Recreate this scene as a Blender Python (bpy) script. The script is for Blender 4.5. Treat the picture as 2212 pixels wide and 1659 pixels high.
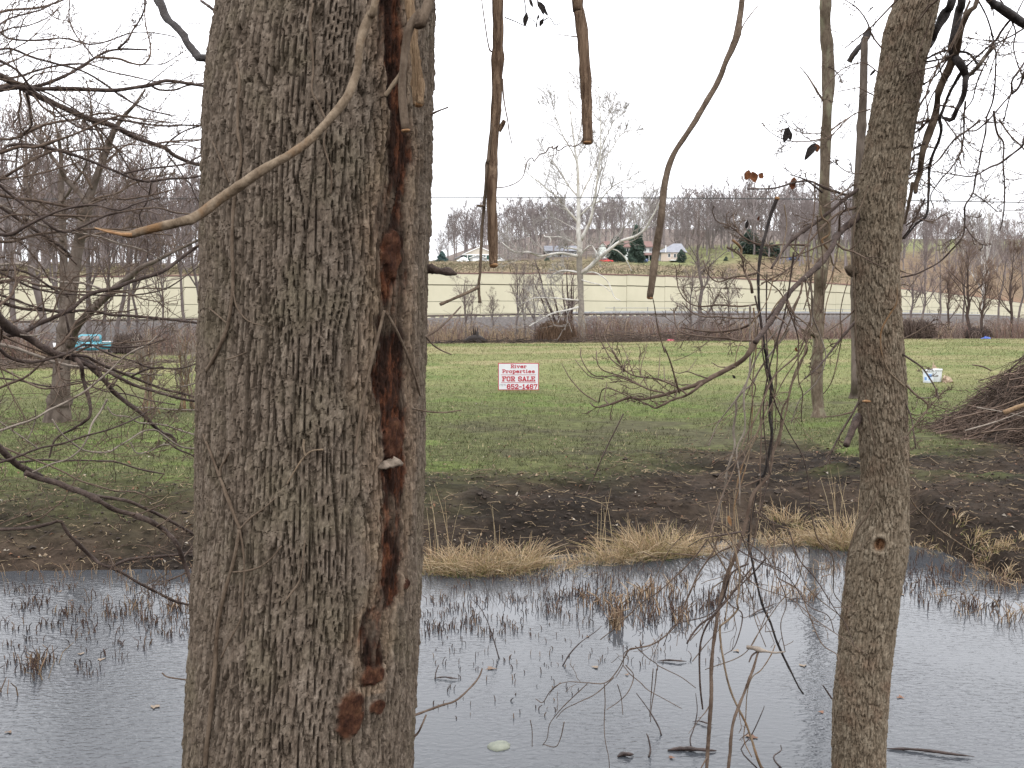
import bpy, math, random
import numpy as np

# ------------------------------------------------------------------ camera, sky, sun, exposure
for o in list(bpy.data.objects):
    bpy.data.objects.remove(o)
SC = bpy.context.scene
COL = SC.collection
FPX, CX, CY, HOR = 2150.0, 1106.0, 829.5, 700.0       # focal length and centre for a picture 2212 wide
CAMZ = 2.2
PITCH = math.atan((CY - HOR) / FPX)
cam = bpy.data.cameras.new('camera')
cam.sensor_width = 36.0
cam.lens = 36.0 * FPX / 2212.0
cam.clip_start = 0.05
cam.clip_end = 6000.0
cam_o = bpy.data.objects.new('camera', cam)
COL.objects.link(cam_o)
cam_o.location = (0, 0, CAMZ)
cam_o.rotation_euler = (math.pi / 2 - PITCH, 0, 0)
SC.camera = cam_o

W = bpy.data.worlds.new('World')
SC.world = W
W.use_nodes = True
nt = W.node_tree
bg = nt.nodes['Background']
sky = nt.nodes.new('ShaderNodeTexSky')
sky.sky_type = 'NISHITA'
sky.sun_disc = False
sky.sun_elevation = math.radians(48)
sky.sun_rotation = math.radians(200)
sky.air_density = 1.0
sky.dust_density = 4.0
hs = nt.nodes.new('ShaderNodeHueSaturation')
hs.inputs['Saturation'].default_value = 0.25
hs.inputs['Value'].default_value = 0.03
nt.links.new(sky.outputs[0], hs.inputs['Color'])
tc = nt.nodes.new('ShaderNodeTexCoord')
sp = nt.nodes.new('ShaderNodeSeparateXYZ')
nt.links.new(tc.outputs['Generated'], sp.inputs[0])
mr = nt.nodes.new('ShaderNodeFloatCurve')           # overcast sky: three times brighter overhead than at the horizon
cv = mr.mapping.curves[0]
cv.points[0].location = (0.0, 0.29)
cv.points[1].location = (1.0, 0.86)
cv.points.new(0.12, 0.48); cv.points.new(0.35, 0.76)
mr.mapping.update()
sc3 = nt.nodes.new('ShaderNodeMath'); sc3.operation = 'MULTIPLY'; sc3.inputs[1].default_value = 3.2
nt.links.new(sp.outputs['Z'], mr.inputs['Value'])
cn = nt.nodes.new('ShaderNodeTexNoise')
cn.inputs['Scale'].default_value = 2.2
cn.inputs['Detail'].default_value = 5
nt.links.new(tc.outputs['Generated'], cn.inputs['Vector'])
cm = nt.nodes.new('ShaderNodeMapRange')
cm.inputs['To Min'].default_value = 0.93
cm.inputs['To Max'].default_value = 1.07
nt.links.new(cn.outputs[0], cm.inputs['Value'])
mu = nt.nodes.new('ShaderNodeMath')
mu.operation = 'MULTIPLY'
nt.links.new(mr.outputs[0], sc3.inputs[0])
nt.links.new(sc3.outputs[0], mu.inputs[0])
nt.links.new(cm.outputs[0], mu.inputs[1])
vm = nt.nodes.new('ShaderNodeVectorMath')
vm.operation = 'SCALE'
vm.inputs[0].default_value = (0.985, 0.993, 1.03)
nt.links.new(mu.outputs[0], vm.inputs['Scale'])
ad = nt.nodes.new('ShaderNodeVectorMath')
ad.operation = 'ADD'
nt.links.new(vm.outputs[0], ad.inputs[0])
nt.links.new(hs.outputs[0], ad.inputs[1])
nt.links.new(ad.outputs[0], bg.inputs['Color'])
bg.inputs['Strength'].default_value = 1.0

sun = bpy.data.lights.new('sun', 'SUN')
sun.energy = 0.5
sun.angle = math.radians(40)
sun.color = (1.0, 0.97, 0.93)
sun_o = bpy.data.objects.new('sun', sun)
COL.objects.link(sun_o)
sun_o.rotation_euler = (math.radians(42), 0, math.radians(20))

SC.view_settings.view_transform = 'Standard'
SC.view_settings.look = 'None'
SC.view_settings.gamma = 1.0
SC.view_settings.exposure = -0.03
SC.view_settings.use_curve_mapping = False
SC.cycles.max_bounces = 6
SC.cycles.diffuse_bounces = 3
SC.cycles.use_denoising = True

# ------------------------------------------------------------------ helpers
R0 = np.random.default_rng(7)
cP, sP = math.cos(PITCH), math.sin(PITCH)

def at(x, y, Y):
    """point at depth Y seen at place (x, y) of a 2212 wide picture"""
    dx = (x - CX) / FPX
    dy = (CY - y) / FPX
    vy = cP + sP * dy
    vz = -sP + cP * dy
    k = Y / vy
    return np.array([dx * k, Y, CAMZ + vz * k])

def hash01(a, b, s):
    n = (a.astype(np.int64) * 374761393 + b.astype(np.int64) * 668265263 + int(s) * 1442695041) & 0x7fffffff
    n = ((n ^ (n >> 13)) * 1274126177) & 0x7fffffff
    n = ((n ^ (n >> 16)) * 668265263) & 0x7fffffff
    return (n ^ (n >> 15)) / float(0x7fffffff)

def vnoise(x, y, s=0):
    x = np.asarray(x, float); y = np.asarray(y, float)
    xi = np.floor(x); yi = np.floor(y)
    fx = x - xi; fy = y - yi
    fx = fx * fx * (3 - 2 * fx); fy = fy * fy * (3 - 2 * fy)
    a = hash01(xi, yi, s); b = hash01(xi + 1, yi, s); c = hash01(xi, yi + 1, s); d = hash01(xi + 1, yi + 1, s)
    return (a + (b - a) * fx) * (1 - fy) + (c + (d - c) * fx) * fy - 0.5

def fbm(x, y, s=0, o=4):
    r = 0; a = 1.0; f = 1.0
    for i in range(o):
        r = r + a * vnoise(x * f + 13.7 * i, y * f - 7.1 * i, s + i); a *= .5; f *= 2.03
    return r

def voro(u, v, s=0, jit=.85):
    ui = np.floor(u); vi = np.floor(v)
    f1 = np.full(u.shape, 9.0); f2 = np.full(u.shape, 9.0); hid = np.zeros(u.shape); dv = np.zeros(u.shape)
    for a in (-1, 0, 1):
        for b in (-1, 0, 1):
            ca = ui + a; cb = vi + b
            px = ca + .5 + jit * (hash01(ca, cb, s) - .5); py = cb + .5 + jit * (hash01(ca, cb, s + 5) - .5)
            d = np.hypot(u - px, v - py)
            near = d < f1
            f2 = np.where(near, f1, np.minimum(f2, d))
            hid = np.where(near, hash01(ca, cb, s + 9), hid)
            dv = np.where(near, v - py, dv)
            f1 = np.where(near, d, f1)
    return f1, f2, hid, dv

def sstep(a, b, x):
    t = np.clip((x - a) / (b - a), 0, 1)
    return t * t * (3 - 2 * t)

MATS = {}
def node_mat(name):
    m = bpy.data.materials.new(name)
    m.use_nodes = True
    MATS[name] = m
    n = m.node_tree.nodes
    return m, m.node_tree, n['Principled BSDF']

def mat(name, c1, c2=None, rough=.85, scale=8.0, stretch=(1, 1, 1), bump=.0, bscale=None, spec=.3, detail=6, metal=0.0, contrast=(.35, .65), attr=None, third=None):
    """two or three colours mixed by noise, with a fine relief; attr multiplies the colour of single pieces"""
    m, t, b = node_mat(name)
    N = t.nodes.new; L = t.links.new
    co = N('ShaderNodeTexCoord'); mp = N('ShaderNodeMapping'); mp.inputs['Scale'].default_value = stretch
    L(co.outputs['Object'], mp.inputs['Vector'])
    no = N('ShaderNodeTexNoise'); no.inputs['Scale'].default_value = scale; no.inputs['Detail'].default_value = detail
    no.inputs['Roughness'].default_value = .65
    L(mp.outputs[0], no.inputs['Vector'])
    cr = N('ShaderNodeValToRGB')
    cr.color_ramp.elements[0].position = contrast[0]; cr.color_ramp.elements[1].position = contrast[1]
    cr.color_ramp.elements[0].color = (*c1, 1); cr.color_ramp.elements[1].color = (*(c2 or c1), 1)
    L(no.outputs[0], cr.inputs[0])
    out = cr.outputs[0]
    if third:
        n2 = N('ShaderNodeTexNoise'); n2.inputs['Scale'].default_value = scale * .37; n2.inputs['Detail'].default_value = 4
        L(mp.outputs[0], n2.inputs['Vector'])
        r2 = N('ShaderNodeMapRange'); r2.inputs['From Min'].default_value = .52; r2.inputs['From Max'].default_value = .68
        L(n2.outputs[0], r2.inputs['Value'])
        mx = N('ShaderNodeMix'); mx.data_type = 'RGBA'
        L(r2.outputs[0], mx.inputs[0]); L(out, mx.inputs[6]); mx.inputs[7].default_value = (*third, 1)
        out = mx.outputs[2]
    if attr:
        at_ = N('ShaderNodeAttribute'); at_.attribute_name = attr
        mx = N('ShaderNodeMix'); mx.data_type = 'RGBA'; mx.blend_type = 'MULTIPLY'; mx.inputs[0].default_value = 1
        L(out, mx.inputs[6]); L(at_.outputs['Color'], mx.inputs[7])
        out = mx.outputs[2]
    L(out, b.inputs['Base Color'])
    b.inputs['Roughness'].default_value = rough
    b.inputs['Specular IOR Level'].default_value = spec
    b.inputs['Metallic'].default_value = metal
    if bump:
        bn = N('ShaderNodeTexNoise'); bn.inputs['Scale'].default_value = bscale or scale * 3; bn.inputs['Detail'].default_value = 6
        L(mp.outputs[0], bn.inputs['Vector'])
        bu = N('ShaderNodeBump'); bu.inputs['Strength'].default_value = bump; bu.inputs['Distance'].default_value = .01
        L(bn.outputs[0], bu.inputs['Height']); L(bu.outputs[0], b.inputs['Normal'])
    return m

def to_mesh(name, V, quads=None, tris=None, smooth=True, col=None, attrs=None):
    V = np.asarray(V, np.float32)
    me = bpy.data.meshes.new(name)
    q = np.zeros((0, 4), np.int32) if quads is None or len(quads) == 0 else np.asarray(quads, np.int32)
    t = np.zeros((0, 3), np.int32) if tris is None or len(tris) == 0 else np.asarray(tris, np.int32)
    me.vertices.add(len(V)); me.vertices.foreach_set('co', V.ravel())
    nl = q.size + t.size
    me.loops.add(nl); me.loops.foreach_set('vertex_index', np.concatenate([q.ravel(), t.ravel()]))
    me.polygons.add(len(q) + len(t))
    st = np.concatenate([np.arange(len(q)) * 4, q.size + np.arange(len(t)) * 3]).astype(np.int32)
    me.polygons.foreach_set('loop_start', st)
    me.update(calc_edges=True)
    me.polygons.foreach_set('use_smooth', np.full(len(me.polygons), bool(smooth)))
    if col is not None:
        a = me.color_attributes.new('Col', 'FLOAT_COLOR', 'POINT')
        c = np.ones((len(V), 4), np.float32); c[:, :3] = col
        a.data.foreach_set('color', c.ravel())
    for k, v in (attrs or {}).items():
        a = me.attributes.new(k, 'FLOAT', 'POINT'); a.data.foreach_set('value', np.asarray(v, np.float32))
    return me

class MB:
    def __init__(s):
        s.V = []; s.Q = []; s.T = []; s.C = []; s.n = 0
    def add(s, V, Q=None, T=None, C=None):
        V = np.asarray(V, float).reshape(-1, 3)
        if Q is not None and len(Q): s.Q.append(np.asarray(Q) + s.n)
        if T is not None and len(T): s.T.append(np.asarray(T) + s.n)
        s.V.append(V)
        s.C.append(np.ones((len(V), 3)) if C is None else np.broadcast_to(np.asarray(C, float), (len(V), 3)))
        s.n += len(V)
        return s
    def box(s, lo, hi, C=None):
        x0, y0, z0 = lo; x1, y1, z1 = hi
        V = [(x0, y0, z0), (x1, y0, z0), (x1, y1, z0), (x0, y1, z0), (x0, y0, z1), (x1, y0, z1), (x1, y1, z1), (x0, y1, z1)]
        return s.add(V, Q=[(0, 3, 2, 1), (4, 5, 6, 7), (0, 1, 5, 4), (1, 2, 6, 5), (2, 3, 7, 6), (3, 0, 4, 7)], C=C)
    def prism(s, poly, a, b, axis=1):
        """closed polygon of (p, q) pairs, swept from a to b along an axis"""
        n = len(poly); V = []
        for k in (a, b):
            for p, q in poly:
                V.append({0: (k, p, q), 1: (p, k, q), 2: (p, q, k)}[axis])
        Q = [(i, (i + 1) % n, n + (i + 1) % n, n + i) for i in range(n)]
        T = [(0, i + 1, i) for i in range(1, n - 1)] + [(n, n + i, n + i + 1) for i in range(1, n - 1)]
        return s.add(V, Q=Q, T=T)
    def lathe(s, prof, c, sides=20):
        ang = np.arange(sides) * 2 * math.pi / sides
        V = []
        for r, z in prof:
            V.append(np.stack([c[0] + r * np.cos(ang), c[1] + r * np.sin(ang), np.full(sides, c[2] + z)], 1))
        V = np.concatenate(V); k = len(prof); Q = []
        for j in range(k - 1):
            for i in range(sides):
                i2 = (i + 1) % sides
                Q.append((j * sides + i, j * sides + i2, (j + 1) * sides + i2, (j + 1) * sides + i))
        T = [(0, i + 1, i) for i in range(1, sides - 1)]
        o = (k - 1) * sides
        T += [(o, o + i, o + i + 1) for i in range(1, sides - 1)]
        return s.add(V, Q=Q, T=T)
    def tubes(s, P, Rr, sides=3, C=None):
        """many alike tubes at once: P (n,k,3), Rr (n,k)"""
        P = np.asarray(P, float); Rr = np.asarray(Rr, float)
        n, k = Rr.shape
        if n == 0: return s
        Tn = np.gradient(P, axis=1)
        Tn /= np.linalg.norm(Tn, axis=2, keepdims=True) + 1e-9
        m = np.abs(Tn.mean(axis=1)); ref = np.where((m[:, 2:3] < .75), np.array([[0, 0, 1.0]]), np.array([[1.0, .3, 0]]))
        A = np.cross(Tn, ref[:, None, :]); A /= np.linalg.norm(A, axis=2, keepdims=True) + 1e-9
        B = np.cross(Tn, A)
        ang = np.arange(sides) * 2 * math.pi / sides
        V = P[:, :, None, :] + Rr[:, :, None, None] * (A[:, :, None, :] * np.cos(ang)[None, None, :, None] + B[:, :, None, :] * np.sin(ang)[None, None, :, None])
        idx = np.arange(n * k * sides).reshape(n, k, sides)
        a = idx[:, :-1, :]; b = np.roll(idx, -1, axis=2)[:, :-1, :]; c = np.roll(idx, -1, axis=2)[:, 1:, :]; d = idx[:, 1:, :]
        Q = np.stack([a, b, c, d], -1).reshape(-1, 4)
        CC = None
        if C is not None:
            CC = np.repeat(np.asarray(C, float).reshape(n, 1, 3), k * sides, axis=1).reshape(-1, 3)
        return s.add(V.reshape(-1, 3), Q=Q, C=CC)
    def tube(s, P, Rr, sides=8, rough=0.0, seed=0, cap=True):
        """one well shaped limb: carried frame, uneven skin, closed ends"""
        P = np.asarray(P, float); Rr = np.asarray(Rr, float); k = len(P)
        T = np.gradient(P, axis=0); T /= np.linalg.norm(T, axis=1, keepdims=True) + 1e-9
        a = np.cross(T[0], (0.13, .21, .97)); a /= np.linalg.norm(a) + 1e-9
        A = np.zeros_like(P)
        for i in range(k):
            a = a - T[i] * np.dot(a, T[i]); a /= np.linalg.norm(a) + 1e-9; A[i] = a
        B = np.cross(T, A)
        ang = np.arange(sides) * 2 * math.pi / sides
        ca = np.cos(ang); sa = np.sin(ang)
        rr = np.repeat(Rr[:, None], sides, 1)
        if rough:
            L = np.concatenate([[0], np.cumsum(np.linalg.norm(np.diff(P, axis=0), axis=1))])
            rm = max(Rr.max(), 1e-4)
            rr = rr * (1 + rough * (vnoise(L[:, None] / rm * .7 + 0 * ang, ang[None] * 2.2 + 0 * L[:, None], seed) + .9 * vnoise(L[:, None] / rm * .15 + 0 * ang, ang[None] * .0 + 0 * L[:, None], seed + 3)))
        V = P[:, None, :] + rr[:, :, None] * (A[:, None, :] * ca[None, :, None] + B[:, None, :] * sa[None, :, None])
        idx = np.arange(k * sides).reshape(k, sides); nx = np.roll(idx, -1, axis=1)
        Q = np.stack([idx[:-1], nx[:-1], nx[1:], idx[1:]], -1).reshape(-1, 4)
        V = V.reshape(-1, 3); Tt = []
        if cap:
            V = np.concatenate([V, P[:1], P[-1:]])
            c0, c1 = k * sides, k * sides + 1
            Tt = [(c0, nx[0, i], idx[0, i]) for i in range(sides)] + [(c1, idx[-1, i], nx[-1, i]) for i in range(sides)]
        return s.add(V, Q=Q, T=Tt)
    def arrays(s):
        V = np.concatenate(s.V) if s.V else np.zeros((0, 3))
        return V, (np.concatenate(s.Q) if s.Q else None), (np.concatenate(s.T) if s.T else None), np.concatenate(s.C)
    def mesh(s, name, base=(0, 0, 0), smooth=True, col=False):
        V, Q, T, C = s.arrays()
        return to_mesh(name, V - np.asarray(base, float), Q, T, smooth, C if col else None)

BASE = {}
def thing(name, label, cat, loc=(0, 0, 0), group=None):
    o = bpy.data.objects.new(name, None)
    o.empty_display_size = .1
    COL.objects.link(o)
    o.location = tuple(float(v) for v in loc)
    o['label'] = label; o['category'] = cat
    if group: o['group'] = group
    BASE[o.name] = np.asarray(loc, float)
    return o

def part(mb, name, material, parent, smooth=True, col=False, kind=None, label=None):
    b = BASE[parent.name]
    me = mb if isinstance(mb, bpy.types.Mesh) else mb.mesh(name, b, smooth, col)
    if not me.materials: me.materials.append(MATS[material])
    o = bpy.data.objects.new(name, me)
    COL.objects.link(o)
    o.parent = parent
    BASE[o.name] = b
    if kind: o['kind'] = kind
    if label: o['label'] = label
    return o

def solo(mb, name, material, label=None, cat=None, kind=None, loc=(0, 0, 0), group=None, smooth=True, col=False):
    me = mb if isinstance(mb, bpy.types.Mesh) else mb.mesh(name, loc, smooth, col)
    if not me.materials: me.materials.append(MATS[material])
    o = bpy.data.objects.new(name, me)
    COL.objects.link(o)
    o.location = tuple(float(v) for v in loc)
    BASE[o.name] = np.asarray(loc, float)
    if label: o['label'] = label
    if cat: o['category'] = cat
    if kind: o['kind'] = kind
    if group: o['group'] = group
    return o

def smooth_path(P, n):
    """Catmull-Rom through the points, n samples even in length"""
    P = np.asarray(P, float)
    if len(P) < 3:
        t = np.linspace(0, 1, n)[:, None]
        return P[0] + (P[-1] - P[0]) * t
    E = np.concatenate([[2 * P[0] - P[1]], P, [2 * P[-1] - P[-2]]])
    out = []
    for i in range(len(P) - 1):
        p0, p1, p2, p3 = E[i], E[i + 1], E[i + 2], E[i + 3]
        t = np.linspace(0, 1, 12, endpoint=False)[:, None]
        out.append(.5 * ((2 * p1) + (-p0 + p2) * t + (2 * p0 - 5 * p1 + 4 * p2 - p3) * t ** 2 + (-p0 + 3 * p1 - 3 * p2 + p3) * t ** 3))
    out.append(P[-1:])
    Q = np.concatenate(out)
    L = np.concatenate([[0], np.cumsum(np.linalg.norm(np.diff(Q, axis=0), axis=1))])
    s = np.linspace(0, L[-1], n)
    return np.stack([np.interp(s, L, Q[:, i]) for i in range(Q.shape[1])], 1)

def sprout(P, Rr, rng, per, ang, ratio, rr, k=4, up=.3, wob=.25, t0=.2, rmin=.0004, gnarl=0.0, droop=0.0, lenmul=None):
    """children of the limbs P (n,k,3): per of them on each limb"""
    n, kk = Rr.shape
    L = np.linalg.norm(np.diff(P, axis=1), axis=2).sum(1)
    par = np.repeat(np.arange(n), per)
    t = t0 + (1 - t0) * rng.random(len(par)) ** .85
    f = t * (kk - 1); i = np.minimum(f.astype(int), kk - 2); fr = (f - i)[:, None]
    p = P[par, i] * (1 - fr) + P[par, i + 1] * fr
    r = Rr[par, i] * (1 - fr[:, 0]) + Rr[par, i + 1] * fr[:, 0]
    d = P[par, i + 1] - P[par, i]; d /= np.linalg.norm(d, axis=1, keepdims=True) + 1e-9
    rnd = rng.normal(size=d.shape)
    side = rnd - d * (rnd * d).sum(1, keepdims=True); side /= np.linalg.norm(side, axis=1, keepdims=True) + 1e-9
    a = np.radians(ang * (1 + .35 * rng.normal(size=len(par))))[:, None]
    nd = d * np.cos(a) + side * np.sin(a) + np.array([0, 0, up]) - np.array([0, 0, droop])
    nd /= np.linalg.norm(nd, axis=1, keepdims=True) + 1e-9
    ln = L[par] * ratio * (1.15 - .75 * t) * (.6 + .8 * rng.random(len(par)))
    if lenmul is not None: ln = ln * lenmul
    pts = [p]
    dd = nd
    for j in range(k - 1):
        pts.append(pts[-1] + dd * (ln / (k - 1))[:, None])
        dd = dd + wob * rng.normal(size=dd.shape) + np.array([0, 0, up * .25 - droop * .25])
        dd /= np.linalg.norm(dd, axis=1, keepdims=True) + 1e-9
    C = np.stack(pts, 1)
    r1 = np.maximum(r * rr * (.7 + .5 * rng.random(len(par))), rmin)
    RR = np.maximum(r1[:, None] * np.linspace(1, .35, k)[None], rmin)
    return C, RR

# ------------------------------------------------------------------ the lie of the land
WX = [-400, -200, -50, -20, 0, 21, 45, 77, 110, 180, 400]
WY = [104, 101, 100, 101, 104, 117, 142, 185, 235, 345, 700]
_wx = np.linspace(-400, 400, 3201)
_wy = np.convolve(np.pad(np.interp(_wx, WX, WY), 60, mode='edge'), np.ones(121) / 121, 'valid')
def wall_y(X): return np.interp(X, _wx, _wy)
def wall_z(X): return np.interp(X, [-200, -50, -15, 0, 77, 200], [1.95, 1.95, 2.4, 2.68, 3.4, 4.2])
_sd = [(-400, 1240), (0, 1240), (300, 1236), (430, 1234), (700, 1232), (925, 1228), (1020, 1226), (1100, 1214), (1300, 1196), (1500, 1184), (1560, 1172), (1700, 1168), (1850, 1164), (1960, 1182), (2050, 1198), (2130, 1232), (2212, 1268), (2600, 1300)]
SHX = []; SHY = []
for _x, _y in _sd:
    _d = CAMZ * FPX / (_y - HOR); SHX.append((_x - CX) / FPX * _d); SHY.append(_d)
SHX = [-60] + SHX + [60]; SHY = [SHY[0]] + SHY + [SHY[-1]]
def shore(X): return np.interp(X, SHX, SHY) + .10 * fbm(np.asarray(X) * 1.7, np.asarray(X) * 0 + 3.3, 21, 3)

def ground_z(X, Y, fine=True):
    X = np.asarray(X, float); Y = np.asarray(Y, float)
    t = Y - shore(X)
    steep = np.interp(X, [-6, -3.0, -1, 3], [.62, .7, 1.0, 1.0])
    zb = np.interp(t / steep, [-1.6, -.6, -.1, .15, .5, 1.0, 1.8, 3, 8, 20], [-.35, -.22, -.04, .03, .15, .31, .45, .53, .58, .6])
    zn = np.interp(Y, [-80, 1.5, 2.6, 3.6, 4.6, 5.2], [.62, .6, .5, .15, -.15, -.35])
    z = np.where(Y < 6.4, zn, zb)
    q = X / np.maximum(Y, 1)
    A = np.interp(q, [-.5, -.32, -.12, .1, .35], [-.5, -.42, .22, .3, .5])
    z = z + A * sstep(26, 70, Y)
    t2 = Y - wall_y(X); ze = wall_z(X)
    z = z + (ze - z) * sstep(-20, -13, t2)
    # hill behind the wall
    Dh = np.maximum(225, wall_y(X) + 70)
    y2 = np.interp(q, [-.6, -.3, 0, .2, .37, .5], [574, 570, 566, 568, 552, 540])
    zh = CAMZ + (HOR - y2) * Dh / FPX
    zw = ze + 4.75
    s = np.clip(t2 / (Dh - wall_y(X)), 0, 1)
    hill = zw + (zh - zw) * s
    sl = np.interp(q, [-.6, -.1, -.04, .05, .2, .35, .5], [.07, .05, .09, .125, .135, .19, .22])
    hill = hill + np.clip(Y - Dh, 0, np.interp(q, [.2, .33], [230, 60])) * sl
    z = np.where(t2 > 0.45, hill, z)
    if fine:
        dirt = dirt_mask(X, Y)
        z = z + .05 * fbm(X * .35, Y * .35, 3, 3) * sstep(9, 13, Y)
        z = z + dirt * (.11 * fbm(X * 2.3, Y * 3.1, 5, 4) + .055 * np.abs(fbm(X * 9, Y * 11, 8, 3))) * sstep(-.1, .25, t)
        z = z + .012 * vnoise(X * 6, Y * 6, 9) * (Y > 6.4) * (Y < 40)
        z = np.where((Y > 6.4) & (t > .12), np.maximum(z, .02 + .12 * np.clip(t - .12, 0, 1) + .02 * vnoise(X * 5, Y * 5, 17)), z)     # no pools behind the shore
        z = z + .5 * fbm(X * .06, Y * .06, 12, 3) * (t2 > 3) * np.clip((t2 - 3) / 20, 0, 1)
    return z

def dirt_mask(X, Y):
    t = Y - shore(X)
    edge = np.interp(X, [-6, -3.5, -2, 0, 1.5, 3, 4.5, 7, 9], [1.5, 1.45, 1.7, 2.1, 2.5, 3.2, 4.2, 6.0, 6.5])
    n = fbm(X * .9, Y * 1.1, 31, 4) * 1.1
    return np.where(t < 0, 1.0, 1 - sstep(-1.0, 1.2, t - edge + n * .9))

# ------------------------------------------------------------------ materials
mat('bark_big', (.105, .085, .068), (.215, .185, .155), scale=26, stretch=(1, 1, .35), bump=.8, bscale=180, rough=.95, spec=.12, third=(.15, .14, .10))
mat('bark_right', (.065, .048, .034), (.14, .11, .08), scale=22, stretch=(1, 1, .4), bump=.7, bscale=150, rough=.95, spec=.12, third=(.16, .15, .10))
mat('bark_grey', (.058, .045, .036), (.125, .10, .082), scale=9, stretch=(1, 1, .3), bump=.6, bscale=60, rough=.95, spec=.12)
mat('bark_dark', (.034, .022, .018), (.085, .060, .048), scale=30, bump=.6, bscale=120, rough=.8, spec=.3)
mat('bark_black', (.012, .009, .008), (.035, .027, .024), scale=30, bump=.6, bscale=120, rough=.75, spec=.3)
mat('twig', (.075, .050, .036), (.14, .102, .076), scale=20, bump=.3, rough=.85, spec=.2)
mat('twig_pale', (.16, .13, .105), (.27, .23, .19), scale=25, bump=.3, rough=.85, spec=.2)
mat('vine_bark', (.075, .045, .028), (.20, .135, .088), scale=30, stretch=(3, 3, .25), bump=1.0, bscale=110, rough=.9, spec=.15, contrast=(.38, .6))
mat('vine_brown', (.07, .048, .032), (.15, .112, .08), scale=40, stretch=(1, 1, .5), bump=.5, bscale=150, rough=.85, spec=.2)
mat('vine_tan', (.115, .082, .054), (.215, .165, .115), scale=38, stretch=(1, 1, .6), bump=.6, rough=.85, spec=.15, third=(.16, .092, .045))
mat('cut_wood', (.19, .095, .042), (.30, .175, .085), scale=60, bump=.4, rough=.85)
mat('fibre_wood', (.16, .095, .05), (.36, .25, .15), scale=40, stretch=(4, 4, .2), bump=.9, bscale=150, rough=.95)
mat('far_twig', (.185, .145, .132), (.25, .205, .19), scale=.6, rough=.95, spec=.1)
mat('far_trunk', (.11, .092, .085), (.17, .145, .135), scale=2, rough=.95, spec=.1)
mat('hazed_wood_twig', (.20, .172, .165), (.26, .228, .22), scale=.05, rough=1.0, spec=.05)  # grey brown lightened: distance haze over the hill wood is put into the colour
mat('brown_twig', (.14, .095, .075), (.20, .145, .115), scale=1.2, rough=.95, spec=.1)
mat('syc_white', (.40, .38, .35), (.62, .60, .56), scale=3.0, stretch=(1, 1, .6), bump=.2, rough=.85, third=(.34, .30, .25))
mat('syc_low', (.17, .15, .13), (.28, .25, .21), scale=5, bump=.5, rough=.95)
mat('syc_twig', (.26, .24, .222), (.35, .325, .30), scale=2, rough=.9)
mat('stick', (.060, .042, .032), (.112, .083, .065), scale=12, rough=.9, attr='Col')
mat('straw', (.9, .9, .9), (1.0, 1.0, 1.0), scale=9, rough=.85, attr='Col')
mat('leaf_dead', (.8, .8, .8), (1, 1, 1), scale=15, rough=.75, attr='Col')
mat('rot_orange', (.10, .035, .016), (.22, .085, .034), scale=30, bump=.7, bscale=90, rough=.85)
mat('fungus', (.06, .045, .032), (.25, .20, .155), scale=34, bump=.5, bscale=80, rough=.9)
mat('soil_core', (.018, .0135, .0105), (.045, .033, .025), scale=10, bump=.6, rough=1)
mat('wall_panel', (.53, .50, .365), (.585, .55, .41), scale=.35, rough=.9, spec=.15, bump=.15, bscale=8)
mat('wall_joint', (.20, .19, .14), (.27, .25, .19), scale=.6, rough=.95)
mat('metal_rail', (.25, .255, .26), (.34, .345, .35), scale=1.5, rough=.45, metal=.6)
mat('post', (.16, .14, .12), (.26, .23, .2), scale=4, rough=.9)
mat('ballast', (.075, .066, .062), (.15, .135, .127), scale=5, rough=1, bump=.8, bscale=9, contrast=(.3, .7))
mat('steel_dark', (.05, .04, .035), (.10, .07, .055), scale=2, rough=.6)
mat('road', (.12, .12, .12), (.17, .17, .165), scale=2, rough=.95)
mat('wire', (.03, .03, .032), (.05, .05, .05), rough=.6)
mat('white_plastic', (.56, .58, .59), (.62, .64, .65), scale=6, rough=.4, spec=.5)
mat('label_blue', (.10, .22, .52), (.22, .36, .62), scale=90, rough=.5)
mat('label_pale', (.48, .58, .70), (.62, .68, .76), scale=60, rough=.5)
mat('sign_white', (.56, .56, .585), (.61, .61, .63), scale=3, rough=.5)
mat('sign_red', (.34, .010, .026), (.40, .015, .035), scale=4, rough=.5)
mat('sign_ink', (.12, .11, .13), (.2, .18, .2), scale=4, rough=.6)
mat('truck_blue', (.09, .31, .38), (.14, .40, .47), scale=3, rough=.35, spec=.5, third=(.06, .30, .36))
mat('truck_white', (.62, .63, .63), (.74, .75, .75), scale=6, rough=.45)
mat('glass_dark', (.20, .17, .16), (.28, .25, .24), scale=2, rough=.12, spec=.6)
mat('rubber', (.02, .02, .02), (.035, .035, .035), scale=6, rough=.8)
mat('rust', (.10, .045, .025), (.2, .09, .05), scale=10, rough=.9)
mat('siding_tan', (.46, .41, .34), (.52, .47, .40), scale=1.2, rough=.8)
mat('siding_green', (.035, .075, .06), (.06, .10, .085), scale=1.2, rough=.8)
mat('siding_white', (.66, .70, .67), (.74, .77, .74), scale=1.2, rough=.8)
mat('siding_grey', (.34, .35, .36), (.42, .43, .43), scale=1.2, rough=.8)
mat('wall_pinktan', (.52, .43, .36), (.60, .51, .43), scale=.8, rough=.85)
mat('trim_white', (.76, .76, .75), (.82, .82, .81), scale=2, rough=.6)
mat('roof_red', (.15, .088, .076), (.20, .122, .106), scale=1.5, rough=.9)
mat('roof_grey', (.20, .205, .225), (.27, .275, .30), scale=1.2, rough=.9)
mat('window_glass', (.03, .04, .045), (.07, .08, .09), scale=1, rough=.1, spec=.6)
mat('car_white', (.72, .73, .74), (.8, .8, .8), scale=2, rough=.3)
mat('car_blue', (.05, .08, .20), (.09, .13, .28), scale=2, rough=.3)
mat('red_paint', (.45, .04, .04), (.55, .07, .06), scale=2, rough=.4)
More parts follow.
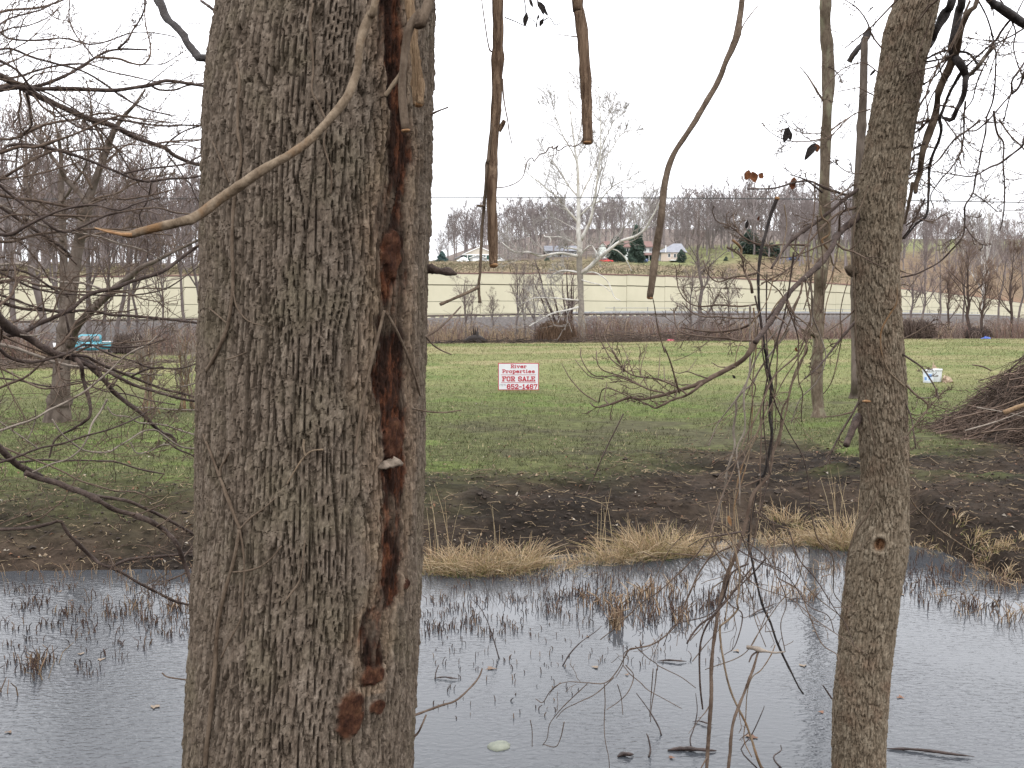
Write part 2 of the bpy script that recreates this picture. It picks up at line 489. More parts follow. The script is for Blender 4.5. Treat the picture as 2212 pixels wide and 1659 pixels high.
mat('needles', (.026, .042, .032), (.052, .075, .055), scale=2.5, rough=.9, attr='Col')
mat('needles_blue', (.035, .065, .062), (.07, .11, .105), scale=2.5, rough=.9, attr='Col')
mat('bush_yellow', (.22, .20, .09), (.32, .29, .14), scale=3, rough=.9)
mat('tarp_blue', (.03, .07, .30), (.08, .14, .42), scale=3, rough=.5)
mat('pink_plastic', (.55, .09, .14), (.65, .2, .24), scale=4, rough=.5)
mat('cardboard', (.30, .22, .16), (.40, .31, .23), scale=8, rough=.9)
mat('pale_stone', (.14, .15, .12), (.22, .23, .18), scale=14, bump=.4, rough=.7)
mat('wet_stick', (.022, .015, .013), (.06, .04, .034), scale=25, bump=.4, rough=.45)

# ground: colours per place, with fine grain
def ground_mat(name, bumpd, gs):
    m, t, b = node_mat(name)
    N = t.nodes.new; L = t.links.new
    a = N('ShaderNodeAttribute'); a.attribute_name = 'Col'
    co = N('ShaderNodeTexCoord')
    n1 = N('ShaderNodeTexNoise'); n1.inputs['Scale'].default_value = gs; n1.inputs['Detail'].default_value = 8; n1.inputs['Roughness'].default_value = .72
    mp = N('ShaderNodeMapping'); mp.inputs['Scale'].default_value = (.55, 1.0, 1)
    L(co.outputs['Object'], mp.inputs[0]); L(mp.outputs[0], n1.inputs['Vector'])
    r = N('ShaderNodeMapRange'); r.inputs['From Min'].default_value = .3; r.inputs['From Max'].default_value = .7
    r.inputs['To Min'].default_value = .32; r.inputs['To Max'].default_value = 1.8
    L(n1.outputs[0], r.inputs['Value'])
    vmm = N('ShaderNodeVectorMath'); vmm.operation = 'SCALE'
    L(a.outputs['Color'], vmm.inputs[0]); L(r.outputs[0], vmm.inputs['Scale'])
    L(vmm.outputs[0], b.inputs['Base Color'])
    b.inputs['Roughness'].default_value = 1.0; b.inputs['Specular IOR Level'].default_value = .1
    n2 = N('ShaderNodeTexNoise'); n2.inputs['Scale'].default_value = gs * 2.2; n2.inputs['Detail'].default_value = 8
    L(co.outputs['Object'], n2.inputs['Vector'])
    bu = N('ShaderNodeBump'); bu.inputs['Strength'].default_value = 1.0; bu.inputs['Distance'].default_value = bumpd
    L(n2.outputs[0], bu.inputs['Height']); L(bu.outputs[0], b.inputs['Normal'])
    return m
ground_mat('ground', .03, 9.0)
ground_mat('hillside', .2, .8)

m, t, b = node_mat('water')
N = t.nodes.new; L = t.links.new
b.inputs['Base Color'].default_value = (.045, .049, .055, 1)
b.inputs['Roughness'].default_value = .03
b.inputs['IOR'].default_value = 1.333
co = N('ShaderNodeTexCoord'); mp = N('ShaderNodeMapping'); mp.inputs['Scale'].default_value = (1.0, 1.9, 1); mp.inputs['Rotation'].default_value = (0, 0, .18)
L(co.outputs['Object'], mp.inputs[0])
n1 = N('ShaderNodeTexNoise'); n1.inputs['Scale'].default_value = 17.0; n1.inputs['Detail'].default_value = 3; n1.inputs['Roughness'].default_value = .45; n1.inputs['Distortion'].default_value = .6
L(mp.outputs[0], n1.inputs['Vector'])
n2 = N('ShaderNodeTexNoise'); n2.inputs['Scale'].default_value = .55; n2.inputs['Detail'].default_value = 2
L(co.outputs['Object'], n2.inputs['Vector'])
rp = N('ShaderNodeMapRange'); rp.inputs['From Min'].default_value = .36; rp.inputs['From Max'].default_value = .62; rp.inputs['To Min'].default_value = .06; rp.inputs['To Max'].default_value = 1.0
sx = N('ShaderNodeSeparateXYZ'); L(co.outputs['Object'], sx.inputs[0])
wy_ = N('ShaderNodeMapRange'); wy_.inputs['From Min'].default_value = 5.0; wy_.inputs['From Max'].default_value = 9.0; wy_.inputs['To Min'].default_value = .05; wy_.inputs['To Max'].default_value = -.13
L(sx.outputs['Y'], wy_.inputs['Value'])
wx_ = N('ShaderNodeMapRange'); wx_.inputs['From Min'].default_value = -1.5; wx_.inputs['From Max'].default_value = 0.5; wx_.inputs['To Min'].default_value = .10; wx_.inputs['To Max'].default_value = 0.0
L(sx.outputs['X'], wx_.inputs['Value'])
s1_ = N('ShaderNodeMath'); L(n2.outputs[0], s1_.inputs[0]); L(wy_.outputs[0], s1_.inputs[1])
s2_ = N('ShaderNodeMath'); L(s1_.outputs[0], s2_.inputs[0]); L(wx_.outputs[0], s2_.inputs[1])
L(s2_.outputs[0], rp.inputs['Value'])
mm = N('ShaderNodeMath'); mm.operation = 'MULTIPLY'
L(n1.outputs[0], mm.inputs[0]); L(rp.outputs[0], mm.inputs[1])
bu = N('ShaderNodeBump'); bu.inputs['Strength'].default_value = .45; bu.inputs['Distance'].default_value = .012
L(mm.outputs[0], bu.inputs['Height']); L(bu.outputs[0], b.inputs['Normal'])

# ------------------------------------------------------------------ ground, water, hill
def grow_axis(start, end, step, g):
    v = [start]
    sgn = 1 if end > start else -1
    while (v[-1] < end) if sgn > 0 else (v[-1] > end):
        v.append(v[-1] + sgn * step); step *= g
    return v
xs = np.array(sorted(set(np.round(grow_axis(-8.5, -900, .09, 1.075), 4)) | set(np.round(np.arange(-8.5, 8.51, .085), 4)) | set(np.round(grow_axis(8.57, 900, .09, 1.075), 4))))
ys = np.array(grow_axis(6.0, -70, .3, 1.15)[::-1][:-1] + list(np.arange(6.0, 14.0, .05)) + grow_axis(14.0, 760, .06, 1.028))
XX, YY = np.meshgrid(xs, ys)
ZZ = ground_z(XX, YY)
# the ground sheet runs on level under the hill
ZZ = np.where(YY - wall_y(XX) > .3, np.minimum(ZZ, wall_z(XX)), ZZ)

def lawn_col(X, Y):
    n1 = fbm(X * .35, Y * .5, 41, 4); n2 = fbm(X * 1.6, Y * 2.4, 45, 4); n3 = fbm(X * .22, Y * .3, 47, 4)
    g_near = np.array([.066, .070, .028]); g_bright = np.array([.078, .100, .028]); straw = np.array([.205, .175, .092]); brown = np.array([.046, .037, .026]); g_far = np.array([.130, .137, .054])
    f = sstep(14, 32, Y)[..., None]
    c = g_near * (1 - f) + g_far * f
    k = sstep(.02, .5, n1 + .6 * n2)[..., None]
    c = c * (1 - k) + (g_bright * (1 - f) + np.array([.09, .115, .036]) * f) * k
    # soil showing through in the near lawn, straw in the far lawn
    s = (sstep(.12, .55, -n1 + .9 * n2 + .25 * n3) * (1 - sstep(16, 32, Y)))[..., None]
    c = c * (1 - s * .55) + brown * s * .55
    st = (sstep(-.05, .5, n3 * 1.3 + n2 * .8 - n1 * .3 + .25 * sstep(50, 72, Y)) * sstep(19, 40, Y))[..., None]
    c = c * (1 - st * .75) + straw * st * .75
    return c
def soil_col(X, Y):
    n = fbm(X * 1.3, Y * 1.9, 51, 4)[..., None]
    c = np.array([.015, .0115, .009]) + (np.array([.040, .029, .021]) - np.array([.015, .0115, .009])) * np.clip(n + .35, 0, 1)
    t = (Y - shore(X))[..., None]
    return c
C = lawn_col(XX, YY)
dm = dirt_mask(XX, YY)[..., None]
dm = np.clip(dm - .4 * (sstep(.22, .5, fbm(XX * .8, YY * 1.2, 61, 3))[..., None]) * (sstep(.5, .9, YY - shore(XX))[..., None]), 0, 1)
C = C * (1 - dm) + soil_col(XX, YY) * dm
# brush floor and ballast further back
lawn_end = np.interp(XX / np.maximum(YY, 1), [-.6, -.46, -.36, -.3, -.1, .1, .5], [36, 40, 62, 66, 71, 72, 74])
k = sstep(-1.5, 2.0, YY - lawn_end + 3 * fbm(XX * .2, YY * .2, 66, 3))[..., None]
C = C * (1 - k) + (np.array([.11, .078, .06]) + .04 * fbm(XX * .5, YY * .5, 67, 3)[..., None]) * k
t2 = YY - wall_y(XX)
k = sstep(-20, -17, t2)[..., None]
C = C * (1 - k) + np.array([.095, .085, .08]) * k
C = np.where((YY < 6.2)[..., None], np.array([.035, .027, .02]), C)
nx, ny = len(xs), len(ys)
idx = np.arange(nx * ny).reshape(ny, nx)
Q = np.stack([idx[:-1, :-1], idx[:-1, 1:], idx[1:, 1:], idx[1:, :-1]], -1).reshape(-1, 4)
me = to_mesh('ground', np.stack([XX, YY, ZZ], -1).reshape(-1, 3), Q, None, True, np.clip(C, .005, 1).reshape(-1, 3))
solo(me, 'ground', 'ground', kind='structure')

wm = MB(); wx = np.linspace(-60, 60, 13); wy = np.linspace(2.5, 13, 5)
gx, gy = np.meshgrid(wx, wy); ix = np.arange(gx.size).reshape(gx.shape)
wm.add(np.stack([gx, gy, 0 * gx], -1).reshape(-1, 3), Q=np.stack([ix[:-1, :-1], ix[:-1, 1:], ix[1:, 1:], ix[1:, :-1]], -1).reshape(-1, 4))
solo(wm, 'water', 'water', kind='structure')

hx = np.array(sorted(set(np.round(np.concatenate([np.arange(-120, 190, 2.0), grow_axis(-120, -1500, 3, 1.12), grow_axis(190, 1500, 3, 1.12)]), 3))))
ht = np.array([.42, .6, 1.2, 2.5] + list(np.arange(5, 330, 4.0)) + grow_axis(333, 1900, 8, 1.1))
HX, HT = np.meshgrid(hx, ht); HY = wall_y(HX) + HT
HZ = ground_z(HX, HY)
n1 = fbm(HX * .08, HY * .08, 71, 4)[..., None]; n2 = fbm(HX * .4, HY * .4, 73, 3)[..., None]
hc = np.array([.155, .125, .075]) + n1 * np.array([.03, .045, .02]) + n2 * np.array([.05, .04, .03])
q = (HX / HY)
gr = (sstep(60, 85, HT) * (1 - sstep(125, 150, HT)) * sstep(.06, .14, q) * .8)[..., None]
hc = hc * (1 - gr) + np.array([.15, .165, .07]) * gr
woods = sstep(118, 140, HT)[..., None] * (1 - gr)
hc = hc * (1 - woods) + np.array([.13, .105, .09]) * woods
rd = (1 - sstep(3, 7, HT))[..., None]
hc = hc * (1 - rd) + np.array([.20, .115, .075]) * rd
rt = (sstep(.18, .24, q) * (1 - sstep(40, 100, HT)))[..., None] * .7
hc = hc * (1 - rt) + np.array([.15, .10, .065]) * rt
idx = np.arange(HX.size).reshape(HX.shape)
Q = np.stack([idx[:-1, :-1], idx[:-1, 1:], idx[1:, 1:], idx[1:, :-1]], -1).reshape(-1, 4)
me = to_mesh('hill', np.stack([HX, HY, HZ], -1).reshape(-1, 3), Q, None, True, np.clip(hc, .01, 1).reshape(-1, 3))
solo(me, 'hill', 'hillside', kind='structure')

# ------------------------------------------------------------------ roadside wall of cream panels, guard rail, railway bank
# even steps along the wall
fx = np.linspace(-75, 175, 4001); fy = wall_y(fx)
fl = np.concatenate([[0], np.cumsum(np.hypot(np.diff(fx), np.diff(fy)))])
PW = 6.0
npan = int(fl[-1] // PW)
S = thing('roadside_wall', 'long cream concrete panel wall along the road below the hill', 'wall', (0, 104, 2.7))
rows = [(0.0, .82), (.82, 2.1), (2.1, 3.78), (3.78, 5.0)]
rng = np.random.default_rng(3)
def wall_pt(s): return np.array([np.interp(s, fl, fx), np.interp(s, fl, fy)])
cap = MB(); back = MB(); ledge = MB()
for i in range(npan):
    a = wall_pt(i * PW); c = wall_pt((i + 1) * PW)
    d = (c - a) / np.linalg.norm(c - a); nrm = np.array([d[1], -d[0]])     # towards the field
    zb = float(wall_z(.5 * (a[0] + c[0]))) - .15
    for j, (z0, z1) in enumerate(rows):
        off = rng.normal(0, .006)
        mb = MB()
        g = .025
        p0 = a + d * g; p1 = c - d * g
        th = .14
        f0 = p0 + nrm * (th + off); f1 = p1 + nrm * (th + off)
        gz0 = .03 if j != 3 else .10
        za, zc = zb + z0 + gz0, zb + z1 - .02
        V = [(*p0, za), (*p1, za), (*f1, za), (*f0, za), (*p0, zc), (*p1, zc), (*f1, zc), (*f0, zc)]
        mb.add(V, Q=[(0, 3, 2, 1), (4, 5, 6, 7), (0, 1, 5, 4), (1, 2, 6, 5), (2, 3, 7, 6), (3, 0, 4, 7)])
        part(mb, 'panel', 'wall_panel', S, smooth=False)
    # backing slab, proud cap and dark ledge
    for mb, z0, z1, n0, n1 in ((back, 0, 4.98, -.2, .02), (cap, 5.0, 5.12, -.22, .19)):
        b0 = a + nrm * n0; b1 = c + nrm * n0; f0 = a + nrm * n1; f1 = c + nrm * n1
        V = [(*b0, zb + z0), (*b1, zb + z0), (*f1, zb + z0), (*f0, zb + z0), (*b0, zb + z1), (*b1, zb + z1), (*f1, zb + z1), (*f0, zb + z1)]
        mb.add(V, Q=[(0, 3, 2, 1), (4, 5, 6, 7), (0, 1, 5, 4), (1, 2, 6, 5), (2, 3, 7, 6), (3, 0, 4, 7)])
part(back, 'backing', 'wall_joint', S, smooth=False)
part(cap, 'coping', 'roof_red', S, smooth=False, label='thin rust brown coping along the wall top')

def offset_line(x0, x1, off, n):
    X = np.linspace(x0, x1, n); Y = np.interp(X, fx, fy) - off
    return X, Y
# railway line on the bank
bx, by = offset_line(-75, 120, 11.0, 130)
bz = wall_z(bx)
mb = MB()
prof = [(-3.4, -1.7), (-2.0, .12), (-1.6, .22), (1.6, .22), (2.0, .12), (3.2, -.3)]
V = np.stack([np.stack([bx, by + p, bz + z], -1) for p, z in prof], 1).reshape(-1, 3)
ix = np.arange(len(V)).reshape(len(bx), len(prof))
mb.add(V, Q=np.stack([ix[:-1, :-1], ix[1:, :-1], ix[1:, 1:], ix[:-1, 1:]], -1).reshape(-1, 4))
solo(mb, 'railway_bed', 'ballast', kind='structure')
Tt = thing('railway_track', 'dark railway track on its grey ballast bank before the wall', 'railway', (0, 93, 2.9))
for o in (-.72, .72):
    mb = MB(); P = np.stack([bx, by + o, bz + .42], -1)
    mb.tubes(P[None], np.full((1, len(bx)), .075), 4)
    part(mb, 'rail', 'steel_dark', Tt, smooth=False)
mb = MB()
for s in np.linspace(-70, 115, 240):
    yy = float(np.interp(s, bx, by)); zz = float(np.interp(s, bx, bz))
    mb.box((s - .12, yy - 1.2, zz + .20), (s + .12, yy + 1.2, zz + .35))
part(mb, 'sleepers', 'post', Tt, smooth=False, kind='stuff')
G = thing('guard_rail', 'grey steel guard rail in front of the cream wall', 'guard rail', (20, 110, 3))
gx_, gy_ = offset_line(5, 120, 5.2, 110); gz_ = wall_z(gx_)
mb = MB()
V = np.stack([np.stack([gx_, gy_ + p, gz_ + z], -1) for p, z in [(0, .42), (-.07, .50), (0, .58), (-.07, .66), (0, .74), (.03, .74), (.03, .42)]], 1).reshape(-1, 3)
ix = np.arange(len(V)).reshape(len(gx_), 7)
mb.add(V, Q=np.stack([ix[:-1, :-1], ix[1:, :-1], ix[1:, 1:], ix[:-1, 1:]], -1).reshape(-1, 4))
part(mb, 'rail', 'metal_rail', G)
pm = MB(); pm.box((-.06, .04, -.2), (.06, .22, .78)); pme = pm.mesh('post'); pme.materials.append(MATS['post'])
for s in np.arange(6, 80, 3.8):
    o = bpy.data.objects.new('post', pme); COL.objects.link(o); o.parent = G
    o.location = np.array([s, np.interp(s, gx_, gy_), np.interp(s, gx_, gz_)]) - BASE[G.name]
# wire fence above the guard rail on the right
Fn = thing('wire_fence', 'thin grey wire fence behind the guard rail on the right', 'fence', (30, 120, 3))
fx2, fy2 = offset_line(10, 110, 3.6, 70); fz2 = wall_z(fx2)
for h in (1.15, .8):
    mb = MB(); mb.tubes(np.stack([fx2, fy2, fz2 + h], -1)[None], np.full((1, 70), .03), 4)
    part(mb, 'wire', 'metal_rail', Fn)
pm = MB(); pm.tubes(np.array([[[0, 0, -.1], [0, 0, .6], [0, 0, 1.25]]]), np.full((1, 3), .045), 6); pme = pm.mesh('post'); pme.materials.append(MATS['metal_rail'])
for s in np.arange(11, 105, 4.0):
    o = bpy.data.objects.new('post', pme); COL.objects.link(o); o.parent = Fn
    o.location = np.array([s, np.interp(s, fx2, fy2), np.interp(s, fx2, fz2)]) - BASE[Fn.name]

# ------------------------------------------------------------------ bare trees, far and near
def bare_tree(rng, H, r, lean=(0, 0), limbs=11, l2=7, l3=6, l4=0, spread=42, fork=.25, up=.3, sides=6, ratio=.5, rmin=.006, wob=.16, ks=(6, 5, 4)):
    k = 9
    h = np.linspace(0, 1, k)
    P = np.zeros((1, k, 3))
    P[0, :, 2] = h * H
    P[0, :, 0] = lean[0] * h * H + np.cumsum(rng.normal(0, .012, k)) * H
    P[0, :, 1] = lean[1] * h * H + np.cumsum(rng.normal(0, .012, k)) * H
    P[0, :, :2] -= P[0, 0, :2]
    Rr = r * np.array([[1.5, 1.0, .92, .82, .70, .56, .42, .28, .1]])
    P[0, 0, 2] = -.3
    tr = MB(); cr = MB()
    tr.tubes(P, Rr, max(sides, 6))
    c1, r1 = sprout(P, Rr, rng, limbs, spread, ratio, .55, k=ks[0], up=up, wob=wob, t0=fork, rmin=rmin)
    tr.tubes(c1, r1, 4)
    c2, r2 = sprout(c1, r1, rng, l2, 38, .55, .6, k=ks[1], up=up * .6, wob=wob * 1.2, t0=.15, rmin=rmin)
    cr.tubes(c2, r2, 3)
    c3, r3 = sprout(c2, r2, rng, l3, 36, .6, .65, k=ks[2], up=up * .5, wob=wob * 1.3, t0=.1, rmin=rmin)
    cr.tubes(c3, r3, 3)
    if l4:
        c4, r4 = sprout(c3, r3, rng, l4, 34, .6, .7, k=3, up=up * .4, wob=wob * 1.3, t0=.1, rmin=rmin)
        cr.tubes(c4, r4, 3)
    return tr, cr

def put_tree(name, label, tr, cr, loc, tm, cmt, group=None, rz=0):
    t = thing(name, label, 'tree', loc, group)
    t.rotation_euler = (0, 0, rz)
    for mb, nm, mm_ in ((tr, 'trunk', tm), (cr, 'crown', cmt)):
        me = mb if isinstance(mb, bpy.types.Mesh) else mb.mesh(nm)
        if not me.materials: me.materials.append(MATS[mm_])
        o = bpy.data.objects.new(nm, me); COL.objects.link(o); o.parent = t
    return t

# the wood on the hill: single trees in front, the mass behind as one
rng = np.random.default_rng(11)
def hill_tops(q):   # lower towards the gap in the wood
    return np.interp(q, [-.6, -.12, -.085, -.06, -.035, 0, .1, .25, .5], [1.05, .9, .35, .62, .85, .8, .78, .95, 1.05])
def wood_edge(q): return float(np.interp(q, [-.6, -.2, -.12, .12, .2, .27, .36, .6], [30, 34, 116, 122, 92, 46, 24, 18]))
def along(q, t2):      # depth at which the line of sight q is t2 metres behind the wall line
    Ys = np.linspace(90, 900, 1600); d = Ys - wall_y(q * Ys)
    return float(Ys[np.argmax(d > t2)]) if (d > t2).any() else 900.0
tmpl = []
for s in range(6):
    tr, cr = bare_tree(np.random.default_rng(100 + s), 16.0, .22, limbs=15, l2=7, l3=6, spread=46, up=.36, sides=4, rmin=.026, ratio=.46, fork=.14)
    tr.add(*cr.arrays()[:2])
    me = tr.mesh('hill_tree'); me.materials.append(MATS['hazed_wood_twig']); tmpl.append(me)
cnt = 0
while cnt < 290:
    q = rng.uniform(-.56, .56)
    Y = along(q, wood_edge(q) + 70 * rng.random() ** 1.3); X = q * Y
    if -.09 < q < -.06 and rng.random() < .6: continue
    o = bpy.data.objects.new('hill_tree', tmpl[cnt % 6]); COL.objects.link(o)
    o.location = (X, Y, float(ground_z(X, Y)) - .2)
    s = rng.uniform(.75, 1.1) * hill_tops(q) * (.8 if q < -.2 else 1)
    o.scale = (s * .9, s * .9, s); o.rotation_euler = (0, 0, rng.uniform(0, 6.28))
    o['label'] = 'bare grey brown tree at the front of the wood on the far hill'; o['category'] = 'tree'; o['group'] = 'trees at the front of the hillside wood'
    cnt += 1
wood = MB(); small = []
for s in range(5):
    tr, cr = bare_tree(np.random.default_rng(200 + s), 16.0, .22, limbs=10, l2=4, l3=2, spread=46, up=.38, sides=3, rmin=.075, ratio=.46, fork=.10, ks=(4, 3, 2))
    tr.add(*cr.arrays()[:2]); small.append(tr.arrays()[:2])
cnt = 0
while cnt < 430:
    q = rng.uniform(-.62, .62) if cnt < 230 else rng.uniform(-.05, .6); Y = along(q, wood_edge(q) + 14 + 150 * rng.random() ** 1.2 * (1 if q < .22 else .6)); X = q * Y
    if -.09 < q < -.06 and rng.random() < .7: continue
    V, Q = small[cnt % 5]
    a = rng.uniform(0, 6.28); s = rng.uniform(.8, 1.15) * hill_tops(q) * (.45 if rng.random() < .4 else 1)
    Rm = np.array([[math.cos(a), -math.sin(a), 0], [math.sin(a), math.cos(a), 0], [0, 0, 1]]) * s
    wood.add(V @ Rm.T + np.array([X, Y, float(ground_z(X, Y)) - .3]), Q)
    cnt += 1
solo(wood, 'hillside_wood', 'hazed_wood_twig', 'bare brown wood covering the far hill behind the houses', 'wood', kind='stuff')

# undergrowth on the hill above the wall
br = MB(); n = 5200
q = rng.uniform(-.56, .5, n); tt = rng.uniform(2, 120, n) ** 1.0
Xb = q * (wall_y(q * 115) + tt); Yb = wall_y(Xb) + tt
Zb = ground_z(Xb, Yb)
hh = rng.uniform(.2, .8, n) * (1 + .8 * (rng.random(n) < .15)) * np.where(tt > 55, .35, 1)
P = np.stack([np.stack([Xb, Yb, Zb - .1], 1), np.stack([Xb + rng.normal(0, .25, n), Yb, Zb + hh * .6], 1), np.stack([Xb + rng.normal(0, .6, n), Yb + rng.normal(0, .3, n), Zb + hh], 1)], 1)
br.tubes(P, np.stack([np.full(n, .06), np.full(n, .045), np.full(n, .02)], 1), 3, C=np.array([.15, .118, .078]) * rng.uniform(.6, 1.35, (n, 1)) * np.array([1, 1, 1]) + np.array([0, .02, 0]) * rng.random((n, 1)))
solo(br, 'hill_scrub', 'straw', 'low dry scrub and weeds over the slope above the wall', 'scrub', kind='stuff', col=True)

# ------------------------------------------------------------------ houses on the hill
def hbox(mb, x0, x1, y0, y1, Y, depth):
    a = at(x0, y1, Y); b_ = at(x1, y0, Y)
    return mb.box((a[0], Y, a[2]), (b_[0], Y + depth, b_[2]))
def hgable(mb, xl, xa, xr, ye, ya, Y, depth, th=.18, over=.35):
    L_ = at(xl, ye, Y); A_ = at(xa, ya, Y); R_ = at(xr, ye, Y)
    mb.prism([(L_[0], L_[2]), (A_[0], A_[2]), (A_[0], A_[2] - th * 1.15), (L_[0], L_[2] - th)], Y - over, Y + depth + over, 1)
    return mb.prism([(A_[0], A_[2]), (R_[0], R_[2]), (R_[0], R_[2] - th), (A_[0], A_[2] - th * 1.15)], Y - over, Y + depth + over, 1)
YA = 226.0
A = thing('garage_house', 'tan gabled building with dark green lower wall and small garage', 'house', at(1037, 571, YA))
mb = MB(); hbox(mb, 1001, 1073, 549.5, 576, YA, 9); part(mb, 'wall', 'siding_green', A, False)
mb = MB(); mb.prism([(at(1001, 549.3, YA)[0], at(1001, 549.3, YA)[2]), (at(1073, 549.3, YA)[0], at(1073, 549.3, YA)[2]), (at(1037, 534, YA)[0], at(1037, 534, YA)[2])], YA - .05, YA + 8.9, 1); part(mb, 'gable', 'siding_tan', A, False)
mb = MB(); hgable(mb, 998, 1037, 1076, 549.6, 532.4, YA, 9); rf = part(mb, 'roof', 'trim_white', A, False, label='pale roof with white edge boards')
mb = MB(); a = at(982, 558, YA); c = at(1000, 550, YA); mb.prism([(a[0], a[2]), (c[0], c[2]), (c[0], c[2] - .2), (a[0], a[2] - .2)], YA - .2, YA + 8, 1); part(mb, 'side_roof', 'roof_grey', A, False)
mb = MB(); hbox(mb, 984, 1001, 556, 576, YA + .3, 7.5); part(mb, 'side_wall', 'siding_tan', A, False)
for x in (1010, 1022, 1050, 1064):
    mb = MB(); hbox(mb, x - .8, x + .8, 549.8, 571, YA - .15, .12); part(mb, 'post', 'trim_white', A, False)
mb = MB(); hbox(mb, 1000, 1074, 549.2, 551.2, YA - .2, .14); part(mb, 'beam', 'trim_white', A, False)
g = MB(); hbox(g, 1016, 1048, 556, 576, YA - 4, 3.9); gw = part(g, 'garage', 'siding_grey', A, False)
g = MB(); g.prism([(at(1016, 556, YA - 4)[0], at(1016, 556, YA - 4)[2]), (at(1048, 556, YA - 4)[0], at(1048, 556, YA - 4)[2]), (at(1032, 550.6, YA - 4)[0], at(1032, 550.6, YA - 4)[2])], YA - 4, YA - .3, 1); part(g, 'garage_gable', 'siding_grey', A, False)
g = MB(); hgable(g, 1013.5, 1032, 1050.5, 556.6, 549.6, YA - 4, 3.5, .14, .2); part(g, 'garage_roof', 'trim_white', A, False)
g = MB(); hbox(g, 1021, 1037, 558.5, 570.5, YA - 4.08, .06); part(g, 'garage_door', 'trim_white', A, False)

YB = 236.0
Bh = thing('white_house', 'long white house with red brown roof partly hidden by evergreens', 'house', at(1350, 567, YB))
mb = MB(); hbox(mb, 1309, 1414, 532, 572, YB, 8); part(mb, 'wall', 'siding_white', Bh, False)
mb = MB(); hbox(mb, 1293.5, 1309.5, 533, 572, YB - 1.5, 9); part(mb, 'wing', 'siding_white', Bh, False)
mb = MB(); mb.prism([(at(1293.5, 533, YB)[0], at(1, 533, YB)[2]), (at(1309.5, 533, YB)[0], at(1, 533, YB)[2]), (at(1301.5, 524, YB)[0], at(1, 524, YB)[2])], YB - 1.5, YB + 7.5, 1); part(mb, 'gable', 'siding_white', Bh, False)
mb = MB(); hgable(mb, 1291.5, 1301.5, 1311.5, 534, 522.6, YB - 1.5, 9, .16, .3); part(mb, 'wing_roof', 'roof_red', Bh, False)
z0 = at(0, 533, YB)[2]; z1 = at(0, 518, YB)[2]
mb = MB(); mb.prism([(YB - .6, z0), (YB + 4, z1), (YB + 4, z1 - .2), (YB - .6, z0 - .15)], at(1310, 0, YB)[0], at(1416, 0, YB)[0], 0); mb.prism([(YB + 4, z1), (YB + 8.6, z0), (YB + 8.6, z0 - .15), (YB + 4, z1 - .2)], at(1310, 0, YB)[0], at(1416, 0, YB)[0], 0); rf = part(mb, 'roof', 'roof_red', Bh, False)
mb = MB(); hbox(mb, 1366, 1370, 512, 522, YB + 3.6, .8); part(mb, 'chimney', 'roof_red', rf, False)
for x0, x1, y0, y1 in ((1348, 1359, 535, 546), (1389, 1397, 536, 544), (1402, 1410.5, 535.5, 544.5), (1322, 1329, 536, 545)):
    mb = MB(); hbox(mb, x0, x1, y0, y1, YB - .08, .07); w_ = part(mb, 'window', 'trim_white', Bh, False)
    xm = (x0 + x1) / 2
    for a0, a1 in ((x0 + 1, xm - .4), (xm + .4, x1 - 1)):
        mb = MB(); hbox(mb, a0, a1, y0 + 1.2, y1 - 1.2, YB - .11, .03); part(mb, 'pane', 'window_glass', w_, False)
mb = MB(); zt = at(0, 546, YB)[2]; zl = at(0, 550, YB - 4)[2]
mb.prism([(YB - 4, zl), (YB - .1, zt), (YB - .1, zt - .18), (YB - 4, zl - .18)], at(1376, 0, YB - 3)[0], at(1415, 0, YB - 3)[0], 0); part(mb, 'porch_roof', 'roof_red', Bh, False)
for x in (1378, 1391, 1402, 1413):
    mb = MB(); hbox(mb, x - .7, x + .7, 550.5, 572, YB - 3.8, .14); part(mb, 'porch_post', 'trim_white', Bh, False)
mb = MB(); hbox(mb, 1378, 1413, 551, 571, YB - .06, .05); part(mb, 'porch_back', 'siding_green', Bh, False)

YC = 230.0
Ch = thing('tan_bungalow', 'pinkish tan bungalow with grey hipped roof and white flue', 'house', at(1450, 564, YC))
mb = MB(); hbox(mb, 1428, 1476, 543.5, 572, YC, 7); part(mb, 'wall', 'wall_pinktan', Ch, False)
mb = MB(); hbox(mb, 1416, 1428, 547, 572, YC + .6, 6); part(mb, 'side_wall', 'siding_grey', Ch, False)
a = at(1419, 545, YC - .4); c = at(1485, 545, YC - .4); d1 = at(1455, 526, YC + 3.5); d2 = at(1472, 526, YC + 3.5)
V = [(a[0], YC - .4, a[2]), (c[0], YC - .4, c[2]), (c[0], YC + 7.4, c[2]), (a[0], YC + 7.4, a[2]), d1, d2]
mb = MB(); mb.add(V, Q=[(0, 1, 5, 4), (2, 3, 4, 5), (3, 2, 1, 0)], T=[(1, 2, 5), (3, 0, 4)]); rf = part(mb, 'roof', 'roof_grey', Ch, False)
mb = MB(); hbox(mb, 1437.3, 1439.3, 530, 546, YC - .3, .2); part(mb, 'flue', 'trim_white', rf, False)
for x0, x1, y0, y1 in ((1442.5, 1449, 547, 556), (1455, 1461, 548, 557)):
    mb = MB(); hbox(mb, x0, x1, y0, y1, YC - .07, .06); w_ = part(mb, 'window', 'trim_white', Ch, False)
    mb = MB(); hbox(mb, x0 + .8, x1 - .8, y0 + .8, y1 - .8, YC - .1, .03); part(mb, 'pane', 'window_glass', w_, False)
mb = MB(); hbox(mb, 1449, 1474, 560.5, 563, YC - 2.6, 2.4); dk = part(mb, 'deck', 'trim_white', Ch, False)
mb = MB()
for x in np.linspace(1450, 1473, 12): hbox(mb, x - .2, x + .2, 555.5, 560.4, YC - 2.6, .06)
hbox(mb, 1449, 1474, 554.8, 555.6, YC - 2.6, .1); part(mb, 'railing', 'post', dk, False)

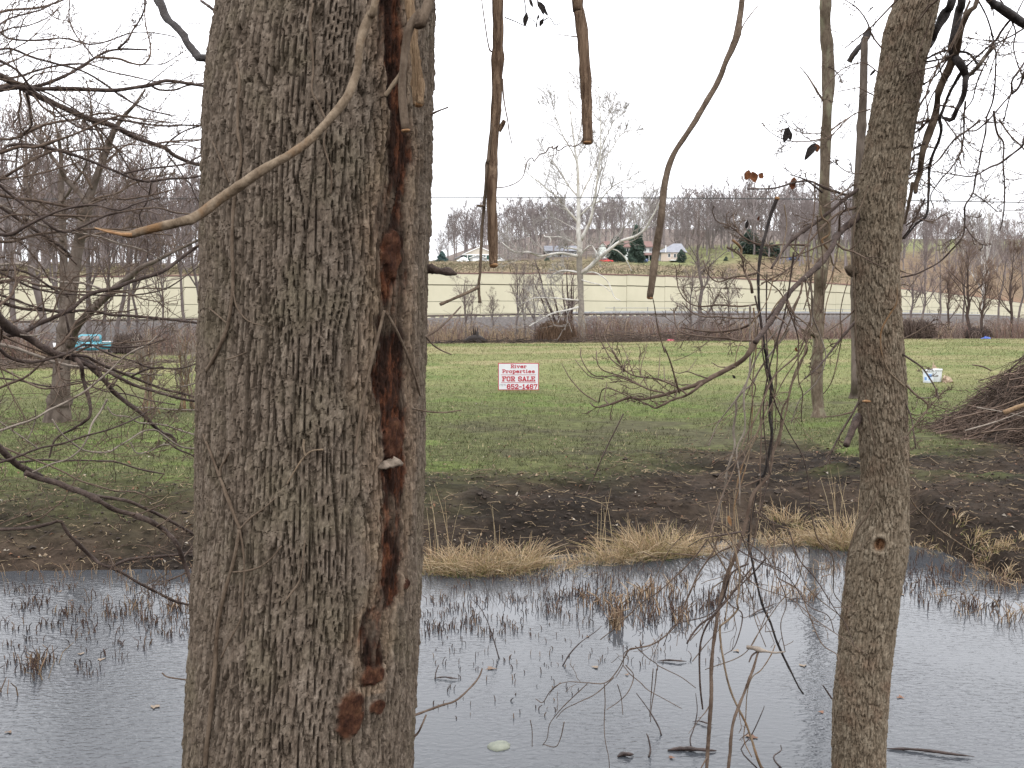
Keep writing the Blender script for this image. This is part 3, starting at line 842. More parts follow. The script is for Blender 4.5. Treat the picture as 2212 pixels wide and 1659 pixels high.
# a grey house seen in pieces through the sycamore
YD = 246.0
Dh_ = thing('grey_house', 'grey house glimpsed through the white sycamore branches', 'house', at(1215, 562, YD))
mb = MB(); hbox(mb, 1180, 1252, 541, 575, YD, 8); part(mb, 'wall', 'siding_grey', Dh_, False)
z0 = at(0, 542, YD)[2]; z1 = at(0, 528, YD)[2]
mb = MB(); mb.prism([(YD - .6, z0), (YD + 4, z1), (YD + 4, z1 - .2), (YD - .6, z0 - .15)], at(1177, 0, YD)[0], at(1255, 0, YD)[0], 0); mb.prism([(YD + 4, z1), (YD + 8.6, z0), (YD + 8.6, z0 - .15), (YD + 4, z1 - .2)], at(1177, 0, YD)[0], at(1255, 0, YD)[0], 0); part(mb, 'roof', 'roof_grey', Dh_, False)
for x0 in (1190, 1208, 1229, 1240):
    mb = MB(); hbox(mb, x0, x0 + 6, 545, 555, YD - .08, .07); w_ = part(mb, 'window', 'trim_white', Dh_, False)
    mb = MB(); hbox(mb, x0 + .9, x0 + 5.1, 546, 554, YD - .11, .03); part(mb, 'pane', 'window_glass', w_, False)

def car(name, label, px, py, Y, length, mat_body, face=1, rz=0.0, van=False):
    p = at(px, py, Y); zg = p[2]
    t = thing(name, label, 'car', (p[0], Y, zg))
    t.rotation_euler = (0, 0, rz)
    s = length / 4.3 * face
    def add(poly, a, b_, nm, mm_):
        m_ = MB(); pl = [(x * s, z * abs(s)) for x, z in poly]
        if s < 0: pl = pl[::-1]
        m_.prism(pl, a, b_, 1); me = m_.mesh(nm); me.materials.append(MATS[mm_])
        o = bpy.data.objects.new(nm, me); COL.objects.link(o); o.parent = t; return o
    top = [(-2.1, .35), (-2.15, .75), (-1.95, .95), (-.95, 1.02), (-.35, 1.45), (1.1, 1.48), (1.75, 1.05), (2.1, .98), (2.15, .4)]
    if van: top = [(-2.1, .35), (-2.15, .85), (-1.5, 1.0), (-1.0, 1.75), (1.95, 1.78), (2.12, 1.0), (2.15, .4)]
    add(top, -.8, .8, 'body', mat_body)
    add([(-.75, 1.03), (-.28, 1.38), (1.0, 1.41), (1.5, 1.05)] if not van else [(-1.1, 1.1), (-.8, 1.62), (1.8, 1.62), (1.9, 1.1)], -.82, .82, 'window', 'window_glass')
    for wx in (-1.3, 1.3):
        for sy in (-.78, .62):
            m_ = MB(); an = np.arange(14) * 2 * math.pi / 14
            m_.prism([(wx * s + .31 * math.cos(q_), .31 + .31 * math.sin(q_)) for q_ in an], sy - .03, sy + .19, 1)
            me = m_.mesh('wheel'); me.materials.append(MATS['rubber']); o = bpy.data.objects.new('wheel', me); COL.objects.link(o); o.parent = t
            m_ = MB(); m_.prism([(wx * s + .18 * math.cos(q_), .31 + .18 * math.sin(q_)) for q_ in an], sy - .05, sy + .21, 1)
            me = m_.mesh('hubcap'); me.materials.append(MATS['metal_rail']); oo = bpy.data.objects.new('hubcap', me); COL.objects.link(oo); oo.parent = o
    return t
car('white_car', 'white car parked beside the small garage on the hill', 1069, 571.5, 219, 4.4, 'car_white', 1, .1)
car('dark_car', 'dark blue car parked under the white house porch', 1391, 569, 228, 3.0, 'car_blue', 1, 1.3)
car('blue_van', 'blue and white vehicle on the hill beside the utility pole', 1711, 571, 238, 3.9, 'car_blue', 1, .15, True)
car('red_car', 'red car beside the evergreens on the hill', 1306, 570, 221, 3.6, 'red_paint', -1, .2)
up_ = at(1727.6, 566, 242)
mb = MB(); mb.tubes(np.array([[up_ + (0, 0, -1), up_ + (0, 0, 5), up_ + (.05, 0, 9.7)]]), np.array([[.17, .15, .12]]), 8)
U = thing('utility_pole', 'pale wooden utility pole standing on the far hill', 'pole', up_)
part(mb, 'pole', 'twig_pale', U)
mb = MB(); mb.box((up_[0] - 1.1, 241.85, up_[2] + 8.9), (up_[0] + 1.1, 241.97, up_[2] + 9.05)); part(mb, 'crossarm', 'post', U, False)

def conifer(name, label, px, pyb, pyt, pw, Y, rng, mm_='needles', cone=1.0, n=1500, dead=None):
    b_ = at(px, pyb, Y); H = (pyb - pyt) / FPX * Y; Wd = pw / FPX * Y / 2
    t = thing(name, label, 'tree' if H > 3 else 'shrub', b_)
    tr = MB(); tr.tubes(np.array([[b_ + (0, 0, -.8), b_ + (0, 0, H * .5), b_ + (0, 0, H * .95)]]), np.array([[.16, .1, .03]]) * H / 6, 6)
    part(tr, 'trunk', 'far_trunk', t)
    h = rng.random(n) ** .8
    prof = (1 - h) ** .8 * cone + (1 - cone) * np.sqrt(np.clip(1 - (2 * h - .9) ** 2, .02, 1))
    a = rng.uniform(0, 6.28, n); rr = Wd * prof * (.55 + .5 * rng.random(n) ** .6) * (1 + .25 * np.sin(a * 3 + h * 17))
    c = b_ + np.stack([rr * np.cos(a), rr * np.sin(a), h * H + .05 * H * rng.normal(size=n) * .4], 1)
    sz = H * .05 * (.6 + .8 * rng.random(n))[:, None]
    out = np.stack([np.cos(a), np.sin(a), -.25 + .3 * rng.normal(size=n)], 1)
    sd = np.stack([-np.sin(a), np.cos(a), .3 * rng.normal(size=n)], 1)
    V = np.stack([c + out * sz * 1.5, c + sd * sz * .7 - out * sz * .4, c - sd * sz * .7 - out * sz * .4, c + np.array([0, 0, 1.0]) * sz * .8], 1)
    ix = np.arange(n)[:, None] * 4
    T = np.concatenate([ix + np.array([[0, 1, 3]]), ix + np.array([[0, 3, 2]]), ix + np.array([[1, 2, 3]])])
    mb = MB(); cc = np.repeat((.6 + .8 * rng.random((n, 1))) * np.ones((1, 3)), 4, axis=0)
    mb.add(V.reshape(-1, 3), T=T, C=cc)
    part(mb, 'crown', mm_, t, False, True)
    return t
rng = np.random.default_rng(21)
conifer('spruce_tree', 'small blue green spruce left of the tan gabled building', 955, 574, 544, 32, 222, rng, 'needles_blue')
conifer('broad_evergreen', 'broad dark evergreen in front of the white house', 1331, 573, 514, 38, 224, rng, 'needles', .45, 2200)
conifer('tall_evergreen', 'tall pointed dark evergreen in front of the white house', 1375, 572, 492, 30, 225, rng, 'needles', .75, 2400)
conifer('clipped_shrub', 'dark rounded shrub at the corner of the tan bungalow', 1472, 573, 541, 17, 226, rng, 'needles', .1, 900)
conifer('pine_tree', 'green pine on the hill left of the utility pole', 1619, 562, 500, 44, 250, rng, 'needles', .3, 1700)
conifer('pine_shrub', 'low spreading green pine beside the blue vehicle', 1666, 568, 528, 46, 245, rng, 'needles', .15, 1500)
conifer('upright_shrub', 'narrow dark shrub on the hill grass right of the bungalow', 1568, 573, 555, 9, 228, rng, 'needles', .2, 500)
conifer('yellow_bush', 'yellowish rounded bush left of the small garage', 1001, 574, 556, 24, 217, rng, 'straw', .1, 900)
bpy.data.objects['yellow_bush'].children[1].data.materials[0] = MATS['bush_yellow']
conifer('dark_bush', 'small dark bush between garage and sycamore', 1182, 572, 556, 12, 219, rng, 'needles', .2, 500)

# ------------------------------------------------------------------ wires
def wire(label, pts, Y, r):
    P = smooth_path(np.array([at(x, y, Y) for x, y in pts]), 60)
    mb = MB(); mb.tubes(P[None], np.full((1, 60), r), 5)
    solo(mb, 'power_line', 'wire', label, 'wire', loc=P[30])
wire('dark power line crossing the whole view above the hill', [(-900, 420), (0, 430), (700, 426), (1550, 428), (2212, 437), (3100, 456)], 58, .022)
wire('second thinner power line just below the main one at left', [(-900, 424), (0, 433), (700, 428.5), (1550, 429.5), (2212, 438.5), (3100, 458)], 60, .009)
wire('faint high wire rising to the right over the sycamore', [(-900, 190), (0, 158), (943, 113), (1453, 84), (2212, 40), (2900, 5)], 42, .0045)
wire('faint wire behind the top of the white sycamore', [(-900, 222), (0, 221), (935, 200), (1303, 188), (2212, 170), (2900, 160)], 46, .0045)

# ------------------------------------------------------------------ the white sycamore
def Zm(ox, oy, s):
    return lambda p: ((ox + p[0] / s) * .78551, (oy + p[1] / s) * .78551)
Z5 = Zm(1150, 450, 2.949); Z6a = Zm(1150, 0, 2.949)
YS = 76.0
sb = at(1255, 733, YS)
SY = thing('sycamore_tree', 'tall white barked sycamore at the far edge of the field', 'tree', sb)
rng = np.random.default_rng(31)
def wide(pts, ws, Zf, Y0, Y1, n, s):
    D = np.array([Zf(p) for p in pts]); w = np.array(ws) / s * .78551
    Yd = np.linspace(Y0, Y1, len(D))
    P = np.array([at(x, y, yy) for (x, y), yy in zip(D, Yd)])
    Rr = w / 2 / FPX * Yd
    S_ = smooth_path(np.concatenate([P, Rr[:, None]], 1), n)
    return S_[:, :3], S_[:, 3]
def low(p): return (p[0], p[1] + 1327)     # lower picture in the coordinates of the upper one
trunk_pts = [(1325, 1450), (1325, 1300), (1320, 1150), (1318, 1000), (1310, 900), (1305, 800), (1308, 700), (1310, 650), (1300, 550), (1300, 400), (1298, 250), (1295, 100), (1290, 0)]
trunk_w = [95, 62, 54, 50, 46, 44, 46, 50, 38, 32, 27, 23, 20]
pts = [low(p) for p in trunk_pts] + [(1270, 1200), (1255, 1080), (1240, 950), (1220, 800), (1210, 620)]
ws = trunk_w + [16, 12, 9, 6, 4]
P, Rr = wide(pts, ws, Z6a, YS, YS, 90, 2.949)
P[0, 2] -= .3
k = 30
mb = MB(); mb.tube(P[:k + 1], Rr[:k + 1], 10, .25, 1); part(mb, 'trunk', 'syc_low', SY, label='greyish lower trunk')
mb = MB(); mb.tube(P[k:], Rr[k:], 10, .18, 2); part(mb, 'upper_trunk', 'syc_white', SY, label='white upper trunk')
limbs = [
    ([low(p) for p in [(1320, 620), (1350, 560), (1390, 480), (1410, 400), (1430, 300), (1450, 150), (1470, 0)]] + [(1480, 1180), (1480, 1020), (1475, 900), (1460, 700)], 28, 4, -2),
    ([low(p) for p in [(1315, 890), (1380, 850), (1440, 790), (1500, 740), (1560, 690), (1640, 630), (1760, 590), (1840, 530), (1880, 460), (1930, 370), (1960, 300)]], 32, 7, -4),
    ([low(p) for p in [(1305, 750), (1240, 740), (1160, 725), (1080, 735), (1000, 750), (940, 735), (890, 715), (800, 720), (740, 690), (680, 640)]], 22, 6, -3),
    ([low(p) for p in [(890, 715), (882, 690), (880, 655)]], 10, 6, -1),
    ([low(p) for p in [(1300, 670), (1220, 620), (1150, 595), (1040, 595), (1020, 575)]], 15, 7, 2),
    ([low(p) for p in [(1060, 597), (1075, 615), (1070, 640)]], 8, 5, 0),
    ([low(p) for p in [(1300, 700), (1240, 685), (1190, 685), (1180, 660)]], 13, 6, -2),
    ([low(p) for p in [(1305, 885), (1230, 870), (1160, 870), (1110, 890), (1060, 930)]], 16, 6, 1),
    ([low(p) for p in [(1310, 760), (1350, 700), (1400, 665), (1425, 690), (1480, 770)]], 14, 7, -2),
    ([low(p) for p in [(1300, 480), (1220, 390), (1160, 310), (1130, 270), (1050, 210), (980, 150), (900, 90), (860, 50)]], 18, 4, -2),
    ([low(p) for p in [(1298, 270), (1220, 180), (1160, 80), (1100, 0)]] + [(1040, 1250), (980, 1170)], 15, 4, 2),
    ([low(p) for p in [(1305, 300), (1350, 200), (1400, 100), (1440, 0)]] + [(1470, 1240)], 14, 6, 3),
    ([low(p) for p in [(1312, 420), (1400, 340), (1470, 300), (1560, 200), (1640, 150), (1730, 120)]], 12, 4, -3),
    ([low(p) for p in [(1312, 1110), (1200, 1100), (1100, 1090), (940, 1090), (860, 1130)]], 14, 5, -2),
    ([low(p) for p in [(1312, 1160), (1200, 1190), (1100, 1210), (1000, 1260), (900, 1318)]], 14, 8, -3),
    ([low(p) for p in [(1560, 690), (1620, 710), (1680, 770), (1730, 870)]], 9, 5, 1),
    ([low(p) for p in [(1310, 560), (1260, 520), (1200, 490), (1100, 440), (1010, 450)]], 9, 4, 2),
    ([low(p) for p in [(1318, 900), (1400, 880), (1470, 900), (1540, 960), (1590, 1080), (1640, 1110)]], 12, 5, -2),
    ([low(p) for p in [(1318, 940), (1380, 960), (1500, 990), (1560, 1040)]], 10, 4, -3),
    ([(1285, 1300), (1330, 1180), (1390, 1080), (1385, 1290)][:3], 12, 5, 2),
    ([(1290, 1327), (1250, 1230), (1180, 1110), (1120, 960), (1070, 760)], 11, 3, -2),
    ([(1275, 1200), (1310, 1080), (1330, 900), (1320, 640)], 9, 3, 1),
    ([(1475, 1230), (1540, 1080), (1600, 960), (1690, 900)], 9, 3, -2),
    ([(1478, 1080), (1540, 940), (1600, 780)], 8, 3, 1),
    ([(1476, 1300), (1560, 1220), (1660, 1080), (1780, 1060)], 8, 3, -1),
]
allP = []; allR = []
for i, (pts, w0, w1, dy) in enumerate(limbs):
    ws = np.linspace(w0, w1, len(pts))
    P_, R_ = wide(pts, ws, Z6a, YS, YS + dy, 26, 2.949)
    R_ = R_ * 1.2
    mb = MB(); mb.tube(P_, R_, 6, .2, 10 + i); part(mb, 'limb', 'syc_white', SY)
    if i not in (3, 5, 15, 17, 18): allP.append(P_[::5]); allR.append(R_[::5])
allP.append(P[k::12][:6]); allR.append(Rr[k::12][:6])
LP = [p for p in allP if len(p) == 6] ; LR = [r for p, r in zip(allP, allR) if len(p) == 6]
LP = np.array(LP); LR = np.array(LR)
cr = MB()
c2, r2 = sprout(LP, LR, rng, 14, 48, .46, .5, k=6, up=.3, wob=.16, t0=.15, rmin=.018)
cr.tubes(c2, r2, 3)
c3, r3 = sprout(c2, r2, rng, 7, 40, .6, .6, k=4, up=.15, wob=.22, t0=.1, rmin=.012)
cr.tubes(c3, r3, 3)
c4, r4 = sprout(c3, r3, rng, 2, 34, .9, .7, k=3, up=.12, wob=.16, t0=.1, rmin=.008)
cr.tubes(c4, r4, 3)
part(cr, 'crown', 'syc_twig', SY, kind='stuff')

# ------------------------------------------------------------------ trees and bushes at the field edge
def edge_tree(name, label, px, pyb, pyt, Y, r, seed, tm='far_trunk', cmt='far_twig', group=None, lean=(0, 0), **kw):
    b_ = at(px, pyb, Y); H = (pyb - pyt) / FPX * Y
    b_[2] = float(ground_z(b_[0], Y))
    tr, cr = bare_tree(np.random.default_rng(seed), H, r, lean=lean, **kw)
    return put_tree(name, label, tr, cr, b_, tm, cmt, group)
# row on the left behind the pickup
gl = 'bare trees in the row behind the turquoise pickup'
LEFT_ROW = [(38, 300, 70, .22, (0, 0)), (108, 250, 66, .26, (.01, 0)), (150, 330, 74, .16, (-.03, 0)), (196, 270, 75, .20, (.04, 0)), (222, 380, 78, .15, (.10, 0)), (250, 300, 76, .17, (.16, 0)), (300, 430, 80, .12, (.02, 0)), (352, 470, 79, .10, (0, 0)), (402, 400, 77, .14, (-.02, 0)), (430, 380, 82, .16, (.02, 0)), (280, 440, 86, .13, (0, 0))]
for i, (px, pt, Y, r, ln) in enumerate(LEFT_ROW):
    order = sorted(x_[0] for x_ in LEFT_ROW).index(px)
    edge_tree('field_edge_tree', ('leftmost', 'second from left', 'third from left', 'fourth from left', 'fifth from left', 'sixth from left', 'seventh from left', 'eighth from left', 'ninth from left', 'tenth from left', 'eleventh from left', 'rightmost')[order if order < len(LEFT_ROW) - 1 else 11] + ' bare tree of the row behind the turquoise pickup', px, 742, pt, Y, r, 300 + i, group=gl, lean=ln, limbs=13, l2=6, l3=5, l4=1, up=.5, rmin=.015, spread=38)
# slim trees before the wall, centre
spec = [(1004, 610, 76, .07, 'small forked bare tree nearest the big trunk before the cream wall'), (1020, 640, 77, .06, 'short bare sapling beside the burnt stump'), (1063, 640, 78, .06, 'thin bare sapling alone before the cream wall'), (1114, 575, 77, .09, 'taller slim bare tree, leftmost of three before the wall'), (1135, 590, 79, .07, 'slim bare tree in the middle of three before the wall'), (1156, 600, 77, .07, 'slim bare tree close to the tangled bramble mound')]
for i, (px, pt, Y, r, lb) in enumerate(spec):
    edge_tree('slim_tree', lb, px, 742, pt, Y, r, 340 + i, limbs=12, l2=6, l3=5, l4=1, up=.45, rmin=.006, spread=36, ratio=.42)
# dark many-stemmed clump left of the sycamore
cb = at(1226, 692, 86); cb[2] = float(ground_z(cb[0], 86)) - .2
CL = thing('clump_tree', 'dark many stemmed tree clump just left of the sycamore', 'tree', cb)
rng = np.random.default_rng(51); lp = []; lr = []
for i, (dx, lx) in enumerate([(-.7, -.42), (-.45, -.3), (-.2, -.12), (.05, -.02), (.3, .04), (.5, .1), (-.9, -.55)]):
    h = rng.uniform(5.0, 7.2); z = np.linspace(0, h, 9)
    P_ = np.stack([cb[0] + dx * .6 + lx * z * (1 - .03 * z) + .06 * np.cumsum(rng.normal(size=9)), cb[1] + .3 * rng.normal() + .03 * z, cb[2] + z], 1)
    R_ = np.linspace(.15, .03, 9) * rng.uniform(.8, 1.15)
    mb = MB(); mb.tube(P_, R_, 7, .15, i); part(mb, 'stem', 'bark_dark', CL)
    lp.append(P_); lr.append(R_)
mb = MB(); c2, r2 = sprout(np.array(lp), np.array(lr), rng, 12, 45, .3, .45, k=5, up=.25, wob=.25, t0=.3, rmin=.009); mb.tubes(c2, r2, 3)
c3, r3 = sprout(c2, r2, rng, 6, 40, .6, .6, k=4, up=.15, wob=.3, rmin=.008); mb.tubes(c3, r3, 3)
part(mb, 'crown', 'far_twig', CL, kind='stuff')
# vine-hung tree and dark shrubs to the right
edge_tree('vine_hung_tree', 'bare tree swamped by vines before the right end of the wall', 1512, 742, 440, 78, .16, 361, limbs=22, l2=7, l3=5, l4=1, up=.35, rmin=.007, spread=50, ratio=.24, fork=.08)
edge_tree('vine_hung_tree', 'dense vine tangled shrub tree left of the vine swamped tree', 1487, 742, 590, 77, .09, 362, limbs=20, l2=7, l3=6, l4=1, up=.2, rmin=.007, spread=60, ratio=.42, fork=.1)
edge_tree('bare_shrub', 'bare shrub right of the vine swamped tree', 1575, 742, 610, 79, .07, 363, limbs=16, l2=8, l3=6, l4=1, up=.4, rmin=.006, spread=45, ratio=.45, fork=.06)
for i, (px, pt, Y, r, ln, lb) in enumerate([(2092, 545, 78, .14, (-.06, 0), 'dense reddish brown shrubby tree right of the near tree'), (2118, 590, 77, .12, (.08, 0), 'forked dark shrubby tree beside the reddish brown one'), (2050, 600, 84, .10, (-.1, 0), 'thin leaning bare tree just right of the near trunk'), (2185, 560, 80, .12, (.03, 0), 'bare brown shrubby tree at the right edge of the field')]):
    edge_tree('shrubby_tree', lb, px, 738, pt, Y, r, 370 + i, lean=ln, limbs=18, l2=7, l3=6, l4=1, up=.35, rmin=.008, spread=48, ratio=.42, fork=.22, tm='bark_dark', cmt='brown_twig')
edge_tree('pale_far_tree', 'slender pale trunked tree in front of the hill at right', 2122, 700, 440, 150, .22, 381, tm='syc_white', cmt='syc_twig', limbs=14, l2=7, l3=6, l4=0, up=.4, rmin=.012, spread=38)
for i, (px, pt, Y) in enumerate([(1990, 520, 120), (2030, 500, 128), (2160, 480, 132), (2200, 470, 124), (1965, 560, 112), (2080, 500, 136)]):
    edge_tree('roadside_tree', ('second', 'third', 'fifth', 'last', 'first', 'fourth')[i] + ' bare brown tree rightward from the near trunk, on the roadside slope', px, 690, pt, Y, .14, 390 + i, group='bare trees on the slope at far right', limbs=14, l2=7, l3=6, l4=1, up=.4, rmin=.011, spread=40)

# bramble, reeds and dead stems along the field edge
rng = np.random.default_rng(61)
br = MB(); n = 10000
q = rng.uniform(-.60, .60, n)
le = np.interp(q, [-.6, -.46, -.36, -.3, -.1, .1, .5], [38, 43, 64, 68, 73, 74, 76])
Y = le + rng.random(n) ** 1.3 * np.where(q < -.3, 20, 14); X = q * Y
ok = ((Y - wall_y(X)) < -16.5) & ~((X / Y > -.475) & (X / Y < -.37) & (Y < 76))
X, Y = X[ok], Y[ok]; n = len(X)
Z = ground_z(X, Y)
dens = fbm(X * .18, Y * .1, 77, 3)
h = (.3 + 1.15 * rng.random(n) ** 1.3) * (1.0 + 1.5 * np.clip(dens + .1, -.5, .9))
dirx = rng.normal(0, .5, n)
P = np.stack([np.stack([X, Y, Z - .1], 1), np.stack([X + dirx * .25 * h, Y, Z + .55 * h], 1), np.stack([X + dirx * .6 * h, Y, Z + .95 * h], 1), np.stack([X + dirx * 1.1 * h, Y + rng.normal(0, .2, n), Z + h * (1 - .25 * np.abs(dirx))], 1)], 1)
base = np.array([.165, .122, .098]); red = np.array([.165, .098, .078]); tan = np.array([.30, .225, .14])
kk = rng.random((n, 1)); tanw = ((X / Y > -.12) & (X / Y < .02) & (rng.random(n) < .4))[:, None] | (rng.random((n, 1)) < .12)
cc = np.where(kk < .35, red, base) * rng.uniform(.6, 1.3, (n, 1)); cc = np.where(tanw, tan * rng.uniform(.7, 1.2, (n, 1)), cc)
br.tubes(P, np.stack([np.full(n, .020), np.full(n, .018), np.full(n, .014), np.full(n, .008)], 1), 3, C=cc)
c3, r3 = sprout(P[::3], np.stack([np.full(n, .018), np.full(n, .016), np.full(n, .012), np.full(n, .008)], 1)[::3], rng, 2, 45, .5, .7, k=3, up=.1, wob=.3, rmin=.009)
br.tubes(c3, r3, 3, C=np.repeat(cc[::3], 2, axis=0))
solo(br, 'field_edge_brush', 'straw', 'brown brambles and dead stems along the far edge of the field', 'brush', kind='stuff', col=True)

def mound(name, label, px, pyb, w, hpx, Y, seed, n=260, col_=(.15, .105, .075)):
    rng = np.random.default_rng(seed)
    b_ = at(px, pyb, Y); b_[2] = float(ground_z(b_[0], Y)); Wd = w / FPX * Y / 2; H = hpx / FPX * Y
    a = rng.uniform(0, 6.28, n); r0 = Wd * np.sqrt(rng.random(n)) * .9
    p0 = b_ + np.stack([r0 * np.cos(a), r0 * np.sin(a) * .7, 0 * a - .1], 1)
    a2 = a + rng.normal(0, .9, n); r1 = Wd * (.5 + .6 * rng.random(n))
    top = H * np.sqrt(np.clip(1 - (r0 / Wd) ** 2 * .8, .05, 1)) * (.75 + .4 * rng.random(n))
    p1 = p0 * .5 + .5 * (b_ + np.stack([r1 * np.cos(a2), r1 * .7 * np.sin(a2), 0 * a], 1)); p1[:, 2] = b_[2] + top
    p2 = b_ + np.stack([r1 * np.cos(a2), r1 * .7 * np.sin(a2), top * .15], 1)
    P = np.stack([p0, p0 * .55 + p1 * .45 + np.array([0, 0, .12 * H]), p1, p1 * .5 + p2 * .5 + np.array([0, 0, .13 * H]), p2], 1)
    mb = MB(); mb.tubes(P, np.tile(np.array([.016, .015, .013, .011, .008]), (n, 1)), 3, C=np.array(col_) * rng.uniform(.5, 1.3, (n, 1)))
    return solo(mb, name, 'straw', label, 'bramble', loc=b_, col=True)
mound('bramble_mound', 'rusty brown bramble mound at the sycamore foot', 1203, 745, 92, 44, 74.5, 1, 700, (.15, .095, .06))
mound('bramble_mound', 'dark bramble mound behind the right edge of the near tree', 1975, 728, 90, 40, 76, 2, 600, (.10, .07, .055))
mound('bramble_mound', 'low dark brush heap beside the blue tarp', 2112, 726, 60, 24, 77, 3, 300, (.09, .065, .055))
mound('bramble_mound', 'twig tangle behind the bed of the turquoise pickup', 278, 766, 74, 44, 69, 4, 600, (.12, .09, .075))
mound('bramble_mound', 'straw coloured weed heap left of the turquoise pickup', 60, 792, 150, 36, 44, 5, 500, (.19, .13, .09))

# ------------------------------------------------------------------ things on the field
def hit(x, y, z=0.0):
    a = at(x, y, 1.0); d = a - np.array([0, 0, CAMZ])
    return np.array([0, 0, CAMZ]) + d * ((z - CAMZ) / d[2])
def on_ground(x, Y):
    X = (x - CX) / FPX * Y
    return np.array([X, Y, float(ground_z(X, Y))])

# for sale sign
YG = 23.3
c = at(1120, 813.5, YG); sw = 88 / FPX * YG; sh = 58.5 / FPX * YG
Sg = thing('for_sale_sign', 'white real estate sign with red FOR SALE lettering on the grass', 'sign', (c[0], YG, c[2] - sh / 2))
mb = MB(); mb.box((c[0] - sw / 2, YG, c[2] - sh / 2), (c[0] + sw / 2, YG + .006, c[2] + sh / 2)); part(mb, 'border', 'sign_red', Sg, False, label='thin red border board')
e = .016
mb = MB(); mb.box((c[0] - sw / 2 + e, YG - .004, c[2] - sh / 2 + e), (c[0] + sw / 2 - e, YG - .0005, c[2] + sh / 2 - e)); part(mb, 'face', 'sign_white', Sg, False)
SLAB = {   # strokes of block letters with slab feet, in a unit cell
 'R': [[(.2, 0), (.2, 1)], [(.0, 1), (.75, 1), (.92, .86), (.92, .62), (.75, .5), (.2, .5)], [(.55, .5), (.9, 0)], [(.02, 0), (.42, 0)], [(.75, 0), (1, 0)]],
 'P': [[(.2, 0), (.2, 1)], [(.0, 1), (.75, 1), (.95, .86), (.95, .6), (.75, .46), (.2, .46)], [(.02, 0), (.45, 0)]],
 'F': [[(.2, 0), (.2, 1)], [(0, 1), (.95, 1), (.95, .76)], [(.2, .52), (.7, .52)], [(.02, 0), (.45, 0)]],
 'O': [[(.3, 0), (.1, .2), (.1, .8), (.3, 1), (.7, 1), (.9, .8), (.9, .2), (.7, 0), (.3, 0)]],
 'S': [[(.9, .74), (.9, .88), (.7, 1), (.3, 1), (.1, .85), (.1, .65), (.3, .53), (.7, .47), (.9, .34), (.9, .15), (.7, 0), (.3, 0), (.1, .12), (.1, .26)]],
 'A': [[(.1, 0), (.46, 1)], [(.54, 1), (.9, 0)], [(.26, .32), (.74, .32)], [(0, 0), (.26, 0)], [(.74, 0), (1, 0)]],
 'L': [[(.25, 0), (.25, 1)], [(.02, 0), (.95, 0), (.95, .26)], [(.02, 1), (.5, 1)]],
 'E': [[(.2, 0), (.2, 1)], [(0, 1), (.92, 1), (.92, .78)], [(.2, .52), (.7, .52)], [(0, 0), (.95, 0), (.95, .24)]],
 'i': [[(.5, 0), (.5, .66), (.2, .66)], [(.15, 0), (.85, 0)], [(.5, .92), (.5, 1.0)]],
 'v': [[(.1, .66), (.5, 0), (.9, .66)], [(0, .66), (.28, .66)], [(.72, .66), (1, .66)]],
 'e': [[(.12, .35), (.9, .35), (.9, .5), (.7, .66), (.3, .66), (.1, .48), (.1, .18), (.3, 0), (.72, 0), (.9, .12)]],
 'r': [[(.3, 0), (.3, .66), (.05, .66)], [(.3, .45), (.5, .64), (.9, .62), (.9, .5)], [(.02, 0), (.6, 0)]],
 'o': [[(.3, 0), (.1, .18), (.1, .48), (.3, .66), (.7, .66), (.9, .48), (.9, .18), (.7, 0), (.3, 0)]],
 'p': [[(.22, -.3), (.22, .66), (.02, .66)], [(.22, .12), (.45, 0), (.72, 0), (.92, .18), (.92, .48), (.72, .66), (.45, .66), (.22, .52)], [(0, -.3), (.5, -.3)]],
 't': [[(.4, .9), (.4, .12), (.6, 0), (.9, .08)], [(.05, .66), (.85, .66)]],
 's': [[(.85, .5), (.7, .66), (.3, .66), (.12, .5), (.3, .37), (.7, .31), (.88, .16), (.7, 0), (.3, 0), (.12, .14)]],
 '6': [[(.88, .82), (.7, 1), (.32, 1), (.1, .8), (.1, .18), (.3, 0), (.7, 0), (.9, .18), (.9, .4), (.7, .56), (.3, .56), (.1, .4)]],
 '5': [[(.88, 1), (.16, 1), (.12, .55), (.68, .6), (.9, .44), (.9, .16), (.68, 0), (.3, 0), (.1, .14)]],
 '2': [[(.1, .76), (.12, .86), (.32, 1), (.7, 1), (.9, .84), (.88, .62), (.1, .1), (.1, 0), (.92, 0), (.92, .14)]],
 '-': [[(.15, .42), (.85, .42)]],
 '1': [[(.22, .82), (.52, 1), (.52, 0)], [(.2, 0), (.84, 0)]],
 '4': [[(.7, 0), (.7, 1), (.05, .3), (.95, .3)], [(.45, 0), (.92, 0)]],
 '7': [[(.1, .8), (.1, 1), (.92, 1), (.45, 0)]],
 '(': [[(.7, 1.05), (.4, .7), (.4, .3), (.7, -.05)]], ')': [[(.3, 1.05), (.6, .7), (.6, .3), (.3, -.05)]], ' ': []}
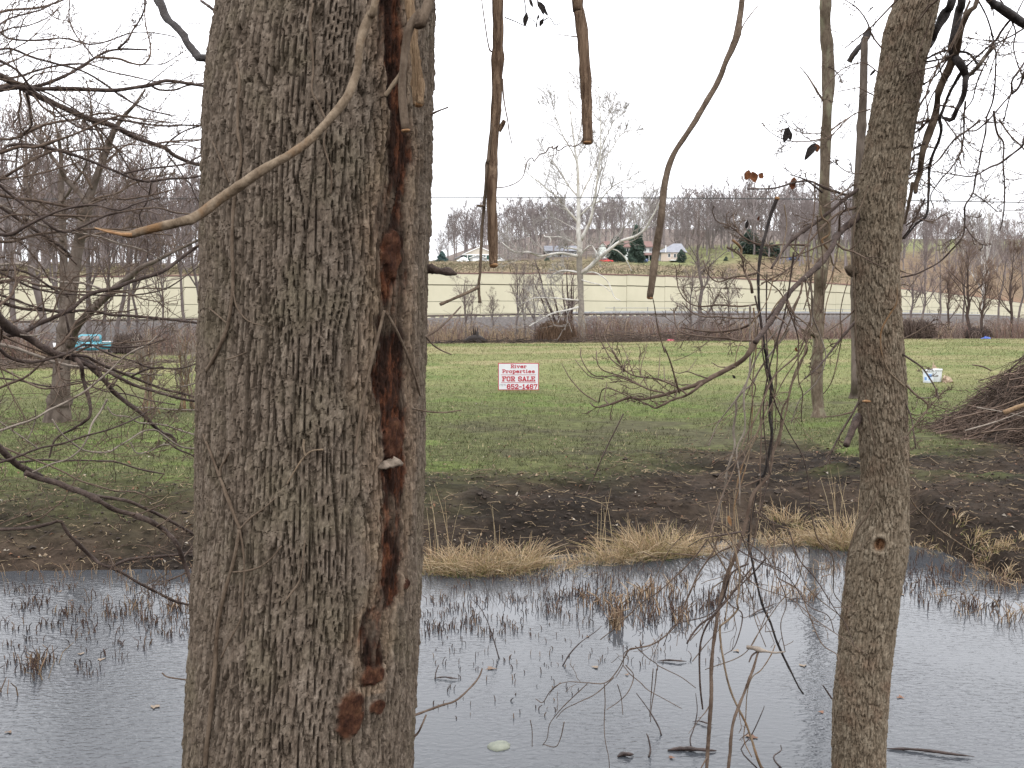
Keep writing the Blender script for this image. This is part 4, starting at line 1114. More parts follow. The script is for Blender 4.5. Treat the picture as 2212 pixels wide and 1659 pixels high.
def text(body, cx, cy, w, h, material, y, stroke):
    wd = {'i': .62, ' ': .55, 'r': .85, 't': .8, '(': .5, ')': .5, '-': .8, '1': .8}
    tot = sum(wd.get(ch, 1.0) + .22 for ch in body) - .22
    ux = w / tot; x = cx - w / 2; k_ = 0
    lo = -.3 if 'p' in body else 0.0; uy = h / (1.0 - lo); zb = cy - h / 2 - lo * uy
    for ch in body:
        cw = wd.get(ch, 1.0) * ux; mb = MB()
        for line in SLAB[ch]:
            P = [np.array([x + px * cw, zb + pz * uy]) for px, pz in line]
            for p, q_ in zip(P[:-1], P[1:]):
                d = q_ - p; L_ = np.linalg.norm(d); d = d / max(L_, 1e-6); nn = np.array([-d[1], d[0]]) * stroke * h / 2; ee = d * stroke * h * .42
                yy = y - .00012 * (k_ % 9); k_ += 1
                c4_ = [p - ee - nn, q_ + ee - nn, q_ + ee + nn, p - ee + nn]
                mb.add([(a_[0], yy, a_[1]) for a_ in c4_], Q=[(0, 1, 2, 3)])
        if mb.n: part(mb, 'letter', material, Sg, False)
        x += cw + .22 * ux
ZS = Zm(1300, 950, 8.848)
def tx(body, x0, x1, y0, y1, m_, ex):
    p = [ZS((x0, y1)), ZS((x1, y0))]
    a = at(*p[0], YG); b_ = at(*p[1], YG)
    text(body, (a[0] + b_[0]) / 2, (a[2] + b_[2]) / 2, b_[0] - a[0], b_[2] - a[2], m_, YG - .0065, ex)
tx('River', 930, 1304, 470, 545, 'sign_red', .24)
tx('Properties', 725, 1510, 590, 688, 'sign_red', .19)
tx('FOR SALE', 722, 1512, 764, 864, 'sign_red', .25)
tx('652-1467', 834, 1568, 952, 1048, 'sign_red', .25)
tx('(717)', 652, 806, 945, 985, 'sign_ink', .16)
for yy in (714, 903):
    a = at(*ZS((690, yy + 5)), YG); b_ = at(*ZS((1536, yy - 5)), YG)
    mb = MB(); mb.box((a[0], YG - .0065, a[2]), (b_[0], YG - .0045, b_[2])); part(mb, 'rule_line', 'sign_red', Sg, False)
for x in (-.28, .28):
    zg = float(ground_z(c[0] + x, YG))
    mb = MB(); mb.tubes(np.array([[[c[0] + x, YG + .012, zg - .15], [c[0] + x, YG + .012, zg + .1], [c[0] + x, YG + .012, c[2] + sh * .3]]]), np.full((1, 3), .004), 6); part(mb, 'wire_leg', 'wire', Sg)

# two lidded buckets
def bucket(x, Y, r, lb, label_side):
    p = on_ground(x, Y)
    t = thing('plastic_bucket', lb, 'bucket', p)
    h = .36
    mb = MB(); mb.lathe([(.01, 0), (r * .86, 0), (r * .88, .02), (r * .97, h * .8), (r * .97, h * .82), (r * 1.02, h * .83), (r * 1.02, h * .86), (r * .97, h * .87)], p, 28); part(mb, 'body', 'white_plastic', t)
    mb = MB(); mb.lathe([(r * 1.0, h * .875), (r * 1.05, h * .88), (r * 1.05, h * .985), (r * 1.02, h), (r * .9, h), (r * .88, h * .985), (.01, h * .985)], p, 28); part(mb, 'lid', 'white_plastic', t)
    if label_side:
        for (a0, a1, z0, z1, m_, o_) in ((-2.75, -1.15, .05, .27, 'label_pale', .004), (-2.7, -2.25, .08, .16, 'label_blue', .006), (-1.95, -1.35, .16, .24, 'label_blue', .006), (-1.9, -1.4, .09, .12, 'label_blue', .006)):
            mb = MB(); an = np.linspace(a0, a1, 10); V = []
            for a in an:
                for z in (z0, z1):
                    rr = r * (.88 + .09 * (z - .02) / (h * .78)) + o_
                    V.append((p[0] + rr * math.cos(a), p[1] + rr * math.sin(a), p[2] + z))
            mb.add(V, Q=[(2 * i, 2 * i + 2, 2 * i + 3, 2 * i + 1) for i in range(9)]); part(mb, 'label', m_, t)
bucket(2006.5, 27.0, .147, 'white lidded bucket with blue printed label, left of the pair', True)
bucket(2023.5, 27.35, .152, 'plain white lidded bucket, right of the pair', False)
rng = np.random.default_rng(71)
def crumple(name, label, x, Y, w, h, d, m_, cat, seed, zo=0.0):
    rng = np.random.default_rng(seed); p = on_ground(x, Y)
    an = np.linspace(0, 2 * math.pi, 14, endpoint=False); V = []; 
    for j, (f, z) in enumerate([(1, 0), (1.05, .35), (.8, .75), (.35, 1.0)]):
        rr = 1 + .28 * rng.normal(size=14)
        V.append(np.stack([p[0] + w / 2 * f * rr * np.cos(an), p[1] + d / 2 * f * rr * np.sin(an), np.full(14, p[2] + zo) + h * z * (1 + .25 * rng.normal(size=14)) - .01], 1))
    V = np.concatenate(V + [np.array([[p[0], p[1], p[2] + zo + h]])]); Q = []
    for j in range(3):
        for i in range(14): Q.append((j * 14 + i, j * 14 + (i + 1) % 14, (j + 1) * 14 + (i + 1) % 14, (j + 1) * 14 + i))
    T = [(42 + i, 42 + (i + 1) % 14, 56) for i in range(14)]
    mb = MB(); mb.add(V, Q=Q, T=T)
    return solo(mb, name, m_, label, cat, loc=p, smooth=False)
crumple('cardboard_scrap', 'crumpled brown cardboard on the grass beside the buckets', 2046, 27.2, .26, .15, .3, 'cardboard', 'scrap', 5)
crumple('cardboard_scrap', 'small brown cardboard flap seen just behind the buckets', 2019, 29.5, .22, .34, .12, 'cardboard', 'scrap', 6)
crumple('blue_tarp', 'blue tarp heap at the far right field edge', 2130, 73.5, .6, .14, .4, 'tarp_blue', 'tarp', 7)
crumple('pink_bag', 'bright pink plastic scrap at the field edge brush', 1449, 73, .45, .12, .3, 'pink_plastic', 'scrap', 8)

# turquoise pickup
pt = np.array([(184 - CX) / FPX * 72.0, 72.0, at(184, 769, 72)[2]])
Tk = thing('pickup_truck', 'turquoise pickup truck half hidden behind the leaning tree', 'truck', pt)
Tk.rotation_euler = (0, 0, math.radians(24))
def tprism(poly, a, b_, nm, m_, parent=Tk, axis=1):
    m2 = MB(); m2.prism(poly, a, b_, axis); me = m2.mesh(nm); me.materials.append(MATS[m_])
    o = bpy.data.objects.new(nm, me); COL.objects.link(o); o.parent = parent; BASE[o.name] = np.zeros(3); return o
tprism([(-2.35, .42), (-2.35, .86), (-2.2, .95), (-.85, 1.02), (-.8, .42)], -.82, .82, 'hood', 'truck_white')
tprism([(-.8, .42), (-.85, 1.02), (1.12, 1.02), (1.12, .42)], -.83, .83, 'cab_side', 'truck_blue')
tprism([(-.85, 1.022), (-.32, 1.52), (-.2, 1.56), (.98, 1.56), (1.1, 1.5), (1.12, 1.022)], -.72, .72, 'cab_roof', 'truck_blue')
for poly in ([(-.66, 1.06), (-.24, 1.46), (.36, 1.46), (.36, 1.06)], [(.54, 1.06), (.54, 1.45), (.94, 1.45), (.98, 1.06)]):
    for ya, yb in ((-.735, -.715), (.715, .735)):
        tprism(poly, ya, yb, 'window', 'glass_dark')
for x in (.43, -.7):
    tprism([(x, .45), (x + .02, .45), (x + .02, 1.0), (x, 1.0)], -.836, -.826, 'door_seam', 'rubber')
tprism([(-.6, .62), (1.0, .62), (1.0, .68), (-.6, .68)], -.842, -.828, 'side_stripe', 'truck_white')
tprism([(1.16, .5), (1.16, 1.0), (2.6, 1.0), (2.6, .5)], -.83, .83, 'bed', 'truck_blue')
tprism([(1.14, 1.003), (1.14, 1.06), (2.62, 1.06), (2.62, 1.003)], -.85, .85, 'bed_rail', 'truck_white')
tprism([(2.6, .45), (2.72, .45), (2.72, .62), (2.6, .62)], -.8, .8, 'rear_bumper', 'metal_rail')
tprism([(-2.48, .42), (-2.36, .42), (-2.36, .6), (-2.48, .6)], -.8, .8, 'front_bumper', 'metal_rail')
an = np.arange(18) * 2 * math.pi / 18
for wx in (-1.55, 1.9):
    for sy in (-.8, .62):
        w_ = tprism([(wx + .34 * math.cos(a), .34 + .34 * math.sin(a)) for a in an], sy - .06, sy + .18, 'wheel', 'rubber')
        tprism([(wx + .19 * math.cos(a), .34 + .19 * math.sin(a)) for a in an], sy - .08, sy + .2, 'rim', 'metal_rail', w_)

# brush pile on the right
rng = np.random.default_rng(81)
bp = on_ground(2402, 14.6)
BPl = thing('brush_pile', 'big heap of cut brush and sticks at the right edge', 'brush pile', bp)
def pile_h(dx, dy):     # height of the heap over its middle
    h = np.interp(dx, [-2.3, -2.2, -1.65, -1.53, -1.32, -1.1, -.8, 0, .9, 1.6, 2.3], [0, .03, .38, .64, .82, .96, 1.1, 1.3, 1.15, .7, 0]) * np.clip(1 - (dy / 1.3) ** 2, 0, 1)
    h = 1.0 * h * (1 + .45 * fbm(np.asarray(dx) * 1.9, np.asarray(dy) * 1.9, 84, 3))
    return h
gx, gy = np.meshgrid(np.linspace(-2.3, 2.3, 50), np.linspace(-1.3, 1.3, 30))
hz = pile_h(gx, gy) * .86 + .10 * fbm(gx * 3, gy * 3, 83, 3)
hz = np.where(pile_h(gx, gy) <= .01, -.1, hz)
mb = MB(); ix = np.arange(gx.size).reshape(gx.shape)
gz0 = ground_z(bp[0] + gx, bp[1] + gy)
mb.add(np.stack([bp[0] + gx, bp[1] + gy, gz0 + hz], -1).reshape(-1, 3), Q=np.stack([ix[:-1, :-1], ix[:-1, 1:], ix[1:, 1:], ix[1:, :-1]], -1).reshape(-1, 4))
part(mb, 'core', 'soil_core', BPl)
n = 4600
dx = rng.uniform(-2.3, 2.0, n); dy = rng.uniform(-1.25, 1.0, n); hh = pile_h(dx, dy)
ok = hh > .03; dx, dy, hh = dx[ok], dy[ok], hh[ok]; n = len(dx)
ln = rng.uniform(.25, 1.1, n)
az = rng.normal(0, .8, n) + np.where(rng.random(n) < .5, math.pi, 0)
s0 = np.stack([np.cos(az), np.sin(az) * .8, rng.normal(0, .22, n) - .45 * np.sign(dx) * np.cos(az)], 1)
mid = np.stack([bp[0] + dx, bp[1] + dy, ground_z(bp[0] + dx, bp[1] + dy) + hh * rng.uniform(.7, 1.06, n) + .03], 1)
bend = rng.normal(0, .09, (n, 3))
P = np.stack([mid - s0 * ln[:, None] * .5, mid - s0 * ln[:, None] * .17 + bend * .7, mid + s0 * ln[:, None] * .17 + bend, mid + s0 * ln[:, None] * .5 - bend * .5], 1)
P[:, :, 2] = np.maximum(P[:, :, 2], ground_z(P[:, :, 0], P[:, :, 1]) + .01)
rr = rng.uniform(.003, .008, n) * (1 + 1.2 * (rng.random(n) < .06))
cc = rng.uniform(.45, 1.5, (n, 1)) * np.array([1, .95, .92]); cc = np.where(rng.random((n, 1)) < .12, cc * 1.6, cc)
mb = MB(); mb.tubes(P, rr[:, None] * np.array([1, .9, .75, .5]), 4, C=cc); part(mb, 'sticks', 'stick', BPl, col=True, kind='stuff')
for i, (a, b_, r, m_) in enumerate([((2168, 892, 13.6), (2260, 862, 13.5), .034, 'fibre_wood'), ((2060, 905, 13.7), (2230, 850, 13.9), .012, 'twig'), ((2085, 930, 13.4), (2235, 880, 13.6), .010, 'twig_pale'), ((2110, 880, 13.7), (2230, 905, 13.6), .009, 'twig_pale'), ((2140, 800, 14.0), (2100, 788, 13.9), .012, 'twig'), ((2120, 935, 13.3), (2225, 925, 13.3), .012, 'twig')]):
    A_, B_ = at(*a), at(*b_); P_ = smooth_path(np.array([A_, (A_ + B_) / 2 + rng.normal(0, .03, 3), B_]), 14)
    mb = MB(); mb.tube(P_, np.linspace(r, r * .7, 14), 8, .3, i); part(mb, 'log' if r > .02 else 'branch', m_, BPl, label='peeled pale log end' if r > .02 else None)

# litter of sticks left, burnt stump
def stick_heap(name, label, px, py, Y, w, d, n, seed, h=.25, dark=1.0):
    rng = np.random.default_rng(seed); b_ = at(px, py, Y); b_[2] = float(ground_z(b_[0], Y))
    X = b_[0] + rng.uniform(-w / 2, w / 2, n); Yq = Y + rng.uniform(-d / 2, d / 2, n); Z = ground_z(X, Yq) + rng.random(n) * h * np.clip(1 - np.abs((X - b_[0]) / w * 2) ** 2, .1, 1)
    az = rng.uniform(0, 6.28, n); ln = rng.uniform(.3, 1.3, n); dv = np.stack([np.cos(az), np.sin(az), rng.normal(0, .15, n)], 1) * ln[:, None] / 2
    m_ = np.stack([X, Yq, Z + .02], 1); bd = rng.normal(0, .05, (n, 3))
    P = np.stack([m_ - dv, m_ + bd, m_ + dv], 1); P[:, :, 2] = np.maximum(P[:, :, 2], ground_z(P[:, :, 0], P[:, :, 1]) + .005)
    mb = MB(); mb.tubes(P, rng.uniform(.008, .022, n)[:, None] * np.array([1, .85, .5]), 4, C=rng.uniform(.5, 1.7, (n, 1)) * dark * np.ones((1, 3)))
    return solo(mb, name, 'stick', label, 'brush pile', loc=b_, col=True)
stick_heap('stick_litter', 'scattered sticks and bark at the left edge of the lawn', 40, 795, 38, 9, 4, 700, 1, .3)
stick_heap('stick_litter', 'dark line of fallen branches before the reed patch', 1080, 748, 70, 11, 1.6, 260, 2, .28, .4)
stick_heap('stick_litter', 'grey pile of uprooted stems at the field edge, centre right', 1330, 744, 72, 7, 2.2, 300, 3, .8, .9)
stick_heap('stick_litter', 'low twig heap left of the pink scrap', 1440, 744, 72.5, 9, 2.0, 260, 4, .6, .7)
stick_heap('stick_litter', 'twigs strewn around the foot of the leaning tree', 215, 775, 46, 8, 4, 260, 5, .15, 1.0)
sb_ = on_ground(1026, 71.5)
St = thing('burnt_stump', 'blackened stump with upright splinters at the field edge', 'stump', sb_)
mb = MB()
rng = np.random.default_rng(91)
for i in range(7):
    a = rng.uniform(0, 6.28); h = rng.uniform(.35, 1.25)
    P_ = smooth_path(np.array([sb_ + (.5 * math.cos(a), .3 * math.sin(a), -.05), sb_ + (.3 * math.cos(a), .2 * math.sin(a), h * .4), sb_ + (.25 * math.cos(a + .4), .1, h)]), 7)
    m2 = MB(); m2.tube(P_, np.linspace(.14, .02, 7), 6, .4, i); part(m2, 'splinter', 'bark_black', St)
P_ = smooth_path(np.array([sb_ + (-.8, 0, .05), sb_ + (-.2, -.1, .3), sb_ + (.3, 0, .25), sb_ + (.9, .1, .05)]), 12)
m2 = MB(); m2.tube(P_, np.array([.1, .15, .2, .24, .26, .27, .26, .25, .22, .18, .13, .08]), 8, .5, 3); part(m2, 'root_mass', 'bark_black', St)

# ------------------------------------------------------------------ grass, litter, reeds
rng = np.random.default_rng(101)
n = 190000
Y = 9.3 * np.exp(rng.random(n) * math.log(73 / 9.3)); q = rng.uniform(-.57, .57, n); X = q * Y
dmk = dirt_mask(X, Y); keep = (Y - shore(X) > .5) & (rng.random(n) > dmk * 1.02) & (fbm(X * .35, Y * .5, 41, 4) + .8 * vnoise(X * 2.2, Y * 3, 44) > -.42)
X, Y = X[keep], Y[keep]; n = len(X); Z = ground_z(X, Y)
h = rng.uniform(.02, .06, n) * (1 + .5 * sstep(14, 70, Y)); wdt = rng.uniform(.003, .007, n) * (1 + 3.2 * sstep(12, 75, Y))
a = rng.uniform(0, math.pi, n); lean = rng.normal(0, .6, (n, 2)) * h[:, None]
V = np.stack([np.stack([X - wdt * np.cos(a), Y - wdt * np.sin(a), Z - .005], 1), np.stack([X + wdt * np.cos(a), Y + wdt * np.sin(a), Z - .005], 1), np.stack([X + lean[:, 0], Y + lean[:, 1], Z + h], 1)], 1)
cc = lawn_col(X, Y) * rng.uniform(.62, 1.5, (n, 1)); cc = np.where(rng.random((n, 1)) < .07, np.array([.30, .25, .14]) * rng.uniform(.6, 1.2, (n, 1)), cc)
mb = MB(); mb.add(V.reshape(-1, 3), T=np.arange(3 * n).reshape(-1, 3), C=np.repeat(cc, 3, axis=0))
solo(mb, 'lawn_grass', 'straw', 'short patchy green grass of the field', 'grass', kind='stuff', col=True, smooth=False)

n = 9500                                                        # straw bits and twigs on the bare soil
t = rng.random(n) ** 1.1 * 5.2 + .02; q = rng.uniform(-.58, .58, n); Y = shore(q * 9.5) + t; X = q * Y
keep = (dirt_mask(X, Y) > .3) | (rng.random(n) < .15); X, Y = X[keep], Y[keep]; n = len(X)
az = rng.uniform(0, 6.28, n); ln = rng.uniform(.015, .11, n) * (1 + 1.8 * (rng.random(n) < .06))
dv = np.stack([np.cos(az), np.sin(az), rng.normal(0, .18, n)], 1) * ln[:, None] / 2
m_ = np.stack([X, Y, ground_z(X, Y) + .012], 1)
P = np.stack([m_ - dv, m_ + rng.normal(0, .012, (n, 3)), m_ + dv], 1); P[:, :, 2] = np.maximum(P[:, :, 2], ground_z(P[:, :, 0], P[:, :, 1]) + .003)
kk = rng.random((n, 1))
cc = np.where(kk < .42, np.array([.24, .18, .11]), np.where(kk < .8, np.array([.10, .065, .045]), np.array([.045, .032, .026]))) * rng.uniform(.6, 1.3, (n, 1))
mb = MB(); mb.tubes(P, rng.uniform(.0018, .0045, n)[:, None] * np.array([1, .9, .6]), 3, C=cc)
solo(mb, 'soil_litter', 'straw', 'straw bits and twigs strewn over the bare dark bank', 'litter', kind='stuff', col=True)

n = 3800                                                        # clods of turned soil
t = rng.random(n) * 5.0 + .03; q = rng.uniform(-.58, .58, n); Y = shore(q * 9.5) + t; X = q * Y
keep = dirt_mask(X, Y) > rng.uniform(.25, .8, n); X, Y = X[keep], Y[keep]; n = len(X)
oct_ = np.array([[1, 0, 0], [0, 1, 0], [-1, 0, 0], [0, -1, 0], [0, 0, 1], [0, 0, -1], [.6, .6, .5], [-.6, .6, .5], [-.6, -.6, .5], [.6, -.6, .5]])
fc = np.array([[0, 1, 6], [1, 2, 7], [2, 3, 8], [3, 0, 9], [6, 1, 4], [1, 7, 4], [7, 2, 4], [2, 8, 4], [8, 3, 4], [3, 9, 4], [9, 0, 4], [0, 6, 4], [0, 5, 1], [1, 5, 2], [2, 5, 3], [3, 5, 0]])
sz = rng.uniform(.005, .017, n) * (1 + 1.0 * (rng.random(n) < .08))
V = oct_[None] * sz[:, None, None] * rng.uniform(.6, 1.35, (n, 10, 1)) * np.array([1.2, 1.2, .75])
V = V + np.stack([X, Y, ground_z(X, Y) + sz * .2], 1)[:, None, :]
T = (np.arange(n)[:, None, None] * 10 + fc[None]).reshape(-1, 3)
mb = MB(); mb.add(V.reshape(-1, 3), T=T)
solo(mb, 'soil_clods', 'soil_core', 'dark clods of turned soil over the muddy bank', 'soil', kind='stuff', smooth=False)

n = 2200                                                        # fallen leaves
Y = 8.9 * np.exp(rng.random(n) ** 1.9 * math.log(30 / 8.9)); q = rng.uniform(-.58, .58, n); X = q * Y
keep = Y - shore(X) > .05; X, Y = X[keep], Y[keep]; n = len(X)
Z = ground_z(X, Y) + .015; sz = rng.uniform(.010, .026, n); a = rng.uniform(0, 6.28, n)
ux = np.stack([np.cos(a), np.sin(a), rng.normal(0, .35, n)], 1) * sz[:, None]; vx = np.stack([-np.sin(a), np.cos(a), rng.normal(0, .35, n)], 1) * sz[:, None] * .6
c0 = np.stack([X, Y, Z], 1); upv = np.array([0, 0, 1.0]) * sz[:, None] * .5
V = np.stack([c0 - ux, c0 + vx + upv, c0 + ux, c0 - vx + upv, c0 + upv * .1], 1)
ix = np.arange(n)[:, None] * 5
T = np.concatenate([ix + np.array([[0, 4, 1]]), ix + np.array([[1, 4, 2]]), ix + np.array([[2, 4, 3]]), ix + np.array([[3, 4, 0]])])
kk = rng.random((n, 1))
cc = np.where(kk < .5, np.array([.26, .19, .125]), np.where(kk < .8, np.array([.17, .085, .045]), np.array([.30, .26, .21]))) * rng.uniform(.6, 1.25, (n, 1))
mb = MB(); mb.add(V.reshape(-1, 3), T=T, C=np.repeat(cc, 5, axis=0))
solo(mb, 'fallen_leaves', 'leaf_dead', 'small dead leaves scattered over bank and lawn', 'leaves', kind='stuff', col=True, smooth=False)

def blades(rng, cx, cy, n, hmin, hmax, spread, cols, arch=1.0, r=.0026, zbase=None):
    a = rng.uniform(0, 6.28, n); r0 = spread * np.sqrt(rng.random(n))
    X = cx + r0 * np.cos(a); Y = cy + r0 * np.sin(a) * .6
    Z = np.maximum(ground_z(X, Y), -.04) if zbase is None else np.full(n, zbase)
    h = rng.uniform(hmin, hmax, n); d = a + rng.normal(0, .8, n); o = arch * rng.uniform(.15, .95, n) * h
    pts = []
    for f in (0, .35, .7, 1.0):
        pts.append(np.stack([X + o * np.cos(d) * f ** 1.8, Y + o * np.sin(d) * f ** 1.8, Z - .02 + h * (f * (1 - .42 * arch * (o / h) * f))], 1))
    cc = cols[rng.integers(0, len(cols), n)] * rng.uniform(.7, 1.25, (n, 1))
    return np.stack(pts, 1), np.full((n, 1), r) * np.array([[1, .9, .7, .35]]) * rng.uniform(.7, 1.3, (n, 1)), cc
TAN = np.array([[.44, .33, .20], [.36, .255, .145], [.52, .41, .27], [.27, .175, .095], [.42, .31, .185], [.22, .18, .075]])
# tussocks of dead grass on the water's edge
tus = [(940, 1222, 170, .30, .55, .26), (1010, 1226, 170, .28, .50, .26), (1075, 1224, 150, .22, .42, .25), (1128, 1214, 150, .30, .55, .17), (1180, 1216, 120, .16, .32, .25), (1235, 1204, 120, .14, .28, .26), (1290, 1203, 130, .16, .34, .25), (1345, 1198, 150, .2, .42, .24), (1400, 1192, 170, .24, .55, .22), (1450, 1188, 150, .22, .5, .22), (1500, 1186, 120, .15, .34, .2), (1545, 1176, 60, .10, .26, .2), (1625, 1166, 60, .10, .24, .2), (1690, 1166, 70, .12, .26, .2), (1745, 1162, 110, .16, .36, .2), (1800, 1170, 150, .24, .5, .2), (1840, 1174, 150, .26, .5, .2), (1985, 1174, 80, .07, .17, .2), (2040, 1186, 80, .06, .13, .2), (2090, 1202, 70, .06, .12, .2), (2140, 1216, 70, .07, .16, .18), (2195, 1216, 70, .07, .16, .2), (2150, 1238, 60, .08, .17, .14), (2205, 1252, 60, .08, .18, .16), (1700, 1140, 60, .1, .26, .2), (1140, 1236, 60, .08, .2, .2), (1220, 1228, 70, .08, .2, .2)]
names_x = []
for i, (x, y, nb, h0, h1, spd) in enumerate(tus):
    p = hit(x, y, .05)
    k_h = .92 + .7 * vnoise(np.array(x / 55.0), np.array(3.1), 88)
    h0, h1 = h0 * k_h, h1 * k_h
    nb = int(nb * (2.1 + 1.0 * vnoise(np.array(x / 40.0), np.array(1.7), 89)))
    P, Rr, cc = blades(rng, p[0], p[1], nb, h0 * .5, h1, spd, TAN, 1.15)
    P2, R2, c2 = blades(rng, p[0], p[1], nb // 3, h0 * .4, h0 * .9, spd * 1.1, np.array([[.12, .16, .04], [.3, .24, .1], [.22, .2, .07]]), 1.2)
    if i == 0: dg = MB()
    dg.tubes(P, Rr, 3, C=cc); dg.tubes(P2, R2, 3, C=c2)
n = 13                                                          # upright dead stalks among them
for i in range(n):
    x = rng.choice([rng.uniform(930, 1500), rng.uniform(1560, 1660), rng.uniform(1750, 1860)]); y = np.interp(x, [930, 1500, 1860], [1215, 1180, 1165])
    p = hit(x, y, .05); P, Rr, cc = blades(rng, p[0], p[1] + .1, 3, .4, .85, .12, np.array([[.45, .36, .22], [.36, .27, .16]]), .25, .003)
    dg.tubes(P, Rr, 3, C=cc)
solo(dg, 'dry_bank_grass', 'straw', 'tan dead grass tussocks fringing the far bank', 'grass', kind='stuff', col=True)

st = MB()                                                       # dead stems standing in the water
def stems(n, x0, x1, y0, y1, h0, h1, cols, r=.0032, clump=0, tilt=.25):
    x = rng.uniform(x0, x1, n); y = y0 + (y1 - y0) * rng.random(n)
    if clump:
        cx = rng.uniform(x0, x1, clump); cy = rng.uniform(y0, y1, clump); k_ = rng.integers(0, clump, n)
        x = cx[k_] + rng.normal(0, 14, n); y = cy[k_] + rng.normal(0, 6, n)
    p = np.stack([hit(a, b_) for a, b_ in zip(x, y)])
    h = rng.uniform(h0, h1, n) * .62; d = rng.normal(0, tilt, (n, 2)) * h[:, None]; d2 = d + rng.normal(0, tilt * .8, (n, 2)) * h[:, None]
    P = np.stack([p + np.array([0, 0, -.05]), p + np.stack([d[:, 0] * .5, d[:, 1] * .5, h * .5], 1), p + np.stack([d2[:, 0], d2[:, 1], h * rng.uniform(.7, 1, n)], 1)], 1)
    cc = cols[rng.integers(0, len(cols), n)] * rng.uniform(.6, 1.3, (n, 1))
    st.tubes(P, np.full((n, 1), r) * np.array([[1.1, 1, .7]]) * rng.uniform(.6, 1.4, (n, 1)), 3, C=cc)
DK = np.array([[.06, .035, .028], [.09, .055, .04], [.045, .03, .026], [.13, .085, .055]])
TN = np.array([[.30, .22, .14], [.22, .145, .09], [.13, .08, .05]])
stems(520, 925, 1560, 1222, 1300, .03, .11, DK, .0032, 60)
stems(420, 1150, 1560, 1270, 1350, .04, .14, DK, .0032, 34)
stems(300, 925, 1130, 1290, 1370, .03, .10, DK, .003, 30)
stems(150, 925, 1560, 1340, 1440, .02, .08, DK, .003)
stems(190, 1270, 1480, 1270, 1345, .08, .24, TN, .0045, 16, .3)
stems(36, 1318, 1345, 1350, 1362, .12, .28, TN, .0055, 0, .3)
stems(380, 1560, 1850, 1185, 1310, .03, .12, DK, .003, 50)
stems(170, 1580, 1830, 1190, 1300, .06, .18, TN, .003, 26, .35)
stems(480, 1950, 2212, 1190, 1320, .04, .16, DK, .0032, 46)
stems(130, 2000, 2212, 1230, 1345, .08, .24, TN, .003, 18, .5)
stems(420, 0, 430, 1262, 1370, .03, .11, DK, .0032, 52)
stems(170, 160, 420, 1275, 1330, .05, .16, np.concatenate([DK, TN]), .003, 16)
stems(130, 0, 420, 1370, 1460, .03, .10, DK, .003, 22)
stems(60, 0, 110, 1430, 1500, .08, .24, np.concatenate([DK, TN]), .0035, 7, .4)
stems(70, -40, 420, 1235, 1262, .05, .3, TN, .003)
stems(50, 920, 1250, 1440, 1560, .02, .06, DK, .003)
solo(st, 'water_stems', 'straw', 'broken dead plant stems sticking out of the water', 'stems', kind='stuff', col=True)

# floating sticks, stone
rng = np.random.default_rng(111)
ZW = Zm(1750, 1400, 2.33); ZV = Zm(1150, 1300, 2.0427); ZRw = Zm(1950, 1300, 2.0427)
for i, (Zf, a, b_, r, lb) in enumerate([(ZW, (200, 1545), (512, 1548), .011, 'dark waterlogged stick with pointed ends floating in the foreground'), (ZW, (130, 976), (322, 976), .006, 'short dark stick floating left of the hanging stems'), (ZV, (1118, 1595), (1210, 1582), .011, 'small knobbly dark stick floating near the bottom edge'), (ZRw, (1000, 1550), (1490, 1595), .008, 'long thin stick floating right of the near right tree'), (ZW, (360, 1362), (490, 1382), .004, 'thin twig floating behind the upright stems'), (ZV, (90, 1155), (230, 1157), .005, 'thin dark twig lying on the water near the big trunk'), (ZW, (720, 690), (900, 600), .006, 'slanting dark twig among the water stems behind the right tree'), (ZW, (960, 583), (1110, 578), .005, 'level dark twig left of the near right tree'), (ZV, (870, 690), (1000, 690), .006, 'dark floating twig among the reeds in the middle')]):
    A_, B_ = hit(*Zf(a), .004), hit(*Zf(b_), .006)
    P_ = smooth_path(np.array([A_, A_ * .65 + B_ * .35 + (0, .01, .006), A_ * .3 + B_ * .7 + (0, -.01, .008), B_]), 16)
    mb = MB(); mb.tube(P_, r * np.array([.25, .5, .75, .9, 1, 1, 1.05, 1.1, 1, 1, .95, .9, .8, .6, .4, .2]), 7, .5, i)
    solo(mb, 'floating_stick', 'wet_stick', lb, 'stick', loc=(A_ + B_) / 2)
for i, (Zf, pts, r, lb) in enumerate([(ZV, [(455, 1045), (430, 960), (395, 850), (350, 760), (300, 710)], .0045, 'leaning thin stem in the water left of the reed patch'), (ZV, [(812, 1085), (850, 1020), (910, 955), (1000, 890), (1030, 860)], .005, 'bent dark twig rising from the open water'), (ZV, [(95, 1160), (100, 1120), (115, 1080)], .005, 'short upright stub on the floating twig by the big trunk'), (ZW, [(350, 1520), (345, 1470), (370, 1400), (390, 1290), (380, 1180)], .004, 'crooked upright stem rising behind the floating stick'), (ZW, [(160, 1450), (145, 1400), (100, 1320), (60, 1260), (0, 1180)], .005, 'curved dark twig dipping into the water'), (ZW, [(80, 1590), (90, 1540), (75, 1460), (65, 1440)], .006, 'thick dark twig stub standing in the water'), (ZRw, [(405, 1659), (370, 1620), (365, 1590), (405, 1560), (402, 1530)], .005, 'hooked twig sticking up at the bottom edge'), (ZRw, [(270, 1659), (210, 1600), (180, 1550), (240, 1470), (300, 1340), (310, 1310)], .004, 'forked dead twig in the water left of the right tree')]):
    D = [Zf(p) for p in pts]; y0 = max(d[1] for d in D); Yd = hit(D[0][0], D[0][1])[1]
    P_ = smooth_path(np.array([at(x, y, Yd + .03 * j) for j, (x, y) in enumerate(D)]), 14)
    mb = MB(); mb.tube(P_, np.linspace(r, r * .5, 14), 6, .3, i)
    solo(mb, 'water_twig', 'wet_stick', lb, 'twig', loc=P_[0])
